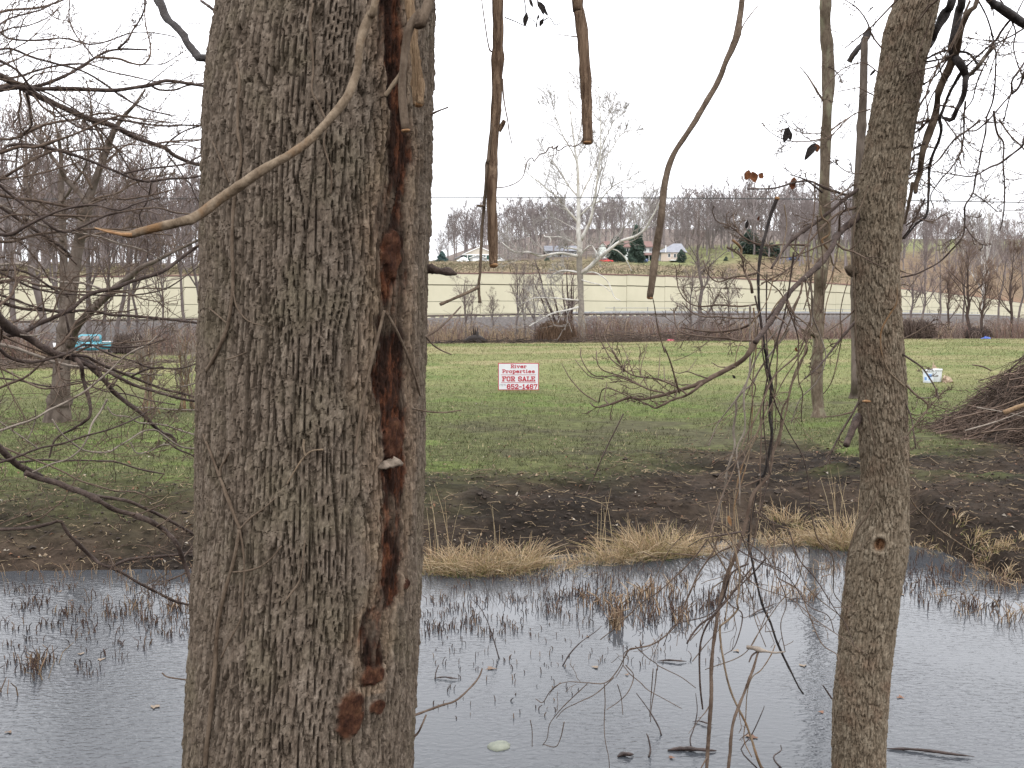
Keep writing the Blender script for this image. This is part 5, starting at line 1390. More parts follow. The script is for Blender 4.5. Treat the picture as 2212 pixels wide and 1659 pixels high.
c0 = hit(1078, 1612, 0.0); an = np.linspace(0, 2 * math.pi, 22, endpoint=False); V = []
for f, z in ((1, -.03), (.96, .004), (.7, .012), (.3, .016)):
    w_ = 1 + .12 * np.sin(an * 2 + 1) + .05 * rng.normal(size=22)
    V.append(np.stack([c0[0] + .055 * f * w_ * np.cos(an), c0[1] + .07 * f * w_ * np.sin(an), np.full(22, z)], 1))
V = np.concatenate(V); Q = [(j * 22 + i, j * 22 + (i + 1) % 22, (j + 1) * 22 + (i + 1) % 22, (j + 1) * 22 + i) for j in range(3) for i in range(22)]
mb = MB(); mb.add(V, Q=Q, T=[(66, 66 + i, 67 + i) for i in range(1, 21)])
solo(mb, 'pale_stone', 'pale_stone', 'pale greenish flat stone just breaking the water surface', 'stone', loc=c0)
n = 26                                                          # leaves lying on the water
x = rng.uniform(0, 2212, n); y = rng.uniform(1240, 1640, n); lf = MB()
for i in range(n):
    p = hit(x[i], y[i], .004); s = rng.uniform(.012, .03); a = rng.uniform(0, 6.28)
    k_ = np.linspace(0, 2 * math.pi, 8, endpoint=False); rr = s * (1 + .5 * np.cos(3 * k_ + 1)) * rng.uniform(.7, 1.2, 8)
    V = np.concatenate([[p + (0, 0, .003)], np.stack([p[0] + rr * np.cos(k_ + a), p[1] + rr * np.sin(k_ + a), np.full(8, .003) + .004 * rng.random(8)], 1)])
    lf.add(V, T=[(0, j + 1, (j + 1) % 8 + 1) for j in range(8)], C=np.array([[.20, .13, .085], [.15, .075, .045], [.22, .17, .125]])[rng.integers(0, 3)] * rng.uniform(.7, 1.2))
solo(lf, 'floating_leaves', 'leaf_dead', 'single dead leaves lying on the water', 'leaves', kind='stuff', col=True, smooth=False)

# ------------------------------------------------------------------ trunks with real bark
def edges(rowsD, Yc):
    """left and right outline at heights of the picture -> height, axis, radius"""
    out = []
    for y, xl, xr in rowsD:
        p = at((xl + xr) / 2, y, Yc); out.append((p[2], p[0], (xr - xl) / 2 / FPX * Yc))
    out.sort()
    return np.array(out)

def bark_trunk(E, Yc, zlo, zhi, dz, front, backn, height_fn, yoff=None):
    zs = np.concatenate([np.linspace(zlo, E[0, 0], 24, endpoint=False), np.arange(E[0, 0], E[-1, 0], dz), np.linspace(E[-1, 0], zhi, 40)])
    cx = np.interp(zs, E[:, 0], E[:, 1]); rr = np.interp(zs, E[:, 0], E[:, 2])
    sl0 = (E[1, 1] - E[0, 1]) / (E[1, 0] - E[0, 0]); sl1 = (E[-1, 1] - E[-2, 1]) / (E[-1, 0] - E[-2, 0])
    cx = np.where(zs < E[0, 0], E[0, 1] + sl0 * (zs - E[0, 0]), cx); cx = np.where(zs > E[-1, 0], E[-1, 1] + sl1 * (zs - E[-1, 0]), cx)
    rr = np.where(zs < E[0, 0], rr + .35 * rr[0] * ((E[0, 0] - zs) / max(E[0, 0] - zlo, .01)) ** 1.6, rr)
    rr = np.where(zs > E[-1, 0], rr * (1 - .25 * (zs - E[-1, 0]) / (zhi - E[-1, 0])), rr)
    # angle measured from the side facing the field's near bank
    th = np.concatenate([np.linspace(-1.85, 1.85, front), np.linspace(1.85, 2 * math.pi - 1.85, backn + 2)[1:-1]])
    TH, ZZ_ = np.meshgrid(th, zs)
    RR_ = np.repeat(rr[:, None], len(th), 1); S_ = TH * np.mean(E[:, 2])
    h, at_ = height_fn(S_, ZZ_, TH, cx, rr)
    rad = RR_ + h
    X = cx[:, None] + rad * np.sin(TH); Y = Yc - rad * np.cos(TH)
    if yoff is not None: Y = Y + yoff(zs)[:, None]
    k, n = X.shape; ix = np.arange(k * n).reshape(k, n); nx = np.roll(ix, -1, axis=1)
    Q = np.stack([ix[:-1], nx[:-1], nx[1:], ix[1:]], -1).reshape(-1, 4)
    return np.stack([X, Y, ZZ_], -1).reshape(-1, 3), Q, at_

YBT = 3.3
E1 = edges([(0, 486, 934), (150, 464, 933), (300, 450, 929), (450, 443, 925), (600, 443, 921), (800, 438, 915), (1000, 433, 914), (1180, 427, 913), (1350, 416, 906), (1500, 405, 901), (1659, 398, 896)], YBT)
def z_of(y, Y=2.97): return at(1106, y, Y)[2]
def th_of(x, y):
    z = z_of(y); c_ = np.interp(z, E1[:, 0], E1[:, 1]); r_ = np.interp(z, E1[:, 0], E1[:, 2]); Yg = YBT - r_
    for _ in range(6):
        X = at(x, y, Yg)[0]; s_ = np.clip((X - c_) / r_, -.985, .985); Yg = YBT - r_ * math.sqrt(1 - s_ * s_)
    return math.asin(s_), at(x, y, Yg)[2], Yg
# the rotten streak down the right of the trunk: place, half width (in the picture), depth of colour
ROT = [(-60, 845, 22), (60, 848, 24), (130, 850, 22), (210, 856, 14), (270, 864, 20), (330, 868, 26), (400, 862, 24), (460, 848, 28), (540, 850, 30), (640, 852, 28), (720, 845, 30), (790, 842, 34), (860, 850, 34), (930, 856, 34), (1000, 858, 30), (1060, 858, 26), (1120, 852, 26), (1180, 852, 24), (1240, 852, 20), (1290, 845, 24), (1330, 812, 20), (1380, 806, 22), (1440, 806, 16), (1470, 800, 16)]
rt_ = np.array([(*th_of(x, y)[:2], w) for y, x, w in ROT]); rt_ = rt_[np.argsort(rt_[:, 1])]
# orange fungus-eaten patches near the bottom (x, y, half width, half height)
PATCH = [(757, 1545, 34, 58), (805, 1462, 34, 22), (852, 950, 30, 50), (850, 545, 26, 60), (815, 1528, 20, 18), (880, 1262, 16, 14)]
pa_ = [(*th_of(x, y)[:2], w / 235.0, h_ / FPX * 2.97) for x, y, w, h_ in PATCH]
def bark1(S_, Z_, TH, cx, rr):
    wu = 1.9 * vnoise(S_ / .10, Z_ / .30, 1) + .7 * vnoise(S_ / .05, Z_ / .12, 2)
    u = S_ / .0195 + wu; v = Z_ / .30 + 1.0 * vnoise(S_ / .03, Z_ / .3, 3)
    f1, f2, hid, dv = voro(u, v, 4, 1.0)
    e = (f2 - f1) + .10 * fbm(S_ / .006, Z_ / .012, 33, 2)
    plate = np.clip((e - .03) / .13, 0, 1)
    h = .0165 * plate + .008 * (hid - .5) + .004 * np.clip(-dv, -.5, .6) * plate
    # flakes: the ridges are broken into thin overlapping scales with sharp lips
    u2 = S_ / .0095 + .6 * vnoise(S_ / .03, Z_ / .07, 6); v2 = Z_ / .048 + .8 * vnoise(S_ / .018, Z_ / .05, 7)
    g1, g2, hid2, dv2 = voro(u2, v2, 8, 1.0)
    h += (.0042 * (hid2 - .5) + .004 * np.clip(-dv2, -.5, .5)) * (.3 + .7 * plate) + .0025 * np.clip((g2 - g1) / .1, 0, 1) * plate
    h += .0046 * fbm(S_ / .0055, Z_ / .018, 9, 3) + .012 * fbm(S_ / .22, Z_ / .5, 10, 2) - .018
    # rotten streak
    c_ = np.interp(Z_, rt_[:, 1], rt_[:, 0]); w_ = np.interp(Z_, rt_[:, 1], rt_[:, 2]) / 235.0 * 1.5
    dd = (TH - c_ + .035 * fbm(Z_ / .05, Z_ * 0 + 1.5, 14, 3)) / w_ + .55 * fbm(S_ / .03, Z_ / .06, 15, 3)
    rot = 1 - sstep(.65, 1.15, np.abs(dd))
    rot = np.where(Z_ < rt_[0, 1] - .02, 0, rot)
    rot = rot * (.55 + .45 * sstep(-.25, .05, fbm(S_ / .06, Z_ / .16, 16, 3)))
    fringe = (1 - sstep(1.0, 2.4, np.abs(dd))) * (Z_ > rt_[0, 1] - .05)
    org = np.zeros_like(rot)
    for (t_, z_, a_, b_) in pa_:
        d_ = np.hypot((TH - t_) / a_, (Z_ - z_) / b_) + .35 * fbm(S_ / .025, Z_ / .03, 18, 3)
        org = np.maximum(org, 1 - sstep(.75, 1.0, d_))
    soft = .006 * fbm(S_ / .02, Z_ / .035, 19, 4)
    h = h * (1 - rot) + rot * (-.011 + soft + .4 * h)
    h = h * (1 - org) + org * (.004 + soft * 1.5)
    return h, {'rot': rot.ravel(), 'orange': org.ravel(), 'fringe': (fringe * (1 - rot)).ravel()}
V, Q, at_ = bark_trunk(E1, YBT, .12, 6.5, .0039, 320, 44, bark1)
big_base = np.array([E1[0, 1] - .02, YBT, .3])
BT = thing('big_tree', 'big tree with thick furrowed grey bark filling the left foreground', 'tree', big_base)
me = to_mesh('trunk', V - big_base, Q, None, False, None, at_)
# bark with rot: colours of dead wood where the streak runs
m, t, b = node_mat('bark_trunk')
N = t.nodes.new; L = t.links.new
co = N('ShaderNodeTexCoord'); mp = N('ShaderNodeMapping'); mp.inputs['Scale'].default_value = (1, 1, .4); L(co.outputs['Object'], mp.inputs[0])
def noise(sc, vec, det=6, ro=.6):
    n_ = N('ShaderNodeTexNoise'); n_.inputs['Scale'].default_value = sc; n_.inputs['Detail'].default_value = det; n_.inputs['Roughness'].default_value = ro; L(vec, n_.inputs['Vector']); return n_.outputs[0]
def ramp(v, stops):
    r_ = N('ShaderNodeValToRGB'); el = r_.color_ramp.elements
    while len(el) < len(stops): el.new(.5)
    for e_, (p_, c_) in zip(el, stops): e_.position = p_; e_.color = (*c_, 1)
    L(v, r_.inputs[0]); return r_.outputs[0]
def mixc(f, a, c):
    x_ = N('ShaderNodeMix'); x_.data_type = 'RGBA'; L(f, x_.inputs[0]); L(a, x_.inputs[6]); L(c, x_.inputs[7]); return x_.outputs[2]
def attr(nm):
    a_ = N('ShaderNodeAttribute'); a_.attribute_name = nm; return a_.outputs['Fac']
def mul(a, k):
    x_ = N('ShaderNodeMath'); x_.operation = 'MULTIPLY'; L(a, x_.inputs[0])
    if isinstance(k, (int, float)): x_.inputs[1].default_value = k
    else: L(k, x_.inputs[1])
    return x_.outputs[0]
base = ramp(noise(34, mp.outputs[0], 8, .7), [(.28, (.068, .051, .037)), (.5, (.118, .092, .070)), (.74, (.192, .157, .124))])
mossy = ramp(noise(5, co.outputs['Object'], 4), [(.48, (0, 0, 0)), (.68, (.55, .55, .55))])
c1 = mixc(mossy, base, ramp(noise(60, mp.outputs[0]), [(.3, (.088, .073, .048)), (.7, (.145, .124, .083))]))
frg = ramp(noise(45, mp.outputs[0], 8, .7), [(.3, (.10, .055, .03)), (.52, (.20, .13, .08)), (.72, (.36, .27, .18))])
c2 = mixc(mul(attr('fringe'), .32), c1, frg)
rotc = ramp(noise(22, mp.outputs[0], 8, .7), [(.34, (.008, .005, .0035)), (.50, (.024, .011, .007)), (.60, (.075, .028, .014)), (.76, (.19, .10, .052))])
c3 = mixc(attr('rot'), c2, rotc)
orc = ramp(noise(26, co.outputs['Object'], 8, .7), [(.3, (.016, .007, .005)), (.5, (.045, .019, .011)), (.72, (.09, .044, .024))])
c4 = mixc(attr('orange'), c3, orc)
def grit(col, sc, lo, hi):
    r_ = N('ShaderNodeMapRange'); r_.inputs['From Min'].default_value = .3; r_.inputs['From Max'].default_value = .7; r_.inputs['To Min'].default_value = lo; r_.inputs['To Max'].default_value = hi
    L(noise(sc, mp.outputs[0], 6, .75), r_.inputs['Value'])
    v_ = N('ShaderNodeVectorMath'); v_.operation = 'SCALE'; L(col, v_.inputs[0]); L(r_.outputs[0], v_.inputs['Scale']); return v_.outputs[0]
c4 = grit(c4, 140, .5, 1.6)
L(c4, b.inputs['Base Color']); b.inputs['Roughness'].default_value = .95; b.inputs['Specular IOR Level'].default_value = .12
bu = N('ShaderNodeBump'); bu.inputs['Strength'].default_value = .7; bu.inputs['Distance'].default_value = .003
L(noise(260, mp.outputs[0], 5), bu.inputs['Height']); L(bu.outputs[0], b.inputs['Normal'])
part(me, 'trunk', 'bark_trunk', BT)

def hug(x, y, off):
    t_, z_, Yg = th_of(x, y)
    return at(x, y, Yg - off)
Z3 = Zm(500, 0, 2.212); Z4 = Zm(500, 750, 2.212); Z7b = Zm(500, 1400, 2.331)
# shelf of pale fungus
p0 = hug(833, 1002, 0.0); an = np.linspace(-.15, math.pi + .15, 18); V = []
rg = np.random.default_rng(5); edge = 1 + .16 * rg.normal(size=18); lump = rg.normal(0, .0022, (5, 18))
for j, (f, dz) in enumerate(((.72, -.013), (1.0, -.011), (1.04, -.006), (.86, .004), (.45, .013))):
    V.append(np.stack([p0[0] + .052 * f * np.cos(an) * (1 + .1 * (edge - 1)), p0[1] + .016 - .036 * f * np.sin(an) * edge, np.full(18, p0[2]) + dz + lump[j] + .006 * np.cos(an)], 1))
V = np.concatenate(V); Q = [(j * 18 + i, j * 18 + i + 1, (j + 1) * 18 + i + 1, (j + 1) * 18 + i) for j in range(4) for i in range(17)]
mb = MB(); mb.add(V, Q=Q, T=[(0, i + 1, i) for i in range(1, 17)]); part(mb, 'bracket_fungus', 'fungus', BT, label='pale grey bracket fungus beside the rotten streak')

class Done(list):
    pass          # points already placed in the picture

def wpath(pts, Zf, s, w0, w1, Y0, Y1, n, pre=None, wob=.012, seed=0, post=None):
    """limb traced in the photograph, laid at its own depth; pre and post run on in the world, outside the view"""
    D = np.array(pts) if isinstance(pts, Done) else np.array([Zf(p) for p in pts])
    k_ = len(D)
    Yd = np.linspace(Y0, Y1, k_)
    rg = np.random.default_rng(seed + 999); Yd = Yd + np.concatenate([[0], np.cumsum(rg.normal(0, wob, k_ - 1))]) * Y0 * .5
    P = np.array([at(x, y, yy) for (x, y), yy in zip(D, Yd)])
    ww = np.linspace(w0, w1, k_) if not isinstance(w0, (list, tuple)) else np.array(w0, float)
    Rr = ww / s * .78551 / 2 / FPX * Yd
    A_ = np.concatenate([P, Rr[:, None]], 1)
    if isinstance(pre, tuple) and pre[0] == 'left':
        d_ = P[0] - P[1]; d_ = d_ / np.linalg.norm(d_); a_ = P[0] + d_ * .35; r_ = Rr[0]
        pre = [(lt_b[0] + .05, lt_b[1] + .05, a_[2] + .5 * d_[2] - .1, r_ * 1.6), (.5 * a_[0] + .5 * lt_b[0], .5 * a_[1] + .5 * lt_b[1], a_[2] + .25 * d_[2], r_ * 1.25), (*a_, r_ * 1.08)]
    if pre is not None: A_ = np.concatenate([np.array(pre, float).reshape(-1, 4), A_])
    if post is not None: A_ = np.concatenate([A_, np.array(post, float).reshape(-1, 4)])
    S_ = smooth_path(A_, n)
    return S_[:, :3], np.maximum(S_[:, 3], .0006)

def knobs(Rr, rng, amt=.25, n=3):
    k_ = len(Rr); x = np.arange(k_)
    f = np.ones(k_)
    for _ in range(n):
        c_ = rng.uniform(0, k_); f += amt * rng.random() * np.exp(-((x - c_) / 1.3) ** 2)
    return Rr * f

class Limbs:
    def __init__(s, parent, seed): s.parent = parent; s.P = []; s.R = []; s.rng = np.random.default_rng(seed); s.i = seed
    def add(s, pts, w0, w1, Zf, sc, Y0, Y1, material='bark_dark', name='limb', pre=None, post=None, sides=7, rough=.28, twigs=True, n=None):
        s.i += 1
        n = n or int(8 + 6 * len(pts))
        P, Rr = wpath(pts, Zf, sc, w0, w1, Y0, Y1, n, pre, seed=s.i, post=post)
        Rr = knobs(Rr * 1.22, s.rng, .3, max(2, n // 14))
        mb = MB(); mb.tube(P, Rr, sides, rough, s.i)
        o = part(mb, name, material, s.parent)
        if twigs:
            ii = np.linspace(0, n - 1, 8).astype(int)
            s.P.append(P[ii]); s.R.append(Rr[ii])
        return o
    def twigs(s, per=5, per2=3, ratio=.2, material='twig', up=.25, ang=45, rmin=.0011, rr=.38, per3=0, name='twigs', t0=.15):
        mb = MB()
        c1, r1 = sprout(np.array(s.P), np.array(s.R), s.rng, per, ang, ratio, rr, k=6, up=up, wob=.28, t0=t0, rmin=rmin)
        r1 = np.minimum(r1, .006)
        mb.tubes(c1, r1, 5)
        if per2:
            c2, r2 = sprout(c1, r1, s.rng, per2, 42, .5, .65, k=5, up=up * .6, wob=.3, t0=.2, rmin=rmin * .8); mb.tubes(c2, r2, 4)
            if per3:
                c3, r3 = sprout(c2, r2, s.rng, per3, 40, .5, .7, k=4, up=up * .5, wob=.3, t0=.2, rmin=rmin * .7); mb.tubes(c3, r3, 3)
        return part(mb, name, material, s.parent, kind='stuff')

ZA = Zm(0, 0, 2.3693); ZB = Zm(0, 600, 2.3693); ZC = Zm(0, 1300, 2.0433); SA = 2.3693
# limbs of the big tree itself
LB = Limbs(BT, 1000)
LB.add([(1440, 372), (1410, 375), (1310, 378), (1280, 355), (1220, 280), (1190, 220), (1140, 170), (1080, 110), (1050, 30), (1030, -20)], 34, 44, ZA, SA, 3.45, 3.9, 'bark_black', twigs=False, post=[(*at(330, -90, 4.0), .013), (*at(300, -260, 4.2), .01)])
LB.add([(1480, 130), (1450, 110), (1360, 40), (1310, 5)], 20, 14, ZA, SA, 3.4, 3.5, 'bark_dark', name='stub', twigs=False)
LB.add([(60, 850), (120, 855), (190, 870), (250, 875), (310, 895)], [60, 52, 44, 46, 14], None, Zm(1150, 450, 2.949), 2.949, 3.3, 3.25, 'bark_dark', name='broken_stub', twigs=False, rough=.6)
LB.add([(40, 1400), (70, 1395), (150, 1350), (220, 1290), (290, 1220), (345, 1160)], 18, 10, Zm(1150, 450, 2.949), 2.949, 3.3, 3.5, 'twig', name='sprig', twigs=False)
LB.add([(40, 1390), (70, 1410), (110, 1460), (180, 1510), (270, 1548)], 14, 8, Zm(1150, 450, 2.949), 2.949, 3.3, 3.4, 'twig', name='sprig', twigs=False)
LB.add([(1490, 700), (1520, 692), (1560, 675), (1620, 652)], 12, 7, Z3, 2.212, 3.25, 3.2, 'twig', name='sprig', twigs=False)
LB.add([(1400, 825), (1420, 830), (1500, 845), (1600, 850), (1700, 835)], 12, 6, Z4, 2.212, 3.1, 3.2, 'vine_brown', name='sprig', twigs=False)
LB.add([(-40, 1370), (0, 1355), (120, 1310), (210, 1280), (290, 1210), (340, 1150), (360, 1100)], 12, 7, ZV, 2.0427, 3.3, 3.6, 'twig', name='sprig', twigs=False)
LB.add([(-20, 1480), (0, 1460), (20, 1420), (45, 1360)], 12, 8, ZV, 2.0427, 3.2, 3.2, 'twig', name='sprig', twigs=False)
LB.add([(1080, 1165), (1060, 1165), (980, 1155), (935, 1145), (910, 1125)], 10, 6, ZC, 2.0433, 3.3, 3.4, 'twig', name='sprig', twigs=False)
# limb overhead that the cut vines hang from, above the view
mb = MB(); P_ = smooth_path(np.array([[-.45, 3.2, 4.3], [.1, 3.2, 4.55], [.8, 3.25, 4.6], [1.6, 3.3, 4.75]]), 24); mb.tube(P_, np.linspace(.12, .05, 24), 10, .2, 5); part(mb, 'limb', 'bark_big', BT)

# ------------------------------------------------------------------ cut vines in front of and beside the big trunk
def vine(name, label, pts, ws, Zf, s, Y0, Y1, material, pre=None, post=None, n=None, cut=None, sides=10, rough=.2, cat='vine', rings=False):
    global _vi
    _vi = globals().get('_vi', 0) + 1
    n = n or 10 + 8 * len(pts)
    ws_ = ws if len(ws) == len(pts) else list(np.interp(np.linspace(0, 1, len(pts)), np.linspace(0, 1, len(ws)), ws))
    P, Rr = wpath(pts, Zf, s, ws_, None, Y0, Y1, n, pre, wob=.006, seed=_vi + 50, post=post)
    t_ = thing(name, label, cat, P[0])
    mb = MB(); mb.tube(P, Rr, sides, rough, _vi + 50); part(mb, 'stem', material, t_)
    if cut:
        d = P[-1] - P[-3]; d /= np.linalg.norm(d)
        m2 = MB(); m2.tube(np.array([P[-1] - d * .003, P[-1] + d * .0015, P[-1] + d * .004]), np.array([Rr[-1] * 1.0, Rr[-1] * .96, Rr[-1] * .6]), sides, .15, 3); part(m2, 'cut_end', cut, t_)
    return t_, P, Rr
def side(t_, name, pts, w0, w1, Zf, s, Y0, Y1, material, n=None, sides=7, rough=.25):
    global _vi
    _vi += 1
    n = n or 6 + 6 * len(pts)
    P, Rr = wpath(pts, Zf, s, w0, w1, Y0, Y1, n, None, wob=.004, seed=_vi + 50)
    mb = MB(); mb.tube(P, Rr, sides, rough, _vi); return part(mb, name, material, t_)
ZU = Zm(1150, 0, 2.949); Z6 = Zm(1850, 0, 2.29); Z7 = Zm(1850, 500, 2.29); Z8 = Zm(1500, 900, 2.458); ZR = Zm(2400, 0, 3.317)

# pale vine curving across the trunk: written in one frame (upper left picture of the trunk)
mixp = [Z3(p) for p in [(1180, -10), (1150, 80), (1108, 180), (1085, 270), (1072, 400), (1045, 500), (1000, 600), (930, 690), (850, 780), (760, 870), (640, 950), (500, 1030), (380, 1110), (250, 1200), (130, 1290), (50, 1335)]] + [ZA(p) for p in [(1240, 1430), (1080, 1470), (950, 1500), (850, 1528), (780, 1520), (700, 1505), (610, 1482)]]
idt = lambda p: p
wz = [48, 52, 56, 48, 48, 52, 56, 52, 48, 50, 52, 56, 56, 58, 60, 62]; wz = [w / 2.212 for w in wz] + [w / SA for w in (64, 58, 52, 46, 34, 24, 10)]
top = at(mixp[0][0], mixp[0][1], 2.72)
t_, P, Rr = vine('cut_vine', 'thick pale cut vine curving across the front of the big trunk', mixp, [w for w in wz], idt, 1.0, 2.72, 2.55, 'vine_tan', pre=[(top[0] + .22, 2.85, top[2] + 1.1, .013), (top[0] + .10, 2.78, top[2] + .5, .012)], n=170, sides=12)
side(t_, 'torn_end', [(860, 1530), (800, 1528), (740, 1518), (680, 1505), (620, 1486)], 30, 6, ZA, SA, 2.553, 2.54, 'cut_wood')
# second cut vine on the right of the trunk with a side stub
s_ = at(*Z3((1510, -10)), 2.84)
t_, P, Rr = vine('cut_vine', 'grey cut vine with a side stub hanging at the top right of the big trunk', [(1510, -10), (1450, 80), (1390, 160), (1362, 280), (1345, 420), (1340, 560), (1350, 680), (1362, 795)], [66, 60, 54, 48, 46, 48, 52, 52], Z3, 2.212, 2.84, 2.86, 'vine_brown', pre=[(s_[0] + .3, 3.0, s_[2] + 1.0, .014)], cut='cut_wood')
side(t_, 'side_stub', [(1340, 440), (1290, 510), (1235, 585)], 34, 26, Z3, 2.212, 2.86, 2.84, 'vine_tan')
# splintered vine remnant on the bark
t_, P, Rr = vine('splintered_vine', 'splintered fibrous vine stump on the bark at upper right of trunk', [(1385, -20), (1400, 150), (1420, 330), (1435, 500), (1440, 640)], [50, 55, 60, 62, 48], Z3, 2.212, 2.98, 2.96, 'fibre_wood', pre=[(*at(*Z3((1370, -300)), 3.0), .01)], cut='cut_wood', rough=.7, sides=14)
for i in range(9):
    a = rng.uniform(-24, 24); side(t_, 'fibre', [(1395 + a, 120 + 40 * i % 160), (1415 + a, 330), (1436 + a * 1.1, 560 + rng.uniform(0, 90))], 10, 3, Z3, 2.212, 2.965, 2.945, 'fibre_wood', sides=4)

# vines clinging to the trunk
def clinger(label, ptsD, w0, w1, material, off=.012, sides_=None):
    P = np.array([hug(x, y, off + .006 * (i % 2)) for i, (x, y) in enumerate(ptsD)]); n = 8 + 7 * len(ptsD)
    Rr = np.linspace(w0, w1, len(P)) / 2 / FPX * 2.95
    S_ = smooth_path(np.concatenate([P, Rr[:, None]], 1), n)
    t_ = thing('clinging_vine', label, 'vine', S_[-1, :3]); mb = MB(); mb.tube(S_[:, :3], S_[:, 3], 7, .3, n); part(mb, 'stem', material, t_)
    for pts, wa, wb in (sides_ or []):
        P = np.array([hug(x, y, off + .004) for x, y in pts]); S_ = smooth_path(P, 6 + 6 * len(P))
        mb = MB(); mb.tube(S_, np.linspace(wa, wb, len(S_)) / 2 / FPX * 2.95, 6, .3, 4); part(mb, 'side_stem', material, t_)
    return t_
z3 = lambda L_: [Z3(p) for p in L_]; z4 = lambda L_: [Z4(p) for p in L_]; z7 = lambda L_: [Z7b(p) for p in L_]
clinger('thin brown vine running down the left side of the big trunk', z3([(335, 380), (350, 500), (340, 680), (340, 800), (362, 950), (330, 1130), (312, 1300), (305, 1500)]) + z4([(312, 20), (300, 200), (270, 350), (205, 500), (150, 600)]), 7, 9, 'vine_brown', .012, [(z4([(312, 110), (335, 210), (400, 290), (500, 325)]), 5, 2), (z4([(165, 215), (220, 260), (272, 305)]), 4, 4), (z4([(270, 530), (330, 510), (400, 480)]), 4, 2)])
clinger('brown vine climbing the lower left of the big trunk', z7([(370, 130), (350, 250), (325, 360), (270, 550), (235, 720), (220, 850), (215, 1000), (200, 1150), (185, 1300), (160, 1500), (148, 1650)]), 8, 11, 'vine_brown', .014, [(z7([(372, 130), (395, 280), (400, 420), (390, 560), (380, 700), (300, 850), (250, 960)]), 5, 4), (z7([(330, 405), (420, 395), (500, 370), (580, 310), (640, 235)]), 5, 3), (z7([(640, 615), (700, 540), (760, 440), (790, 200)]), 5, 3)])
clinger('forked twig vine at mid height on the left of the big trunk', z4([(130, 985), (180, 1110), (230, 1240), (290, 1400), (352, 1560)]), 6, 9, 'vine_brown', .014, [(z4([(290, 1095), (240, 1180), (232, 1240)]), 6, 6), (z4([(352, 1560), (420, 1490), (490, 1440), (570, 1370)]), 5, 3)])
clinger('long straight twig slanting over the bark left of the rotten streak', z4([(1232, 230), (1195, 380), (1150, 560), (1105, 780), (1075, 950), (1055, 1105)]), 8, 7, 'vine_brown', .02)
clinger('straight twig slanting right across the rotten streak', z4([(1245, 245), (1310, 360), (1380, 520), (1420, 640), (1450, 745)]), 7, 5, 'vine_brown', .02)
clinger('small curled twig in the middle of the big trunk', z4([(640, 1285), (690, 1200), (740, 1125), (790, 1085), (860, 1075)]), 4, 4, 'vine_tan', .016, [(z4([(745, 1015), (740, 1060), (752, 1115)]), 6, 5)])
clinger('thin twig lying on the upper middle of the big trunk', z3([(800, 20), (780, 150), (800, 400), (790, 550), (840, 650), (880, 760), (865, 880), (910, 1050), (905, 1180)]), 6, 4, 'vine_brown', .014)
clinger('pale thin twig on the upper left of the big trunk', z3([(185, 860), (230, 960), (290, 1110)]), 4, 4, 'vine_brown', .014)

# cut vines hanging beside the trunk
h1 = [(646, -20), (648, 200), (645, 380), (645, 490), (640, 600), (630, 900), (612, 1100), (605, 1300), (602, 1475), (598, 1620), (600, 1750), (604, 1900), (608, 2050), (612, 2155)]
p_ = at(*ZU(h1[0]), 3.2)
t_, P, Rr = vine('hanging_vine', 'thick shaggy cut vine hanging just right of the big trunk', h1, [82, 82, 84, 102, 88, 84, 76, 78, 80, 76, 72, 72, 74, 64], ZU, 2.949, 3.2, 3.2, 'vine_bark', pre=[(p_[0] - .02, 3.2, 4.55, .024), (p_[0], 3.2, 4.0, .021)], n=150, cut='cut_wood', sides=16, rough=.3)
lowp = lambda L_: [(x, y + 1327) for x, y in L_]
side(t_, 'side_stem', [(600, 1000), (580, 1150), (565, 1300)] + lowp([(555, 0), (550, 150), (535, 330), (520, 500), (510, 700), (500, 900), (490, 1000), (500, 1130)]), 24, 26, ZU, 2.949, 3.17, 3.16, 'vine_brown', n=70)
side(t_, 'stub', lowp([(535, 345), (510, 345), (480, 340)]), 26, 20, ZU, 2.949, 3.163, 3.15, 'vine_brown')
side(t_, 'side_branch', lowp([(495, 1000), (400, 1045), (300, 1090), (178, 1142)]), 26, 26, ZU, 2.949, 3.16, 3.1, 'vine_brown')
side(t_, 'side_stub', [(650, 1060), (672, 1030), (700, 978)], 44, 34, ZU, 2.949, 3.19, 3.17, 'vine_bark')
side(t_, 'tendril', [(512, -20), (540, 180), (575, 390), (605, 420)], 9, 14, ZU, 2.949, 3.2, 3.2, 'twig')
side(t_, 'tendril', [(684, 640), (690, 760), (705, 870), (725, 970), (740, 1080), (762, 1170)], 14, 7, ZU, 2.949, 3.18, 3.15, 'twig')
sq = [(735, 970), (770, 965), (778, 1050), (792, 1065), (770, 1080), (755, 1095), (790, 1095), (760, 1130), (790, 1120), (803, 1160), (780, 1158)]
side(t_, 'tendril', sq, 4, 3, ZU, 2.949, 3.16, 3.15, 'twig', n=80)
h2 = [(1290, -20), (1300, 60), (1312, 140), (1332, 280), (1345, 450), (1356, 620), (1366, 800), (1370, 950), (1374, 1160)]
p_ = at(*ZU(h2[0]), 3.25)
t_, P, Rr = vine('hanging_vine', 'second thick cut vine hanging over the top of the sycamore', h2, [84, 84, 84, 98, 88, 88, 84, 82, 80], ZU, 2.949, 3.25, 3.25, 'vine_bark', pre=[(p_[0] - .16, 3.25, 4.6, .024), (p_[0] - .05, 3.25, 3.8, .021)], n=110, cut='cut_wood', sides=16, rough=.3)
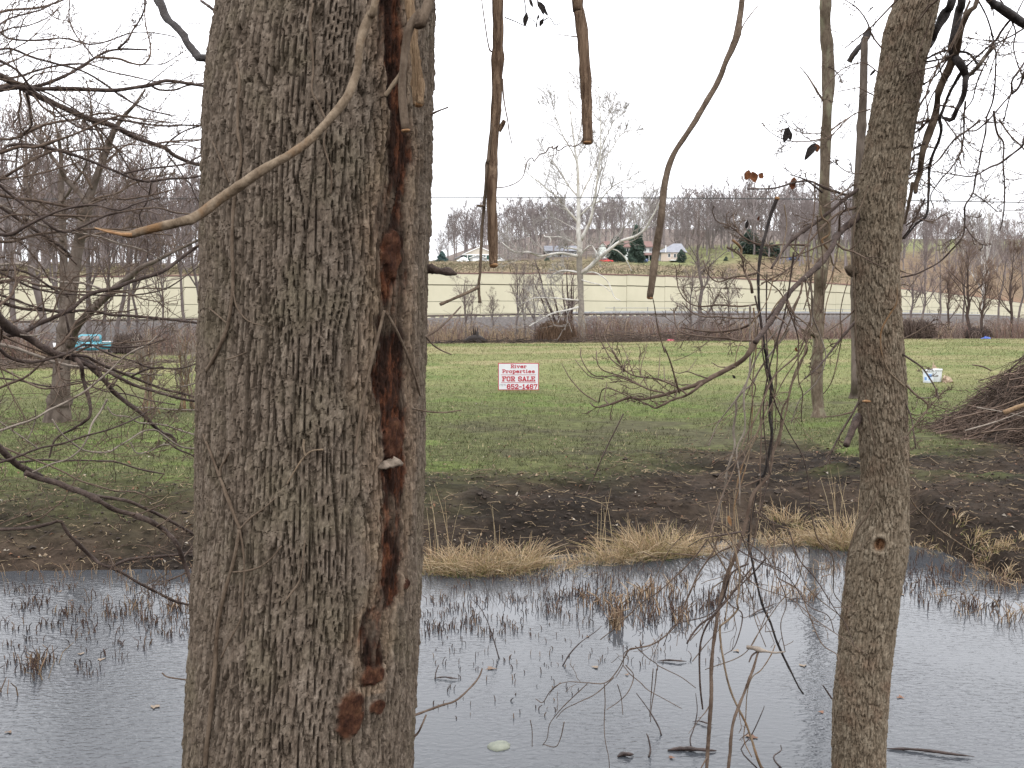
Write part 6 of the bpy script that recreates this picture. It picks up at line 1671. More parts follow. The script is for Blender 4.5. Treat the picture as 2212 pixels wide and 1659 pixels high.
side(t_, 'tendril', [(1345, 1125), (1310, 1165), (1270, 1185), (1200, 1185), (1150, 1218), (1120, 1210), (1135, 1180), (1105, 1205), (1085, 1200), (1095, 1190), (1060, 1200), (1030, 1240), (990, 1250), (955, 1290), (942, 1308), (920, 1280), (885, 1310), (865, 1380), (850, 1430)] + lowp([(800, 152), (720, 185), (640, 196)]), 10, 8, ZU, 2.949, 3.24, 3.2, 'twig', n=140)
side(t_, 'tendril', [(1125, 1210), (1120, 1250), (1080, 1260), (1062, 1270), (1040, 1275), (1010, 1250)], 6, 4, ZU, 2.949, 3.22, 3.2, 'twig', n=40)
side(t_, 'tendril', [(1285, 298), (1230, 292), (1130, 277)], 10, 6, ZU, 2.949, 3.24, 3.2, 'twig')
side(t_, 'tendril', [(1345, 95), (1390, 60), (1400, 20), (1410, -20)], 5, 3, ZU, 2.949, 3.25, 3.25, 'twig')
h3D = [Z6(p) for p in [(440, -20), (420, 120), (402, 235), (330, 400), (285, 515), (200, 660), (130, 780), (50, 900), (-8, 1000)]] + [Zm(1150, 450, 2.949)(p) for p in [(2000, 150), (1982, 330), (1955, 550), (1930, 700), (1905, 900), (1878, 1090)]]
w3 = [w / 2.29 for w in (34, 34, 44, 36, 38, 34, 34, 33, 34)] + [w / 2.949 for w in (50, 52, 54, 56, 54, 48)]
p_ = at(*h3D[0], 3.3)
t_, P, Rr = vine('hanging_vine', 'long slanting cut vine hanging in the middle right sky', h3D, w3, idt, 1.0, 3.3, 3.35, 'vine_brown', pre=[(p_[0] + .2, 3.3, 4.75, .015), (p_[0] + .08, 3.3, 3.9, .014)], n=140, cut='cut_wood', sides=12, rough=.25)
side(t_, 'tendril', [(415, 225), (450, 150), (500, 80), (535, 40)], 9, 6, Z6, 2.29, 3.3, 3.35, 'twig')
t_, P, Rr = vine('thin_vine', 'very thin vine trailing from the slanting cut vine to the lawn branch', [Zm(1150, 450, 2.949)(p) for p in [(1895, 1060), (1915, 1150), (1935, 1280), (1970, 1430), (2000, 1530)]] + [Z8(p) for p in [(800, 130), (840, 220), (875, 340), (905, 445)]], [2.5, 5.5], idt, 1.0, 3.36, 3.7, 'vine_brown', n=60, sides=6)

# clump of dead leaves hanging at the top
lp_ = at(*ZU((950, -20)), 3.3)
Lf = thing('dead_leaf_spray', 'dark spray of dead leaves hanging at the top edge', 'leaves', lp_)
for pts in ([(860, -20), (870, 60), (880, 130), (940, 170), (958, 220)], [(960, -20), (990, 60), (1020, 120), (1010, 170), (985, 205)], [(958, 220), (965, 160), (980, 110)], [(1010, 170), (1065, 145), (1110, 200), (1160, 185), (1265, 145)], [(700, 140), (790, 175), (880, 215), (955, 228)]):
    side(Lf, 'twig', pts, 10, 4, ZU, 2.949, 3.3, 3.3, 'bark_black')
def leaf(parent, Zf, a, b_, w, Y, material='bark_black', seed=0, s=1.0):
    A_, B_ = at(*Zf(a), Y), at(*Zf(b_), Y + .01); d = B_ - A_; L_ = np.linalg.norm(d); d /= L_
    sd = np.cross(d, [0, 1, 0]); sd /= np.linalg.norm(sd); nr = np.cross(d, sd); rg = np.random.default_rng(seed)
    hw = w / 2.29 / FPX * Y / 2 * .7855 * s
    V = []
    for f, k_ in ((0, .1), (.2, .8), (.45, 1.0), (.7, .75), (.88, .45), (1, .05)):
        k_ *= rg.uniform(.75, 1.2)
        V += [A_ + d * L_ * f - sd * hw * k_ + nr * hw * .6 * k_, A_ + d * L_ * f + nr * hw * rg.normal(0, .15), A_ + d * L_ * f + sd * hw * k_ * rg.uniform(.7, 1.1) + nr * hw * .5 * k_]
    mb = MB(); mb.add(V, Q=[(3 * i + j, 3 * i + j + 1, 3 * i + j + 4, 3 * i + j + 3) for i in range(5) for j in (0, 1)])
    return part(mb, 'leaf', material, parent)
for i, (a, b_, w) in enumerate([((880, 100), (865, 215), 16), ((965, 10), (1055, 130), 17), ((900, -20), (930, 60), 12), ((980, 120), (965, 165), 7), ((1015, 150), (985, 215), 12), ((990, 60), (1020, 120), 8)]):
    leaf(Lf, ZU, a, b_, w, 3.3, seed=i, s=2.2)

# ------------------------------------------------------------------ tree out of view on the left whose limbs reach in
lt_b = np.array([-3.45, 3.75, .12])
LT = thing('left_limb_tree', 'bare tree whose dark crooked limbs reach in from the left edge', 'tree', lt_b)
mb = MB(); P_ = smooth_path(np.array([lt_b + (0, 0, -.2), lt_b + (-.03, .05, 1.5), lt_b + (.05, .1, 3.2), lt_b + (0, .1, 5.5)]), 40); mb.tube(P_, np.interp(np.linspace(0, 1, 40), [0, .06, .5, 1], [.26, .19, .15, .07]), 14, .2, 8); part(mb, 'trunk', 'bark_grey', LT)
def preL(z, r, up=.25): return ('left', r)
LL = Limbs(LT, 2000)
LL.add([(-40, 475), (0, 495), (100, 545), (200, 600), (300, 650), (420, 705), (530, 755), (640, 790), (740, 820), (850, 880), (980, 930), (1080, 965), (1130, 1010), (1230, 1055), (1340, 1082)], 40, 20, ZA, SA, 4.8, 5.4, pre=preL(3.6, .022), post=[(*at(520, 372, 5.6), .006)], sides=10)
LL.add([(-30, 592), (60, 570), (150, 570), (250, 580), (400, 575), (550, 580), (730, 590), (850, 575), (980, 555), (1080, 525), (1200, 540), (1390, 570)], 24, 15, ZA, SA, 4.6, 5.0, pre=preL(3.4, .012))
LL.add([(980, 555), (1040, 585), (1140, 585), (1230, 555), (1400, 535)], 12, 8, ZA, SA, 4.9, 5.1)
LL.add([(190, 575), (300, 545), (400, 505), (480, 465), (560, 415), (620, 375), (700, 335), (800, 320), (960, 325)], 19, 10, ZA, SA, 4.75, 5.0)
LL.add([(620, 375), (680, 375), (780, 385), (850, 410), (930, 420), (975, 370), (980, 300), (965, 230), (945, 130), (948, -10)], 13, 6, ZA, SA, 4.9, 5.1, 'twig')
LL.add([(770, 315), (830, 260), (870, 190), (910, 130), (940, 60), (947, -10)], 11, 7, ZA, SA, 4.95, 5.1)
LL.add([(930, 420), (1050, 420), (1130, 380), (1215, 325)], 6, 4, ZA, SA, 5.0, 5.1)
LL.add([(605, 370), (560, 310), (490, 220), (455, 140), (450, 80), (455, -10)], 9, 6, ZA, SA, 4.9, 5.2)
LL.add([(455, 140), (370, 120), (290, 70), (200, 0)], 5, 3, ZA, SA, 5.1, 5.3, 'twig')
LL.add([(-10, 165), (60, 120), (170, 90), (280, 60), (385, 0)], 11, 6, ZA, SA, 4.3, 4.6, pre=preL(3.8, .006))
LL.add([(-10, 215), (60, 185), (170, 170), (270, 135), (330, 100), (385, 45)], 9, 5, ZA, SA, 4.3, 4.7, pre=preL(3.7, .005))
LL.add([(-10, 435), (100, 390), (200, 345), (250, 325), (350, 315), (450, 310), (520, 290), (560, 235)], 8, 4, ZA, SA, 4.5, 4.8, 'twig', pre=preL(3.5, .005))
LL.add([(-20, 1005), (50, 950), (150, 940), (270, 955), (400, 985), (540, 1030), (640, 1070), (740, 1110), (830, 1150), (930, 1180), (1000, 1180), (1100, 1165), (1230, 1160), (1340, 1138)], 18, 11, ZA, SA, 4.5, 4.9, pre=preL(2.95, .01))
LL.add([(640, 778), (740, 775), (870, 795), (1000, 815), (1100, 820), (1200, 815), (1370, 822)], 14, 8, ZA, SA, 5.1, 5.3)
LL.add([(1075, 950), (1130, 900), (1210, 850), (1310, 818)], 10, 7, ZA, SA, 5.35, 5.4)
LL.add([(170, 600), (190, 680), (200, 760), (205, 820), (150, 880), (120, 950), (105, 1050), (110, 1150), (150, 1230), (175, 1280)], 13, 7, ZA, SA, 4.85, 4.9)
LL.add([(-10, 1168), (150, 1150), (300, 1120), (400, 1090), (530, 1050), (620, 1000), (700, 960)], 11, 7, ZA, SA, 4.5, 4.9, 'twig', pre=preL(2.7, .006))
LL.add([(-10, 1422), (80, 1400), (250, 1400), (450, 1405), (650, 1410), (800, 1380), (930, 1360), (1040, 1355), (1140, 1385), (1260, 1396)], 11, 9, ZA, SA, 4.4, 4.8, 'twig', pre=preL(2.3, .006))
LL.add([(-20, 1190), (60, 1260), (150, 1330), (250, 1400), (300, 1450), (370, 1500), (440, 1510), (500, 1490), (590, 1450), (700, 1400), (800, 1380)], 15, 12, ZA, SA, 4.3, 4.6, pre=preL(2.75, .008))
LL.add([(-20, 1335), (60, 1385), (110, 1420), (200, 1480), (300, 1545), (400, 1610), (460, 1670)], 16, 18, ZA, SA, 4.9, 5.3, pre=preL(2.5, .009))
LL.add([(810, 1130), (900, 1110), (1000, 1095), (1100, 1085), (1200, 1070), (1260, 1040), (1345, 995)], 11, 8, ZA, SA, 4.75, 4.9)
LL.add([(985, 1190), (970, 1270), (950, 1330), (910, 1400), (930, 1480), (960, 1560), (962, 1680)], 9, 6, ZA, SA, 4.8, 4.8)
LL.add([(1090, 1010), (1150, 1080), (1200, 1160), (1240, 1200), (1265, 1260), (1310, 1345)], 9, 7, ZA, SA, 5.35, 5.3)
LL.add([(540, 770), (600, 850), (650, 930), (690, 1000), (745, 1065)], 8, 5, ZA, SA, 5.05, 5.0)
# lower set
LL.add([(-10, 340), (100, 335), (200, 365), (300, 430), (380, 480), (450, 512)], 14, 10, ZB, SA, 4.6, 4.8, pre=preL(2.3, .008))
LL.add([(-10, 350), (100, 400), (200, 450), (330, 480), (450, 495), (600, 500), (800, 505), (920, 495), (1050, 470), (1150, 420), (1345, 275)], 13, 6, ZB, SA, 4.5, 5.0, pre=preL(2.3, .008))
LL.add([(-20, 785), (50, 765), (150, 745), (250, 690), (400, 625), (480, 580), (560, 510), (650, 475), (750, 455), (850, 415), (950, 385), (1080, 335), (1180, 260), (1290, 180), (1350, 140)], 26, 16, ZB, SA, 4.2, 4.8, pre=preL(1.75, .014), sides=9)
LL.add([(-20, 535), (60, 565), (150, 590), (300, 600), (450, 610), (540, 600), (640, 610), (720, 630), (850, 635), (1000, 650), (1150, 665), (1360, 692)], 20, 12, ZB, SA, 4.5, 4.7, 'bark_dark', pre=preL(2.1, .012))
LL.add([(-10, 498), (100, 530), (200, 570), (330, 600), (420, 620), (440, 690), (460, 770), (485, 800)], 13, 12, ZB, SA, 4.45, 4.6, pre=preL(2.15, .008))
LL.add([(-30, 625), (30, 690), (80, 730), (150, 760), (230, 810), (320, 865), (400, 895), (475, 905)], 46, 36, ZB, SA, 4.0, 4.3, 'bark_dark', pre=preL(2.0, .024), sides=11)
LL.add([(465, 903), (560, 940), (640, 1010), (700, 1080), (740, 1130), (810, 1190), (880, 1240), (940, 1290), (1000, 1350), (1060, 1400), (1110, 1415), (1150, 1465)], 34, 16, ZB, SA, 4.3, 4.6, sides=10)
LL.add([(465, 900), (580, 960), (700, 1000), (780, 1040), (880, 1090), (980, 1120), (1080, 1150), (1200, 1180), (1325, 1198)], 20, 13, ZB, SA, 4.3, 4.5)
LL.add([(470, 890), (560, 900), (620, 930), (700, 970), (800, 1010), (900, 1050), (1000, 1090), (1090, 1120), (1200, 1145), (1280, 1170), (1325, 1200)], 18, 11, ZB, SA, 4.28, 4.6)
LL.add([(490, 910), (530, 960), (540, 1040), (560, 1110), (580, 1180), (590, 1260), (570, 1310), (480, 1370), (400, 1410), (350, 1460), (320, 1560)], 25, 8, ZB, SA, 4.3, 4.2, sides=8)
LL.add([(-15, 845), (50, 900), (130, 930), (220, 940), (330, 915), (430, 885), (500, 845), (540, 825), (600, 825), (700, 840), (850, 840), (960, 825), (1075, 788)], 19, 7, ZB, SA, 4.1, 4.5, pre=preL(1.7, .011))
LL.add([(600, 825), (660, 860), (750, 900), (880, 935), (960, 970), (1100, 980), (1200, 975), (1325, 928)], 11, 6, ZB, SA, 4.3, 4.4)
LL.add([(-15, 1390), (100, 1350), (220, 1310), (320, 1250), (430, 1200), (550, 1130), (650, 1050), (730, 980), (800, 910), (880, 860), (960, 825), (1025, 765)], 14, 7, ZB, SA, 3.6, 4.0, 'twig_pale', pre=preL(1.0, .007))
LL.add([(-15, 1595), (100, 1560), (250, 1500), (400, 1470), (550, 1420), (700, 1380), (830, 1330), (920, 1285), (985, 1240)], 14, 7, ZB, SA, 3.7, 4.2, pre=preL(.9, .007))
LL.add([(-15, 1485), (60, 1560), (130, 1620), (206, 1655), (268, 1690)], 34, 32, ZB, SA, 3.8, 3.95, pre=preL(1.2, .018), sides=10, twigs=False)
LL.add([(140, 0), (230, 35), (330, 60), (400, 90), (500, 125), (560, 160), (640, 205), (740, 235), (840, 270), (920, 320), (980, 380), (1010, 440), (1040, 520), (1080, 620), (1110, 690)], 29, 18, ZC, 2.0433, 3.9, 4.1, sides=9)
LL.add([(500, 125), (600, 140), (720, 160), (800, 195), (900, 240), (1000, 295), (1110, 360)], 17, 12, ZC, 2.0433, 3.95, 4.2)
LL.add([(-15, 320), (100, 315), (200, 305), (300, 280), (340, 270), (380, 340), (440, 400), (510, 470), (570, 515), (620, 530), (700, 495), (780, 480), (900, 470), (1000, 460), (1110, 438)], 18, 11, ZC, 2.0433, 3.8, 4.2, pre=preL(.8, .009))
LL.add([(610, 526), (700, 570), (780, 620), (880, 670), (980, 720), (1100, 753)], 15, 11, ZC, 2.0433, 4.0, 4.2)
LL.add([(-10, 1318), (60, 1370), (150, 1430), (250, 1500)], 8, 7, ZB, SA, 3.9, 4.0, 'twig_pale')
LL.add([(340, 1310), (400, 1400), (480, 1470), (560, 1515), (700, 1525), (780, 1480), (850, 1440), (930, 1390), (1010, 1380), (1060, 1410), (1160, 1480), (1240, 1500), (1320, 1495)], 9, 9, ZB, SA, 4.0, 4.4, 'twig_pale')
LL.add([(700, 1230), (740, 1280), (840, 1295), (900, 1330), (1000, 1340), (1080, 1350), (1180, 1385), (1320, 1425)], 8, 9, ZB, SA, 4.3, 4.5, 'twig_pale')
LL.add([(850, 1460), (890, 1530), (970, 1520), (1050, 1480), (1105, 1475)], 7, 8, ZB, SA, 4.3, 4.4, 'twig_pale')
LL.add([(180, 1440), (210, 1380), (230, 1310), (232, 1245)], 8, 5, ZB, SA, 4.0, 4.0, 'twig_pale', twigs=False)
LL.add([(1060, 1430), (1150, 1500), (1220, 1530), (1320, 1575)], 9, 9, ZB, SA, 4.5, 4.5)
LL.add([(880, 1235), (1000, 1235), (1100, 1245), (1325, 1252)], 7, 7, ZB, SA, 4.5, 4.6, 'twig_pale')
LL.add([(1140, 995), (1150, 1060), (1170, 1097), (1240, 1085), (1310, 1062)], 6, 8, ZB, SA, 4.6, 4.6, 'twig_pale', twigs=False)
LL.add([(850, 1035), (940, 990), (1010, 975), (1065, 970)], 10, 8, ZB, SA, 4.5, 4.4, twigs=False)
LL.add([(700, 1180), (660, 1250), (600, 1340), (570, 1430), (520, 1510), (440, 1570), (340, 1600), (210, 1655)], 12, 7, ZB, SA, 4.0, 3.9, 'twig_pale', twigs=False)
LL.add([(130, 760), (200, 765), (270, 755), (330, 720), (365, 665)], 10, 5, ZB, SA, 4.15, 4.3, 'twig_pale', twigs=False)
LL.add([(-10, 60), (90, 130), (180, 200), (280, 330), (330, 420)], 10, 6, ZB, SA, 5.0, 5.4, 'twig')
LL.add([(150, 0), (250, 90), (350, 180), (430, 240), (500, 300)], 15, 8, ZB, SA, 5.2, 5.5, 'twig')
rg_ = np.random.default_rng(77)
for i in range(22):
    x, y = -12.0, rg_.uniform(10, 1000); hd = rg_.normal(.05, .35); pts = [(x, y)]
    for j in range(8):
        hd = .75 * hd + rg_.normal(0, .22); st_ = rg_.uniform(34, 62); x += st_ * math.cos(hd); y += st_ * math.sin(hd); pts.append((x, y))
    Y0 = rg_.uniform(4.2, 6.2)
    LL.add(Done(pts), rg_.uniform(4.5, 8.5), rg_.uniform(2.2, 3.6), idt, 1.0, Y0, Y0 + rg_.uniform(-.3, .8), ['twig', 'bark_dark', 'twig', 'twig_pale'][i % 4] if y > 500 else ['bark_dark', 'twig'][i % 2], pre=preL(0, 0))
LL.twigs(per=8, per2=4, per3=2, ratio=.27, up=.22, rmin=.0014, rr=.42, t0=.28)

# ------------------------------------------------------------------ leaning tree on the lawn, left
YL = 16.3
lb = on_ground(126, YL); 
TL = thing('leaning_lawn_tree', 'forked bare tree leaning right on the lawn at left', 'tree', lb)
LN = Limbs(TL, 3000)
tp = [ZB(p) for p in [(372, 1335), (378, 1290), (385, 1200), (395, 1100), (405, 930), (425, 780), (440, 640), (462, 480), (480, 330), (510, 180), (535, 60)]] + [ZA(p) for p in [(545, 1430), (572, 1330), (600, 1230), (640, 1120), (685, 1000), (745, 850), (805, 760), (880, 680), (945, 585)]]
tw = [w / SA for w in (150, 128, 100, 88, 80, 78, 72, 66, 62, 56, 54, 52, 50, 40, 36, 34, 28, 22, 16, 10)]
LN.add(tp, tw, None, idt, 1.0, YL, YL + .6, 'bark_grey', 'trunk', sides=16, rough=.14, n=120, twigs=False, pre=[(*(lb + (0, 0, -.25)), .42)])
LN.P.append(smooth_path(np.array([at(x, y, YL + .6) for x, y in tp[10:]]), 8)); LN.R.append(np.linspace(.1, .02, 8))
LN.add([(455, 830), (475, 780), (495, 720), (560, 640), (650, 550), (750, 460), (850, 380), (920, 320), (1000, 285), (1100, 235), (1200, 185), (1345, 120)], 52, 12, ZB, SA, YL - .05, YL - 1.2, 'bark_grey', sides=10)
LN.add([(560, 1330), (540, 1290), (500, 1240), (430, 1170), (390, 1090), (340, 1020), (270, 930), (210, 850), (190, 700), (150, 600)], 30, 10, ZA, SA, YL + .3, YL + 1.2, 'bark_grey', sides=8)
LN.add([(600, 1230), (560, 1150), (500, 1090), (450, 1000), (440, 880)], 14, 6, ZA, SA, YL + .4, YL - .6, 'twig')
LN.add([(650, 1100), (720, 1030), (800, 960), (880, 920), (960, 820)], 14, 5, ZA, SA, YL + .5, YL + 1.5, 'twig')
LN.add([(690, 990), (660, 900), (600, 780), (590, 640), (560, 520)], 14, 5, ZA, SA, YL + .6, YL + .2, 'twig')
LN.add([(545, 1440), (480, 1410), (400, 1420), (300, 1350), (220, 1290)], 14, 5, ZA, SA, YL + .1, YL - 1, 'twig')
LN.add([(570, 1340), (640, 1290), (760, 1260), (860, 1200), (1000, 1150), (1150, 1130)], 16, 5, ZA, SA, YL + .2, YL - .8, 'twig')
LN.add([(510, 1560), (600, 1530), (720, 1510), (860, 1480), (1000, 1500)], 14, 5, ZA, SA, YL + .1, YL + .9, 'twig')
LN.twigs(per=15, per2=5, per3=3, ratio=.28, rmin=.0042, up=.28, rr=.3)
# a straight grey tree close behind it
b_ = on_ground(134, 19.5)
T2 = thing('straight_lawn_tree', 'straight grey trunk close behind the leaning lawn tree', 'tree', b_)
LN2 = Limbs(T2, 3100)
LN2.add([(412, 1180), (412, 1000), (413, 800), (414, 600), (416, 400), (412, 200), (405, 0), (400, -200), (395, -420), (375, -560), (350, -680), (345, -800)], [52, 50, 46, 44, 42, 40, 36, 28, 20, 13, 8, 3], None, ZB, SA, 19.5, 19.8, 'bark_grey', 'trunk', sides=12, rough=.12, pre=[(*(b_ + (0, 0, -.1)), .22)])
LN2.add([(412, 150), (330, 60), (240, -60), (180, -200), (150, -400)], 20, 6, ZB, SA, 19.6, 20.5, 'bark_grey')
LN2.add([(403, -100), (480, -220), (560, -350), (600, -560)], 16, 5, ZB, SA, 19.7, 19, 'bark_grey')
LN2.add([(396, -420), (300, -540), (220, -640), (180, -850)], 12, 4, ZB, SA, 19.7, 20.5, 'twig')
LN2.twigs(per=10, per2=5, per3=2, ratio=.25, rmin=.0035, up=.3, rr=.3)

# many-stemmed bushes on the lawn
rng = np.random.default_rng(131)
for (px, Y, ns, hpx, wpx, lb_) in [(322, 17.6, 13, 150, 60, 'bare many stemmed bush on the lawn left of the big trunk'), (400, 18.2, 12, 160, 44, 'bare upright bush on the lawn touching the big trunk outline')]:
    b_ = on_ground(px, Y); t_ = thing('lawn_bush', lb_, 'bush', b_); lp = []; lr = []
    for i in range(ns):
        a = rng.uniform(0, 6.28); k_ = rng.uniform(.2, 1); H = hpx / FPX * Y * rng.uniform(.7, 1.15); sp = wpx / FPX * Y * .5
        P_ = smooth_path(b_ + np.array([[.26 * math.cos(a) * k_, .2 * math.sin(a), -.03], [.25 * sp * math.cos(a) * k_ + .03 * rng.normal(), .1 * math.sin(a), H * .4], [sp * k_ * math.cos(a) + .04 * rng.normal(), .25 * math.sin(a), H * .8], [1.3 * sp * k_ * math.cos(a), .3 * math.sin(a), H]]), 8)
        Rr = np.linspace(.016, .006, 8) * rng.uniform(.7, 1.3); lp.append(P_); lr.append(Rr)
        mb = MB(); mb.tube(P_, Rr, 6, .2, i); part(mb, 'stem', 'vine_tan', t_)
    c1, r1 = sprout(np.array(lp), np.array(lr), rng, 5, 32, .4, .6, k=5, up=.3, wob=.18, t0=.3, rmin=.004); mb = MB(); mb.tubes(c1, r1, 4)
    c2, r2 = sprout(c1, r1, rng, 3, 35, .5, .7, k=4, up=.2, wob=.2, rmin=.0035); mb.tubes(c2, r2, 3)
    part(mb, 'twigs', 'twig_pale', t_, kind='stuff')

# slim tree on the lawn and the broken snag, right
b_ = on_ground(1768, 17.3)
T3 = thing('slim_lawn_tree', 'slim straight tree on the lawn left of the near right tree', 'tree', b_)
L3 = Limbs(T3, 3200)
t3p = [Z6(p) for p in [(965, -30), (962, 150), (972, 300), (978, 420), (980, 560), (972, 700), (965, 850), (960, 1000), (955, 1150), (958, 1300), (955, 1500)]] + [Z7(p) for p in [(950, 480), (935, 560), (925, 700), (915, 850), (915, 1000), (908, 1150), (908, 1300), (915, 1400), (920, 1455)]]
t3w = [w / 2.29 for w in (52, 56, 54, 66, 62, 50, 56, 54, 52, 56, 58, 60, 62, 54, 54, 52, 58, 60, 56, 62)]
L3.add(t3p[::-1], t3w[::-1], None, idt, 1.0, 17.3, 17.5, 'bark_right', 'trunk', sides=16, rough=.16, n=140, pre=[(*(b_ + (.03, 0, -.25)), .23)], post=[(*at(1795, -300, 17.6), .14), (*at(1800, -900, 17.8), .07)])
L3.add([(905, 970), (880, 960), (850, 945), (815, 930)], 34, 10, Z7, 2.29, 17.2, 16.8, 'bark_right', 'stub', twigs=False)
L3.P = []; L3.R = []
L3.add([(950, 640), (900, 560), (850, 480), (800, 420)][::1], 12, 4, Z6, 2.29, 17.3, 17.0, 'twig')
L3.add([(985, 830), (1050, 780), (1150, 715)], 10, 5, Z6, 2.29, 17.3, 17.6, 'twig')
L3.twigs(per=4, per2=2, ratio=.3, rmin=.003)
b_ = on_ground(1858, 21.2)
T4 = thing('broken_snag', 'tall dead snag with a broken top behind the near right tree', 'tree', b_)
L4 = Limbs(T4, 3300)
s4 = [Z7(p) for p in [(1155, 1335), (1155, 1250), (1155, 1000), (1152, 700), (1152, 400), (1160, 100)]] + [Z6(p) for p in [(1165, 1200), (1178, 1000), (1190, 800), (1200, 600), (1204, 400), (1208, 300), (1215, 230)]]
L4.add(s4, [w / 2.29 for w in (70, 52, 46, 44, 42, 42, 42, 44, 44, 42, 38, 38, 20)], None, idt, 1.0, 21.2, 21.3, 'bark_grey', 'trunk', sides=14, rough=.16, n=100, twigs=False, pre=[(*(b_ + (0, 0, -.3)), .3)])
L4.add([(1240, 170), (1225, 220), (1190, 280), (1140, 340), (1112, 390)], [18, 34, 36, 34, 26], None, Z6, 2.29, 21.1, 21.0, 'bark_black', 'broken_top', twigs=False, rough=.5)

# ------------------------------------------------------------------ near right tree
YR = 4.2
E2 = edges([(0, 1934, 2026), (62, 1913, 2013), (137, 1903, 1998), (213, 1889, 1985), (291, 1875, 1971), (370, 1862, 1960), (440, 1848, 1950), (515, 1845, 1943), (585, 1845, 1940), (700, 1845, 1945), (770, 1851, 1950), (856, 1857, 1956), (958, 1858, 1959), (1021, 1862, 1960), (1110, 1858, 1960), (1160, 1846, 1961), (1200, 1834, 1958), (1235, 1829, 1951), (1348, 1818, 1935), (1445, 1808, 1924), (1520, 1799, 1918), (1600, 1797, 1913), (1659, 1796, 1911)], YR)
kn = at(1885, 1177, YR - .11); kth = -.62
def bark2(S_, Z_, TH, cx, rr):
    wu = 1.2 * vnoise(S_ / .05, Z_ / .12, 21) + .5 * vnoise(S_ / .02, Z_ / .04, 22)
    f1, f2, hid, dv = voro(S_ / .0125 + wu, Z_ / .075 + .5 * vnoise(S_ / .02, Z_ / .08, 23), 24, .95)
    e = f2 - f1
    g1, g2, hid2, dv2 = voro(S_ / .006 + .6 * vnoise(S_ / .02, Z_ / .04, 28), Z_ / .026, 29, 1.0)
    h = .0075 * sstep(.03, .2, e) + .0034 * (hid - .5) + .0034 * np.clip(-dv, -.5, .6) + .0026 * (hid2 - .5) + .0018 * np.clip(-dv2, -.5, .5) + .0034 * fbm(S_ / .006, Z_ / .012, 25, 3) + .006 * fbm(S_ / .1, Z_ / .3, 26, 2) - .007
    # healed branch scar
    t0 = -.40
    d = np.hypot((TH - t0) * .112, (Z_ - kn[2]) * .85)
    h = h + .012 * np.exp(-((d - .030) / .010) ** 2) - .022 * (1 - sstep(.012, .026, d)) + .006 * np.exp(-((d - .05) / .02) ** 2)
    return h, {'rot': (1 - sstep(.016, .026, d)).ravel()}
V, Q, at_ = bark_trunk(E2, YR, -.35, 6.0, .0052, 115, 26, bark2)
rb = np.array([E2[0, 1], YR, -.15])
RT = thing('near_right_tree', 'slender leaning tree with flaky bark and a knot at right', 'tree', rb)
me = to_mesh('trunk', V - rb, Q, None, False, None, at_)
m, t, b = node_mat('bark_trunk_right')
N = t.nodes.new; L = t.links.new
co = N('ShaderNodeTexCoord'); mp = N('ShaderNodeMapping'); mp.inputs['Scale'].default_value = (1, 1, .45); L(co.outputs['Object'], mp.inputs[0])
base = ramp(noise(42, mp.outputs[0], 8, .7), [(.28, (.080, .060, .041)), (.5, (.145, .115, .082)), (.74, (.225, .19, .142))])
c1 = mixc(ramp(noise(7, co.outputs['Object'], 4), [(.52, (0, 0, 0)), (.68, (.35, .35, .35))]), base, ramp(noise(60, mp.outputs[0]), [(.3, (.10, .052, .032)), (.7, (.16, .10, .068))]))
kc = ramp(noise(60, mp.outputs[0]), [(.35, (.03, .013, .007)), (.6, (.16, .085, .045)), (.75, (.4, .28, .17))])
L(grit(mixc(attr('rot'), c1, kc), 120, .5, 1.6), b.inputs['Base Color']); b.inputs['Roughness'].default_value = .95; b.inputs['Specular IOR Level'].default_value = .12
bu = N('ShaderNodeBump'); bu.inputs['Strength'].default_value = .7; bu.inputs['Distance'].default_value = .003
L(noise(220, mp.outputs[0], 5), bu.inputs['Height']); L(bu.outputs[0], b.inputs['Normal'])
part(me, 'trunk', 'bark_trunk_right', RT)
LR_ = Limbs(RT, 4000)
def trunk2(z, dx=0.0, dy=0.0, r=.03): 
    return (np.interp(z, E2[:, 0], E2[:, 1]) + (z - E2[-1, 0]) * .35 * (z > E2[-1, 0]) + dx, YR + dy, z, r)
S3 = 3.317
LR_.add([(495, 420), (530, 370), (570, 290), (620, 200), (680, 90), (725, -10)], [70, 66, 60, 60, 60, 60], None, ZR, S3, YR + .05, YR + .15, 'bark_black', post=[(*at(2085, -160, YR + .3), .02)], sides=10, twigs=False)
LR_.add([(812, -15), (790, 80), (770, 200), (742, 330), (716, 440), (745, 510), (790, 570), (830, 640), (852, 700), (845, 740), (835, 850), (800, 940), (770, 990), (745, 1050), (720, 1100), (680, 1085), (640, 1075)], [62, 60, 56, 54, 48, 50, 52, 52, 44, 36, 34, 32, 32, 34, 34, 28, 20], None, ZR, S3, 3.9, 4.0, 'bark_black', pre=[trunk2(4.8, 0, -.1, .04), (*at(2090, -180, 3.95), .022)], sides=10, twigs=False)
LR_.add([(955, -15), (900, 80), (850, 150), (820, 230), (795, 330), (775, 420), (740, 520), (700, 620), (650, 720), (610, 810), (590, 900), (580, 1020), (545, 1130), (500, 1250), (460, 1370), (440, 1480), (430, 1580), (400, 1670), (390, 1760)], [36, 38, 44, 42, 44, 56, 66, 50, 44, 42, 40, 50, 56, 50, 42, 40, 38, 38, 30], None, ZR, S3, 3.8, 4.35, 'vine_brown', pre=[trunk2(5.0, 0, -.05, .03), (*at(2140, -180, 3.85), .014)], sides=10)
LR_.add([(370, 1660), (345, 1780), (320, 1900), (290, 2040)], 34, 18, ZR, S3, 4.36, 4.4, 'vine_brown', twigs=False)
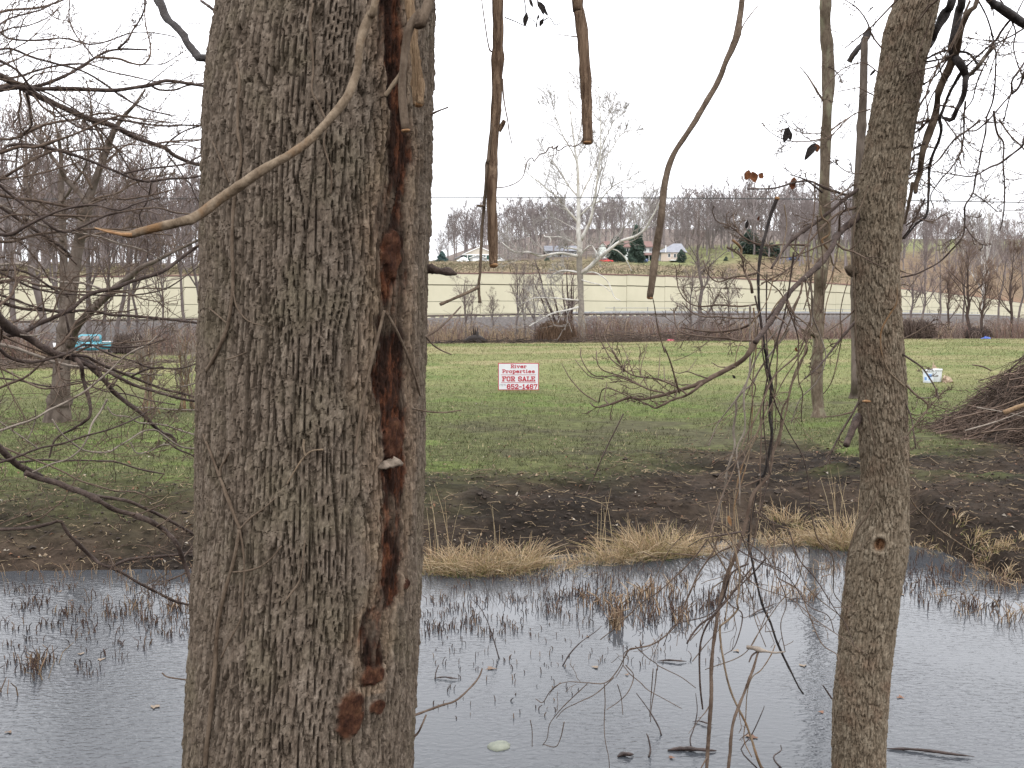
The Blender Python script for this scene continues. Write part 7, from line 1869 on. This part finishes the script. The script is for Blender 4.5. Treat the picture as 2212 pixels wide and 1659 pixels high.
LR_.add([(1060, -25), (1150, 60), (1240, 120), (1320, 180), (1400, 230), (1480, 300)], [56, 56, 60, 58, 56, 50], None, ZR, S3, 3.7, 3.9, 'bark_black', pre=[trunk2(4.5, .05, -.1, .035), (*at(2105, -110, 3.75), .017)], sides=10)
LR_.add([(1290, 150), (1230, 210), (1170, 290), (1120, 370), (1040, 440), (960, 510), (850, 610)], 18, 13, ZR, S3, 3.8, 3.95)
LR_.add([(1100, 425), (1040, 500), (980, 580), (920, 650), (865, 695)], 30, 30, ZR, S3, 3.85, 3.97, 'twig_pale')
LR_.add([(1400, 245), (1280, 320), (1180, 370), (1100, 410), (1020, 440)], 13, 10, ZR, S3, 3.8, 3.9)
LR_.add([(1420, 382), (1280, 385), (1170, 375), (1000, 365), (860, 345)], 9, 6, ZR, S3, 3.9, 4.1, 'twig')
LR_.add([(960, 0), (1030, 130), (1070, 240), (1095, 340), (1110, 420), (1125, 500), (1120, 620), (1115, 780), (1090, 940), (1040, 1070), (1030, 1200), (1010, 1290), (985, 1400), (970, 1500), (945, 1600), (925, 1690)], 13, 10, ZR, S3, 3.8, 4.0, 'bark_dark', n=70)
LR_.add([(1910, 1090), (1890, 1215), (1840, 1300), (1840, 1400), (1825, 1490), (1750, 1580), (1680, 1649), (1600, 1695), (1520, 1730), (1420, 1750)], 8, 8, Z6, 2.29, 4.0, 4.2, 'bark_dark', n=60)
LR_.add([(1890, 1215), (1970, 1270), (2045, 1335)], 7, 5, Z6, 2.29, 4.0, 4.1)
LR_.add([(1840, 1420), (1880, 1480), (1930, 1530), (1985, 1548)], 7, 5, Z6, 2.29, 4.0, 4.1)
LR_.add([(1420, 520), (1380, 575), (1330, 650), (1270, 740), (1265, 850), (1200, 930), (1140, 1000), (1080, 1070), (1020, 1130), (940, 1190), (840, 1200), (755, 1278)], 16, 9, ZR, S3, 3.9, 4.05, pre=[(*at(2300, 60, 3.8), .006), (*at(2240, 90, 3.85), .005)])
LR_.add([(1420, 640), (1380, 690), (1330, 800), (1270, 860)], 16, 15, ZR, S3, 3.9, 3.95, pre=[(*at(2290, 90, 3.85), .005)])
LR_.add([(1265, 850), (1240, 920), (1215, 1020), (1190, 1105), (1120, 1115), (1030, 1122)], 11, 7, ZR, S3, 3.95, 4.0)
LR_.add([(1430, 1180), (1385, 1250), (1370, 1320), (1320, 1370), (1240, 1430), (1160, 1490), (1060, 1530), (960, 1590), (880, 1610), (760, 1595), (650, 1580), (520, 1558)], 20, 7, ZR, S3, 3.9, 4.1, pre=[(*at(2290, 150, 3.8), .008)])
LR_.add([(485, 540), (580, 490), (660, 460), (730, 462)], 17, 15, ZR, S3, YR, 3.95)
LR_.add([(485, 565), (620, 540), (710, 512)], 14, 12, ZR, S3, YR, 3.95)
LR_.add([(780, 470), (860, 480), (910, 520), (955, 585)], 20, 14, ZR, S3, 3.95, 3.95, 'bark_black')
LR_.add([(445, 780), (540, 720), (600, 660), (640, 600), (695, 525)], 12, 10, ZR, S3, YR, 3.98)
LR_.add([(805, 665), (760, 740), (710, 830), (670, 920), (630, 1030), (610, 1090), (625, 1180), (600, 1290), (560, 1380), (530, 1470), (515, 1560), (510, 1740), (490, 1960), (400, 2040), (285, 2180)], [24, 24, 24, 24, 24, 24, 22, 22, 22, 22, 22, 20, 18, 15, 12], None, ZR, S3, 3.98, 4.25, 'bark_black', n=90)
LR_.add([(590, 960), (650, 965), (700, 970), (765, 988)], 14, 12, ZR, S3, 3.99, 3.97)
LR_.add([(365, 1235), (450, 1150), (500, 1110), (560, 1075)], 10, 10, ZR, S3, YR, 4.05)
LR_.add([(335, 1375), (430, 1330), (475, 1308)], 12, 10, ZR, S3, YR, 4.1)
LR_.add([(305, 1605), (420, 1560), (505, 1518)], 10, 8, ZR, S3, YR, 4.2)
LR_.add([(1445, 1505), (1500, 1430), (1570, 1290), (1590, 1250)], 10, 8, Z6, 2.29, 4.25, 4.15)
LR_.add([(1470, 1420), (1540, 1380), (1640, 1390), (1760, 1320)], 7, 4, Z6, 2.29, 4.2, 4.1, 'twig')
# limbs and twigs to the left of it
LR_.add([(1165, 215), (1120, 260), (1075, 295), (1030, 345), (1005, 410), (940, 505), (860, 580), (770, 660), (700, 745), (640, 850), (580, 930), (520, 1010)], [42, 38, 34, 32, 28, 28, 28, 26, 27, 25, 26, 26], None, Z7, 2.29, YR - .02, 3.7, 'bark_dark', sides=9, n=90)
LR_.add([(700, 740), (650, 800), (590, 868)], 22, 10, Z7, 2.29, 3.8, 3.75, 'bark_dark', twigs=False)
LR_.add([(1165, 50), (1080, 110), (1000, 180), (920, 240), (850, 290), (780, 340), (725, 392), (670, 470), (620, 545)], [20, 18, 18, 18, 20, 20, 18, 16, 10], None, Z7, 2.29, YR, 3.9, 'bark_dark', sides=8)
LR_.add([(1160, 160), (1060, 190), (990, 240), (900, 330), (820, 430), (760, 520), (680, 580), (560, 640)], 14, 8, Z7, 2.29, YR, 3.95, 'twig')
LR_.add([(1150, 800), (1100, 850), (1020, 910), (950, 960)], 8, 5, Z7, 2.29, YR, 4.1, 'twig', twigs=False)
LR_.add([(1150, 880), (1090, 950), (1010, 1050), (940, 1140), (880, 1200), (830, 1240)], 15, 7, Z7, 2.29, YR, 4.0, 'bark_dark')
LR_.add([(1175, 1480), (1150, 1520), (1110, 1610), (1090, 1660)], 42, 34, Z7, 2.29, YR, 4.0, 'bark_dark', 'stub', twigs=False)
LR_.add([(1170, 1390), (1120, 1480), (1060, 1580), (1000, 1700), (960, 1780)], 12, 8, Z7, 2.29, YR, 4.0, 'bark_dark')
LR_.add([(1130, 1450), (1050, 1470), (960, 1480)], 9, 5, Z7, 2.29, 4.1, 4.0, 'twig', twigs=False)
LR_.add([(950, 160), (1010, 120), (1080, 60), (1160, 10)], 8, 6, Z7, 2.29, 4.0, YR, 'twig')
LR_.add([(1170, 565), (1130, 560), (1105, 550), (1095, 545)], [90, 70, 50, 20], None, Z7, 2.29, YR, YR - .05, 'bark_right', 'burl', twigs=False, rough=.5)
# lawn branch with upturned twigs (lower end of the long limb)
low_tw = [([(1415, 95), (1370, 180), (1310, 240), (1220, 290), (1140, 330), (1050, 380), (960, 408), (880, 432), (780, 462), (650, 487), (570, 476), (440, 520), (345, 540), (302, 512)], 34, 8), ([(1060, 378), (1000, 430), (940, 465), (860, 490), (780, 530), (740, 545), (690, 520), (620, 490)], 16, 7), ([(960, 455), (880, 400), (760, 350), (680, 340), (580, 320), (500, 260), (440, 210), (400, 140), (370, 80), (350, 5)], 11, 5), ([(800, 442), (700, 420), (620, 380), (540, 340), (480, 320), (390, 290), (350, 240), (345, 160)], 10, 5), ([(660, 402), (560, 360), (480, 330), (420, 330), (340, 330), (280, 280), (240, 200), (240, 140)], 8, 5), ([(390, 350), (300, 330), (240, 270), (200, 220)], 6, 4), ([(570, 472), (480, 430), (420, 410), (380, 430), (360, 512)], 8, 6), ([(350, 505), (250, 440), (170, 350), (140, 300), (110, 245)], 8, 4), ([(600, 330), (560, 230), (540, 170), (510, 110)], 7, 4), ([(520, 270), (470, 180), (430, 120), (400, 60), (420, 0)], 7, 4), ([(640, 322), (650, 250), (675, 170), (686, 108)], 6, 3), ([(760, 350), (770, 260), (775, 165)], 6, 3), ([(805, 362), (800, 260)], 6, 3), ([(1095, 345), (1020, 320), (960, 300), (900, 310), (850, 290)], 8, 4), ([(960, 300), (1000, 250), (1020, 215)], 5, 3), ([(1285, 268), (1220, 270), (1170, 265), (1125, 238)], 8, 4), ([(700, 425), (640, 300), (600, 260)], 6, 3), ([(560, 345), (520, 290), (575, 165)], 5, 3), ([(430, 525), (400, 480), (410, 410), (415, 370)], 7, 4)]
for pts, w0, w1 in low_tw:
    LR_.add(pts, w0, w1, Z8, 2.458, 3.7, 3.9 if w0 < 30 else 3.85, 'twig', 'branch', twigs=w0 > 9)
LR_.add([(520, 1000), (420, 1000), (330, 985), (200, 975), (60, 950), (20, 900), (5, 800)], 12, 6, Z7, 2.29, 3.72, 4.1, 'twig', 'branch')
LR_.add([(540, 840), (480, 900), (400, 930), (280, 945), (150, 935), (50, 918)], 14, 7, Z7, 2.29, 3.85, 4.1, 'twig', 'branch')
LR_.add([(540, 770), (420, 785), (300, 775), (180, 785), (100, 760), (40, 680), (20, 560)], 10, 5, Z7, 2.29, 3.9, 4.2, 'twig', 'branch')
LR_.add([(530, 860), (400, 860), (300, 850), (200, 850), (120, 820), (60, 760)], 9, 5, Z7, 2.29, 3.9, 4.0, 'twig', 'branch')
LR_.add([(540, 570), (470, 590), (380, 600), (290, 630), (230, 590), (190, 490)], 10, 5, Z7, 2.29, 4.0, 4.1, 'twig', 'branch')
LR_.add([(860, 400), (700, 395), (580, 402), (500, 380), (430, 340), (390, 260), (380, 200)], 12, 6, Z7, 2.29, 4.0, 4.2, 'twig', 'branch')
LR_.add([(580, 402), (480, 370), (360, 280), (280, 250), (250, 190)], 8, 5, Z7, 2.29, 4.1, 4.2, 'twig', 'branch')
LR_.add([(430, 470), (430, 420), (405, 390), (375, 365)], 14, 12, Z7, 2.29, 4.0, 3.95, 'vine_tan', 'branch', twigs=False)
LR_.add([(500, 700), (490, 640), (450, 560), (430, 470), (340, 410)], 14, 10, Z7, 2.29, 3.95, 4.0, 'twig', 'branch')
LR_.add([(940, 1210), (890, 1170), (830, 1130), (740, 1100), (690, 1190), (560, 1195), (470, 1190)][:4] , 12, 5, Z6, 2.29, YR - .1, 3.9, 'bark_dark', 'branch')
LR_.add([(1110, 1235), (990, 1195), (920, 1165), (860, 1140), (760, 1150), (640, 1185), (470, 1190)], 14, 8, Z6, 2.29, YR, 3.9, 'bark_dark', 'branch', twigs=False)
LR_.add([(950, 870), (860, 890), (760, 890), (680, 870), (600, 820), (560, 770)], 7, 3, Z6, 2.29, YR, 4.0, 'twig', 'branch')
LR_.add([(945, 840), (830, 840), (740, 800), (700, 750), (630, 735)], 5, 3, Z6, 2.29, YR, 4.0, 'twig', 'branch')
LR_.add([(1240, 690), (1150, 715), (1080, 770), (1000, 850), (880, 900)], 8, 5, Z6, 2.29, YR, 4.0, 'twig', 'branch')
LR_.add([(1300, 460), (1200, 395), (1080, 430), (1010, 490), (950, 580), (930, 680)], 7, 4, Z6, 2.29, YR, 4.1, 'twig', 'branch')
LR_.add([(1330, 320), (1260, 230), (1220, 130), (1160, 50), (1070, -10)], 9, 5, Z6, 2.29, YR, 4.1, 'twig', 'branch')
LR_.add([(1230, 1090), (1120, 1090), (1040, 1040), (980, 980)], 6, 3, Z6, 2.29, YR, 4.0, 'twig', 'branch')
# twigs at right of it, by the buckets
LR_.add([(1445, 1085), (1500, 1120), (1570, 1170), (1620, 1240), (1660, 1310), (1675, 1370)], 11, 6, Z7, 2.29, YR - .05, 3.9, 'bark_dark', 'branch')
LR_.add([(1460, 1270), (1530, 1340), (1600, 1390), (1600, 1440), (1550, 1500), (1500, 1560), (1470, 1630)], 10, 8, Z7, 2.29, YR - .05, 3.95, 'vine_brown', 'branch')
LR_.add([(1460, 1380), (1500, 1480), (1520, 1600), (1530, 1680)], 9, 8, Z7, 2.29, YR - .05, 4.0, 'bark_dark', 'branch')
LR_.add([(1450, 990), (1530, 950), (1610, 905), (1700, 895), (1725, 930), (1665, 995)], 7, 4, Z7, 2.29, YR, 4.1, 'twig', 'branch')
LR_.add([(1480, 1280), (1540, 1350), (1620, 1360), (1675, 1340)], 8, 5, Z7, 2.29, YR, 4.0, 'twig_pale', 'branch')
LR_.add([(1480, 1450), (1540, 1470), (1600, 1440), (1680, 1350), (1740, 1310), (1830, 1320)], 6, 3, Z7, 2.29, YR, 4.1, 'twig', 'branch')
LR_.add([(690, 1270), (660, 1225), (640, 1195)], 9, 5, ZRw, 2.0427, YR - .05, 4.1, 'bark_dark', 'stub', twigs=False)
rg_ = np.random.default_rng(79)
for i in range(12):
    x, y = rg_.uniform(1990, 2230), rg_.uniform(-20, 260); hd = rg_.uniform(.7, 2.4); pts = [(x, y)]
    for j in range(7):
        hd = .8 * hd + .2 * 1.7 + rg_.normal(0, .25); st_ = rg_.uniform(24, 48); x += st_ * math.cos(hd); y += st_ * math.sin(hd); pts.append((x, y))
    Y0 = rg_.uniform(3.8, 4.6)
    LR_.add(Done(pts), rg_.uniform(3.0, 5.5), 2.0, idt, 1.0, Y0, Y0 + .2, ['twig', 'bark_dark'][i % 2], 'branch')
LR_.twigs(per=8, per2=4, per3=2, ratio=.28, up=.12, rmin=.0014, rr=.42)

# dead leaves clinging to its twigs, single leaves
for i, (a, b__, w, mt) in enumerate([((730, 800), (700, 900), 34, 'bark_black'), ((735, 820), (740, 885), 18, 'bark_black'), ((900, 900), (830, 1010), 30, 'bark_black'), ((905, 905), (910, 960), 26, 'rot_orange'), ((480, 1070), (460, 1135), 26, 'rot_orange'), ((500, 1080), (520, 1150), 34, 'rot_orange'), ((540, 1095), (570, 1120), 24, 'rot_orange'), ((765, 1115), (750, 1195), 30, 'rot_orange'), ((470, 1385), (462, 1440), 14, 'bark_black'), ((545, 1360), (535, 1390), 12, 'rot_orange'), ((1275, 440), (1240, 478), 12, 'bark_black')]):
    leaf(RT, Z6, a, b__, w, 4.0, mt, i + 20, 1.7)
for i, (a, b__, w, mt) in enumerate([((770, 1045), (785, 1070), 20, 'rot_orange'), ((375, 1215), (395, 1240), 18, 'bark_black')]):
    leaf(RT, Z7, a, b__, w, 3.9, mt, i + 50)
leaf(RT, ZRw, (105, 240), (125, 300), 24, 3.7, 'cut_wood', 61)
mb = MB(); c0 = at(*Z7((1220, 1382)), YR - .115); an = np.linspace(0, 6.28, 12, endpoint=False)
mb.lathe([(.004, -.006), (.014, -.004), (.019, .0), (.014, .004), (.003, .006)], c0, 14); part(mb, 'small_fungus', 'cut_wood', RT, label='tiny orange bracket fungus')

# ------------------------------------------------------------------ hanging stems between slim tree and right tree
def stem(label, pts, ws, Zf, s, Y0, Y1, material, pre=None, post=None, name='tangled_vine', cut=None, twigs=0, n=None):
    t_, P, Rr = vine(name, label, pts, ws, Zf, s, Y0, Y1, material, pre=pre, post=post, sides=8, rough=.3, cut=cut, n=n)
    if twigs:
        ii = np.linspace(0, len(P) - 1, 8).astype(int); rg = np.random.default_rng(len(pts) * 7 + int(ws[0]))
        c1, r1 = sprout(P[ii][None], Rr[ii][None], rg, twigs, 45, .16, .5, k=5, up=.0, wob=.25, rmin=.0011); mb = MB(); mb.tubes(c1, r1, 4)
        c2, r2 = sprout(c1, r1, rg, 2, 40, .5, .7, k=4, up=0, wob=.3, rmin=.0009); mb.tubes(c2, r2, 3)
        part(mb, 'twigs', 'twig', t_, kind='stuff')
    return t_
z7l = lambda L_: Done(Z7(p) for p in L_); z8l = lambda L_: Done(Z8(p) for p in L_); zwl = lambda L_: Done(ZW(p) for p in L_)
stem('thick black cut stem standing tall before the lawn tree', z7l([(655, 108), (620, 200), (595, 290), (570, 380), (550, 480), (540, 580), (540, 680), (545, 790), (555, 880), (565, 960), (580, 1060)]) + z8l([(1490, 180), (1500, 280), (1522, 350), (1525, 450), (1515, 600), (1530, 700), (1520, 800), (1500, 900), (1480, 990), (1430, 1080)]) + zwl([(720, 190), (735, 290), (755, 400), (780, 510), (810, 620), (860, 730), (900, 850), (950, 960), (1000, 1060), (1040, 1140), (1070, 1185)]), [9.5] * 5 + [8] * 6 + [8.5] * 10 + [6.5] * 8 + [5, 5, 4.5], idt, 1.0, 3.8, 3.9, 'bark_black', n=200, twigs=6)
for pts, lb_ in (([(655, 112), (660, 104), (662, 100)], 'x'),):
    p_ = at(*Z7((656, 106)), 3.8); mb = MB(); mb.tube(np.array([p_ + (0, 0, -.004), p_ + (.002, 0, .004), p_ + (.003, 0, .007)]), np.array([.009, .009, .006]), 8); part(mb, 'cut_end', 'cut_wood', bpy.data.objects[[o.name for o in bpy.data.objects if o.get('label') == 'thick black cut stem standing tall before the lawn tree'][0]])
stem('main brown stem rising from the bottom edge through the hanging tangle', z7l([(890, 0), (895, 120), (880, 260), (850, 400), (860, 560), (875, 700), (870, 860), (830, 960)]) + z8l([(1770, 150), (1730, 220), (1690, 300), (1660, 400), (1640, 480), (1600, 560), (1590, 680), (1570, 760), (1540, 850), (1510, 1000), (1440, 1080), (1390, 1160)]) + zwl([(690, 130), (640, 280), (590, 400), (560, 500), (530, 620), (510, 750), (490, 900), (480, 1050), (480, 1200), (470, 1350), (460, 1500), (450, 1670)]), [3, 3.5, 4, 4, 5, 5, 5, 5, 5, 5.5, 6, 6, 6, 6, 6.5, 7, 7, 8, 9, 10, 10, 11, 12, 11, 10.5, 10, 10, 10.5, 11, 11, 11, 11], idt, 1.0, 4.0, 3.6, 'twig', n=220, twigs=8)
stem('pale stem looping down the left of the tangle', z8l([(1650, 0), (1610, 70), (1560, 130), (1500, 210), (1440, 300), (1400, 380), (1340, 430), (1290, 490), (1290, 560), (1270, 700), (1280, 800), (1250, 900), (1225, 980), (1210, 1100), (1180, 1200), (1160, 1310)]), [12, 14, 15, 14, 10], Z8, 2.458, 3.9, 4.0, 'twig_pale', n=110, twigs=4)
stem('thin stem hanging straight left of the black stem', z8l([(1440, -30), (1425, 90), (1400, 210), (1380, 330), (1420, 400), (1400, 500), (1380, 650), (1370, 760), (1350, 825)]), [3.6, 2.8], idt, 1.0, 3.85, 3.9, 'twig', n=70)
stem('thin stem right of the black stem above the lawn', z7l([(820, 640), (790, 740), (740, 870), (700, 960), (640, 1040)]) + z8l([(1570, 60), (1565, 250), (1560, 400), (1540, 500), (1520, 570)]), [4.5, 3], idt, 1.0, 3.9, 3.85, 'vine_brown', n=80)
stem('slightly curved brown stem hanging beside the slim lawn tree', z7l([(850, 480), (835, 600), (850, 740), (870, 860), (850, 980), (830, 1080), (790, 1190), (740, 1300), (720, 1420), (690, 1540), (670, 1660)]), [9, 11, 10, 9, 12], Z7, 2.29, 3.85, 3.8, 'vine_brown', n=100, twigs=4)
stem('tan stem crossing down to the tangle from the upper limb', z7l([(940, 480), (880, 560), (800, 620), (720, 700), (640, 790), (600, 900), (640, 1000), (660, 1100), (650, 1200), (640, 1320), (625, 1450)]), [12, 10, 8, 7, 6], Z7, 2.29, 3.95, 3.9, 'vine_tan', n=100)
stem('brown vine spiralling down the slim lawn tree gap', z7l([(930, 150), (940, 220), (980, 260), (985, 330), (940, 370), (985, 440), (1010, 520), (1060, 570)]), [9, 12, 12, 9], Z7, 2.29, 4.0, 4.1, 'vine_tan', n=80)
stem('long thin vine hanging right of the slim lawn tree', z7l([(1105, 620), (1070, 740), (1055, 850), (1065, 960), (1050, 1060), (1020, 1200), (990, 1280), (950, 1335)]), [6, 8, 6], Z7, 2.29, 4.05, 4.1, 'vine_brown', n=70)
stem('thin vine bowed along the right of the slim lawn tree', z7l([(1015, 540), (1000, 650), (970, 760), (955, 860), (945, 1000), (930, 1060)]), [6, 7, 5], Z7, 2.29, 4.1, 4.1, 'vine_tan', n=60)
stem('left bowed stem arching from the tangle over the water', zwl([(670, 145), (580, 160), (520, 190), (500, 260), (440, 350), (390, 430), (350, 520), (310, 610), (290, 680), (240, 760), (150, 840), (80, 875), (0, 890)]) + [ZV(p) for p in [(1180, 1000), (1120, 1110), (1050, 1180), (950, 1180), (840, 1175), (770, 1200), (735, 1250)]], [4, 4.5, 5, 5, 5, 5, 5, 4.5, 4.5, 4.5, 4.5, 4.5, 4, 4, 3, 3, 2.5, 2, 2, 1.6], idt, 1.0, 3.7, 3.9, 'twig', n=150, twigs=10)
stem('drooping dark stem ending above the water, left of the main stem', zwl([(720, 350), (650, 380), (600, 430), (560, 560), (500, 680), (460, 730), (420, 820), (405, 920), (405, 1040), (410, 1150), (425, 1282)]), [12, 14, 14, 12], ZW, 2.33, 3.65, 3.7, 'bark_dark', n=90)
stem('short straight broken stem pointing down left from the tangle', zwl([(745, 370), (680, 450), (600, 560), (530, 640), (480, 690), (410, 740), (360, 800), (323, 862)]), [12, 13, 13, 13], ZW, 2.33, 3.66, 3.6, 'bark_dark', n=70)
stem('tan snaking stem running down to the bottom edge', zwl([(560, 110), (610, 200), (640, 290), (660, 400), (660, 500), (645, 600), (650, 640), (600, 700), (550, 740), (535, 760), (540, 850), (555, 950), (580, 1080), (610, 1180), (650, 1270), (700, 1370), (740, 1480), (770, 1580), (805, 1670)]), [9, 12, 13, 14, 14, 15, 18], ZW, 2.33, 3.6, 3.55, 'vine_tan', n=140, twigs=5)
t_ = stem('straight stem with a cut crossbar above the water', zwl([(785, 905), (770, 950), (750, 1020), (720, 1100), (690, 1180), (650, 1280), (620, 1370), (605, 1480), (600, 1560), (588, 1670)]), [16, 18, 20, 20, 20], ZW, 2.33, 3.5, 3.5, 'twig', n=90)
side(t_, 'crossbar', [(708, 884), (750, 890), (790, 902), (830, 911), (890, 920), (950, 914)], [24, 26, 34, 16, 14, 9], None, ZW, 2.33, 3.5, 3.45, 'twig_pale', n=40)
side(t_, 'spur', [(770, 915), (740, 940), (722, 980)], 14, 8, ZW, 2.33, 3.5, 3.47, 'bark_dark')
stem('thin dark twig crossing right through the tangle above the water', zwl([(640, 240), (670, 270), (740, 310), (800, 335), (860, 360), (925, 380)]), [9, 9, 6], ZW, 2.33, 3.62, 3.5, 'bark_dark', n=40)
stem('very thin vertical vine right of the tangle over the water', zwl([(870, 60), (885, 150), (882, 250), (885, 400), (870, 500), (850, 620), (810, 730), (760, 840), (720, 900)]), [6, 6, 5], ZW, 2.33, 3.7, 3.55, 'twig', n=70)
stem('thin pale vine swinging down behind the crossbar stem', zwl([(890, 870), (860, 940), (800, 1030), (740, 1080), (710, 1180), (700, 1350), (690, 1480), (740, 1590)]), [7, 7, 6], ZW, 2.33, 3.6, 3.6, 'vine_tan', n=70)
stem('short twig pointing left across the top of the tangle', zwl([(670, 145), (600, 158), (500, 172), (420, 190), (330, 240)]), [11, 9, 5], ZW, 2.33, 3.68, 3.6, 'bark_dark', n=40)
stem('twig pointing right from the top of the tangle over the bank', zwl([(760, 15), (850, 70), (920, 105), (980, 135)]), [9, 8, 6], ZW, 2.33, 3.7, 3.6, 'bark_dark', n=30)
stem('curly vine loop over the dead grass by the tangle', zwl([(740, 140), (680, 180), (620, 140), (560, 100), (500, 85), (480, 130), (520, 170), (580, 210), (620, 260)]), [8, 9, 9, 7], ZW, 2.33, 3.75, 3.7, 'vine_brown', n=70, twigs=6)
stem('straight leaning dead stem rising from the bank soil', z8l([(270, 1140), (320, 1030), (370, 910), (430, 780), (480, 680), (528, 582)]), [7, 10, 9], Z8, 2.458, 9.4, 9.3, 'bark_dark', n=40)
stem('long thin pale pole lying over the right bank grass', [ZRw(p) for p in [(1122, 128), (1160, 190), (1230, 260), (1300, 325), (1380, 380), (1460, 430), (1550, 470)]], [7, 8, 6], ZRw, 2.0427, YR - .05, 6.5, 'vine_tan', n=50) if False else stem('long thin pale pole slanting over the right bank grass', [(1122, 128), (1160, 190), (1230, 260), (1300, 325), (1380, 380), (1460, 430), (1550, 470)], [7, 8, 6], ZRw, 2.0427, 4.3, 5.5, 'vine_tan', n=50)
stem('twining thin vine up the face of the near right tree', z7l([(1415, 640), (1410, 760), (1370, 830), (1320, 920), (1308, 1000), (1320, 1090), (1360, 1190), (1440, 1270), (1470, 1300)]), [9, 10, 9], Z7, 2.29, 4.05, 4.06, 'vine_tan', name='clinging_vine', n=90)
stem('thin vine down the left edge of the near right tree', z7l([(1230, 20), (1200, 120), (1150, 240), (1135, 420), (1140, 600), (1150, 800), (1152, 950), (1170, 1150), (1215, 1350), (1240, 1500), (1275, 1660)]), [10, 10, 10, 10], Z7, 2.29, 4.09, 4.06, 'vine_brown', name='clinging_vine', n=120)
stem('reddish vine strand beside the knot on the near right tree', [ZRw(p) for p in [(965, 60), (930, 150), (880, 250), (825, 330), (790, 420), (770, 560), (760, 700)]], [4, 5, 4], idt, 1.0, 4.06, 4.1, 'vine_brown', name='clinging_vine', n=70)

# entangled thin strands hanging between the lawn and the water
tb = hit(1600, 1480)
TG = thing('vine_tangle', 'tangle of thin dead vine strands hanging left of the right tree', 'vine', tb)
rng = np.random.default_rng(151)
def strand(pts, w0, w1, Zf, s, Y0, Y1, material='twig'):
    n = 8 + 7 * len(pts)
    P, Rr = wpath(pts, Zf, s, w0, w1, Y0, Y1, n, None, wob=.01, seed=int(rng.integers(1e6)))
    mb = MB(); mb.tube(P, Rr, 6, .3, n); part(mb, 'strand', material, TG)
    return P, Rr
for pts in ([(1220, 975), (1290, 1040), (1340, 1075), (1345, 1110)], [(1340, 1080), (1400, 1110), (1480, 1150), (1560, 1210)], [(1100, 1150), (1000, 1240), (900, 1290), (820, 1330), (775, 1380)], [(1150, 1080), (1190, 1130), (1250, 1180), (1290, 1220), (1380, 1270), (1480, 1325)], [(1340, 1100), (1330, 1200), (1310, 1320), (1305, 1400)], [(1320, 1100), (1310, 1230), (1300, 1370)], [(950, 1185), (870, 1260), (800, 1330), (740, 1410), (725, 1490), (700, 1530)], [(1045, 1180), (1050, 1290), (1045, 1400), (1050, 1500), (1070, 1600), (1075, 1670)], [(1120, 1190), (1140, 1260), (1150, 1360)], [(1165, 1080), (1210, 1140), (1180, 1230), (1120, 1290), (1060, 1330)], [(800, 1180), (740, 1230), (700, 1290), (660, 1270)], [(1230, 985), (1160, 1010), (1150, 1080), (1110, 1150)], [(630, 1390), (640, 1450), (640, 1540)], [(820, 1400), (800, 1490), (770, 1540), (700, 1525)], [(1540, 1060), (1620, 960), (1700, 870)]):
    strand(pts, 6, 4, ZV, 2.0427, 3.85, 3.9, 'twig')
lp = []; lr = []
for i in range(15):
    x = rng.uniform(1580, 1850); y = rng.uniform(430, 900); pts = [(x, y)]
    L_ = rng.uniform(250, 620); n = 7; vx = rng.normal(-12, 16)
    for j in range(n):
        vx = .7 * vx + rng.normal(-3, 12) + (1650 - x) * .02
        x += vx; y += L_ / n * rng.uniform(.7, 1.2); pts.append((x, y))
    P, Rr = strand(Done(pts), rng.uniform(3.2, 6.0), rng.uniform(2.4, 3.8), idt, 1.0, rng.uniform(3.6, 4.1), rng.uniform(3.6, 4.0), ['twig', 'vine_brown', 'vine_tan', 'bark_dark', 'twig_pale'][i % 5])
    ii = np.linspace(0, len(P) - 1, 8).astype(int); lp.append(P[ii]); lr.append(Rr[ii])
for i in range(14):
    x = rng.uniform(1500, 1760); y = rng.uniform(1080, 1250); pts = [(x, y)]; vx = rng.normal(0, 40)
    for j in range(5):
        vx = .7 * vx + rng.normal(0, 25); x += vx; y += rng.uniform(20, 70); pts.append((x, y))
    P, Rr = strand(Done(pts), rng.uniform(3.2, 5.0), 2.4, idt, 1.0, rng.uniform(3.6, 4.0), rng.uniform(3.6, 4.0), ['twig', 'vine_brown', 'bark_dark'][i % 3])
    ii = np.linspace(0, len(P) - 1, 8).astype(int); lp.append(P[ii]); lr.append(Rr[ii])
c1, r1 = sprout(np.array(lp), np.array(lr), rng, 2, 50, .2, .6, k=5, up=.05, wob=.3, rmin=.0014); mb = MB(); mb.tubes(c1, r1, 4)
part(mb, 'twigs', 'twig', TG, kind='stuff')
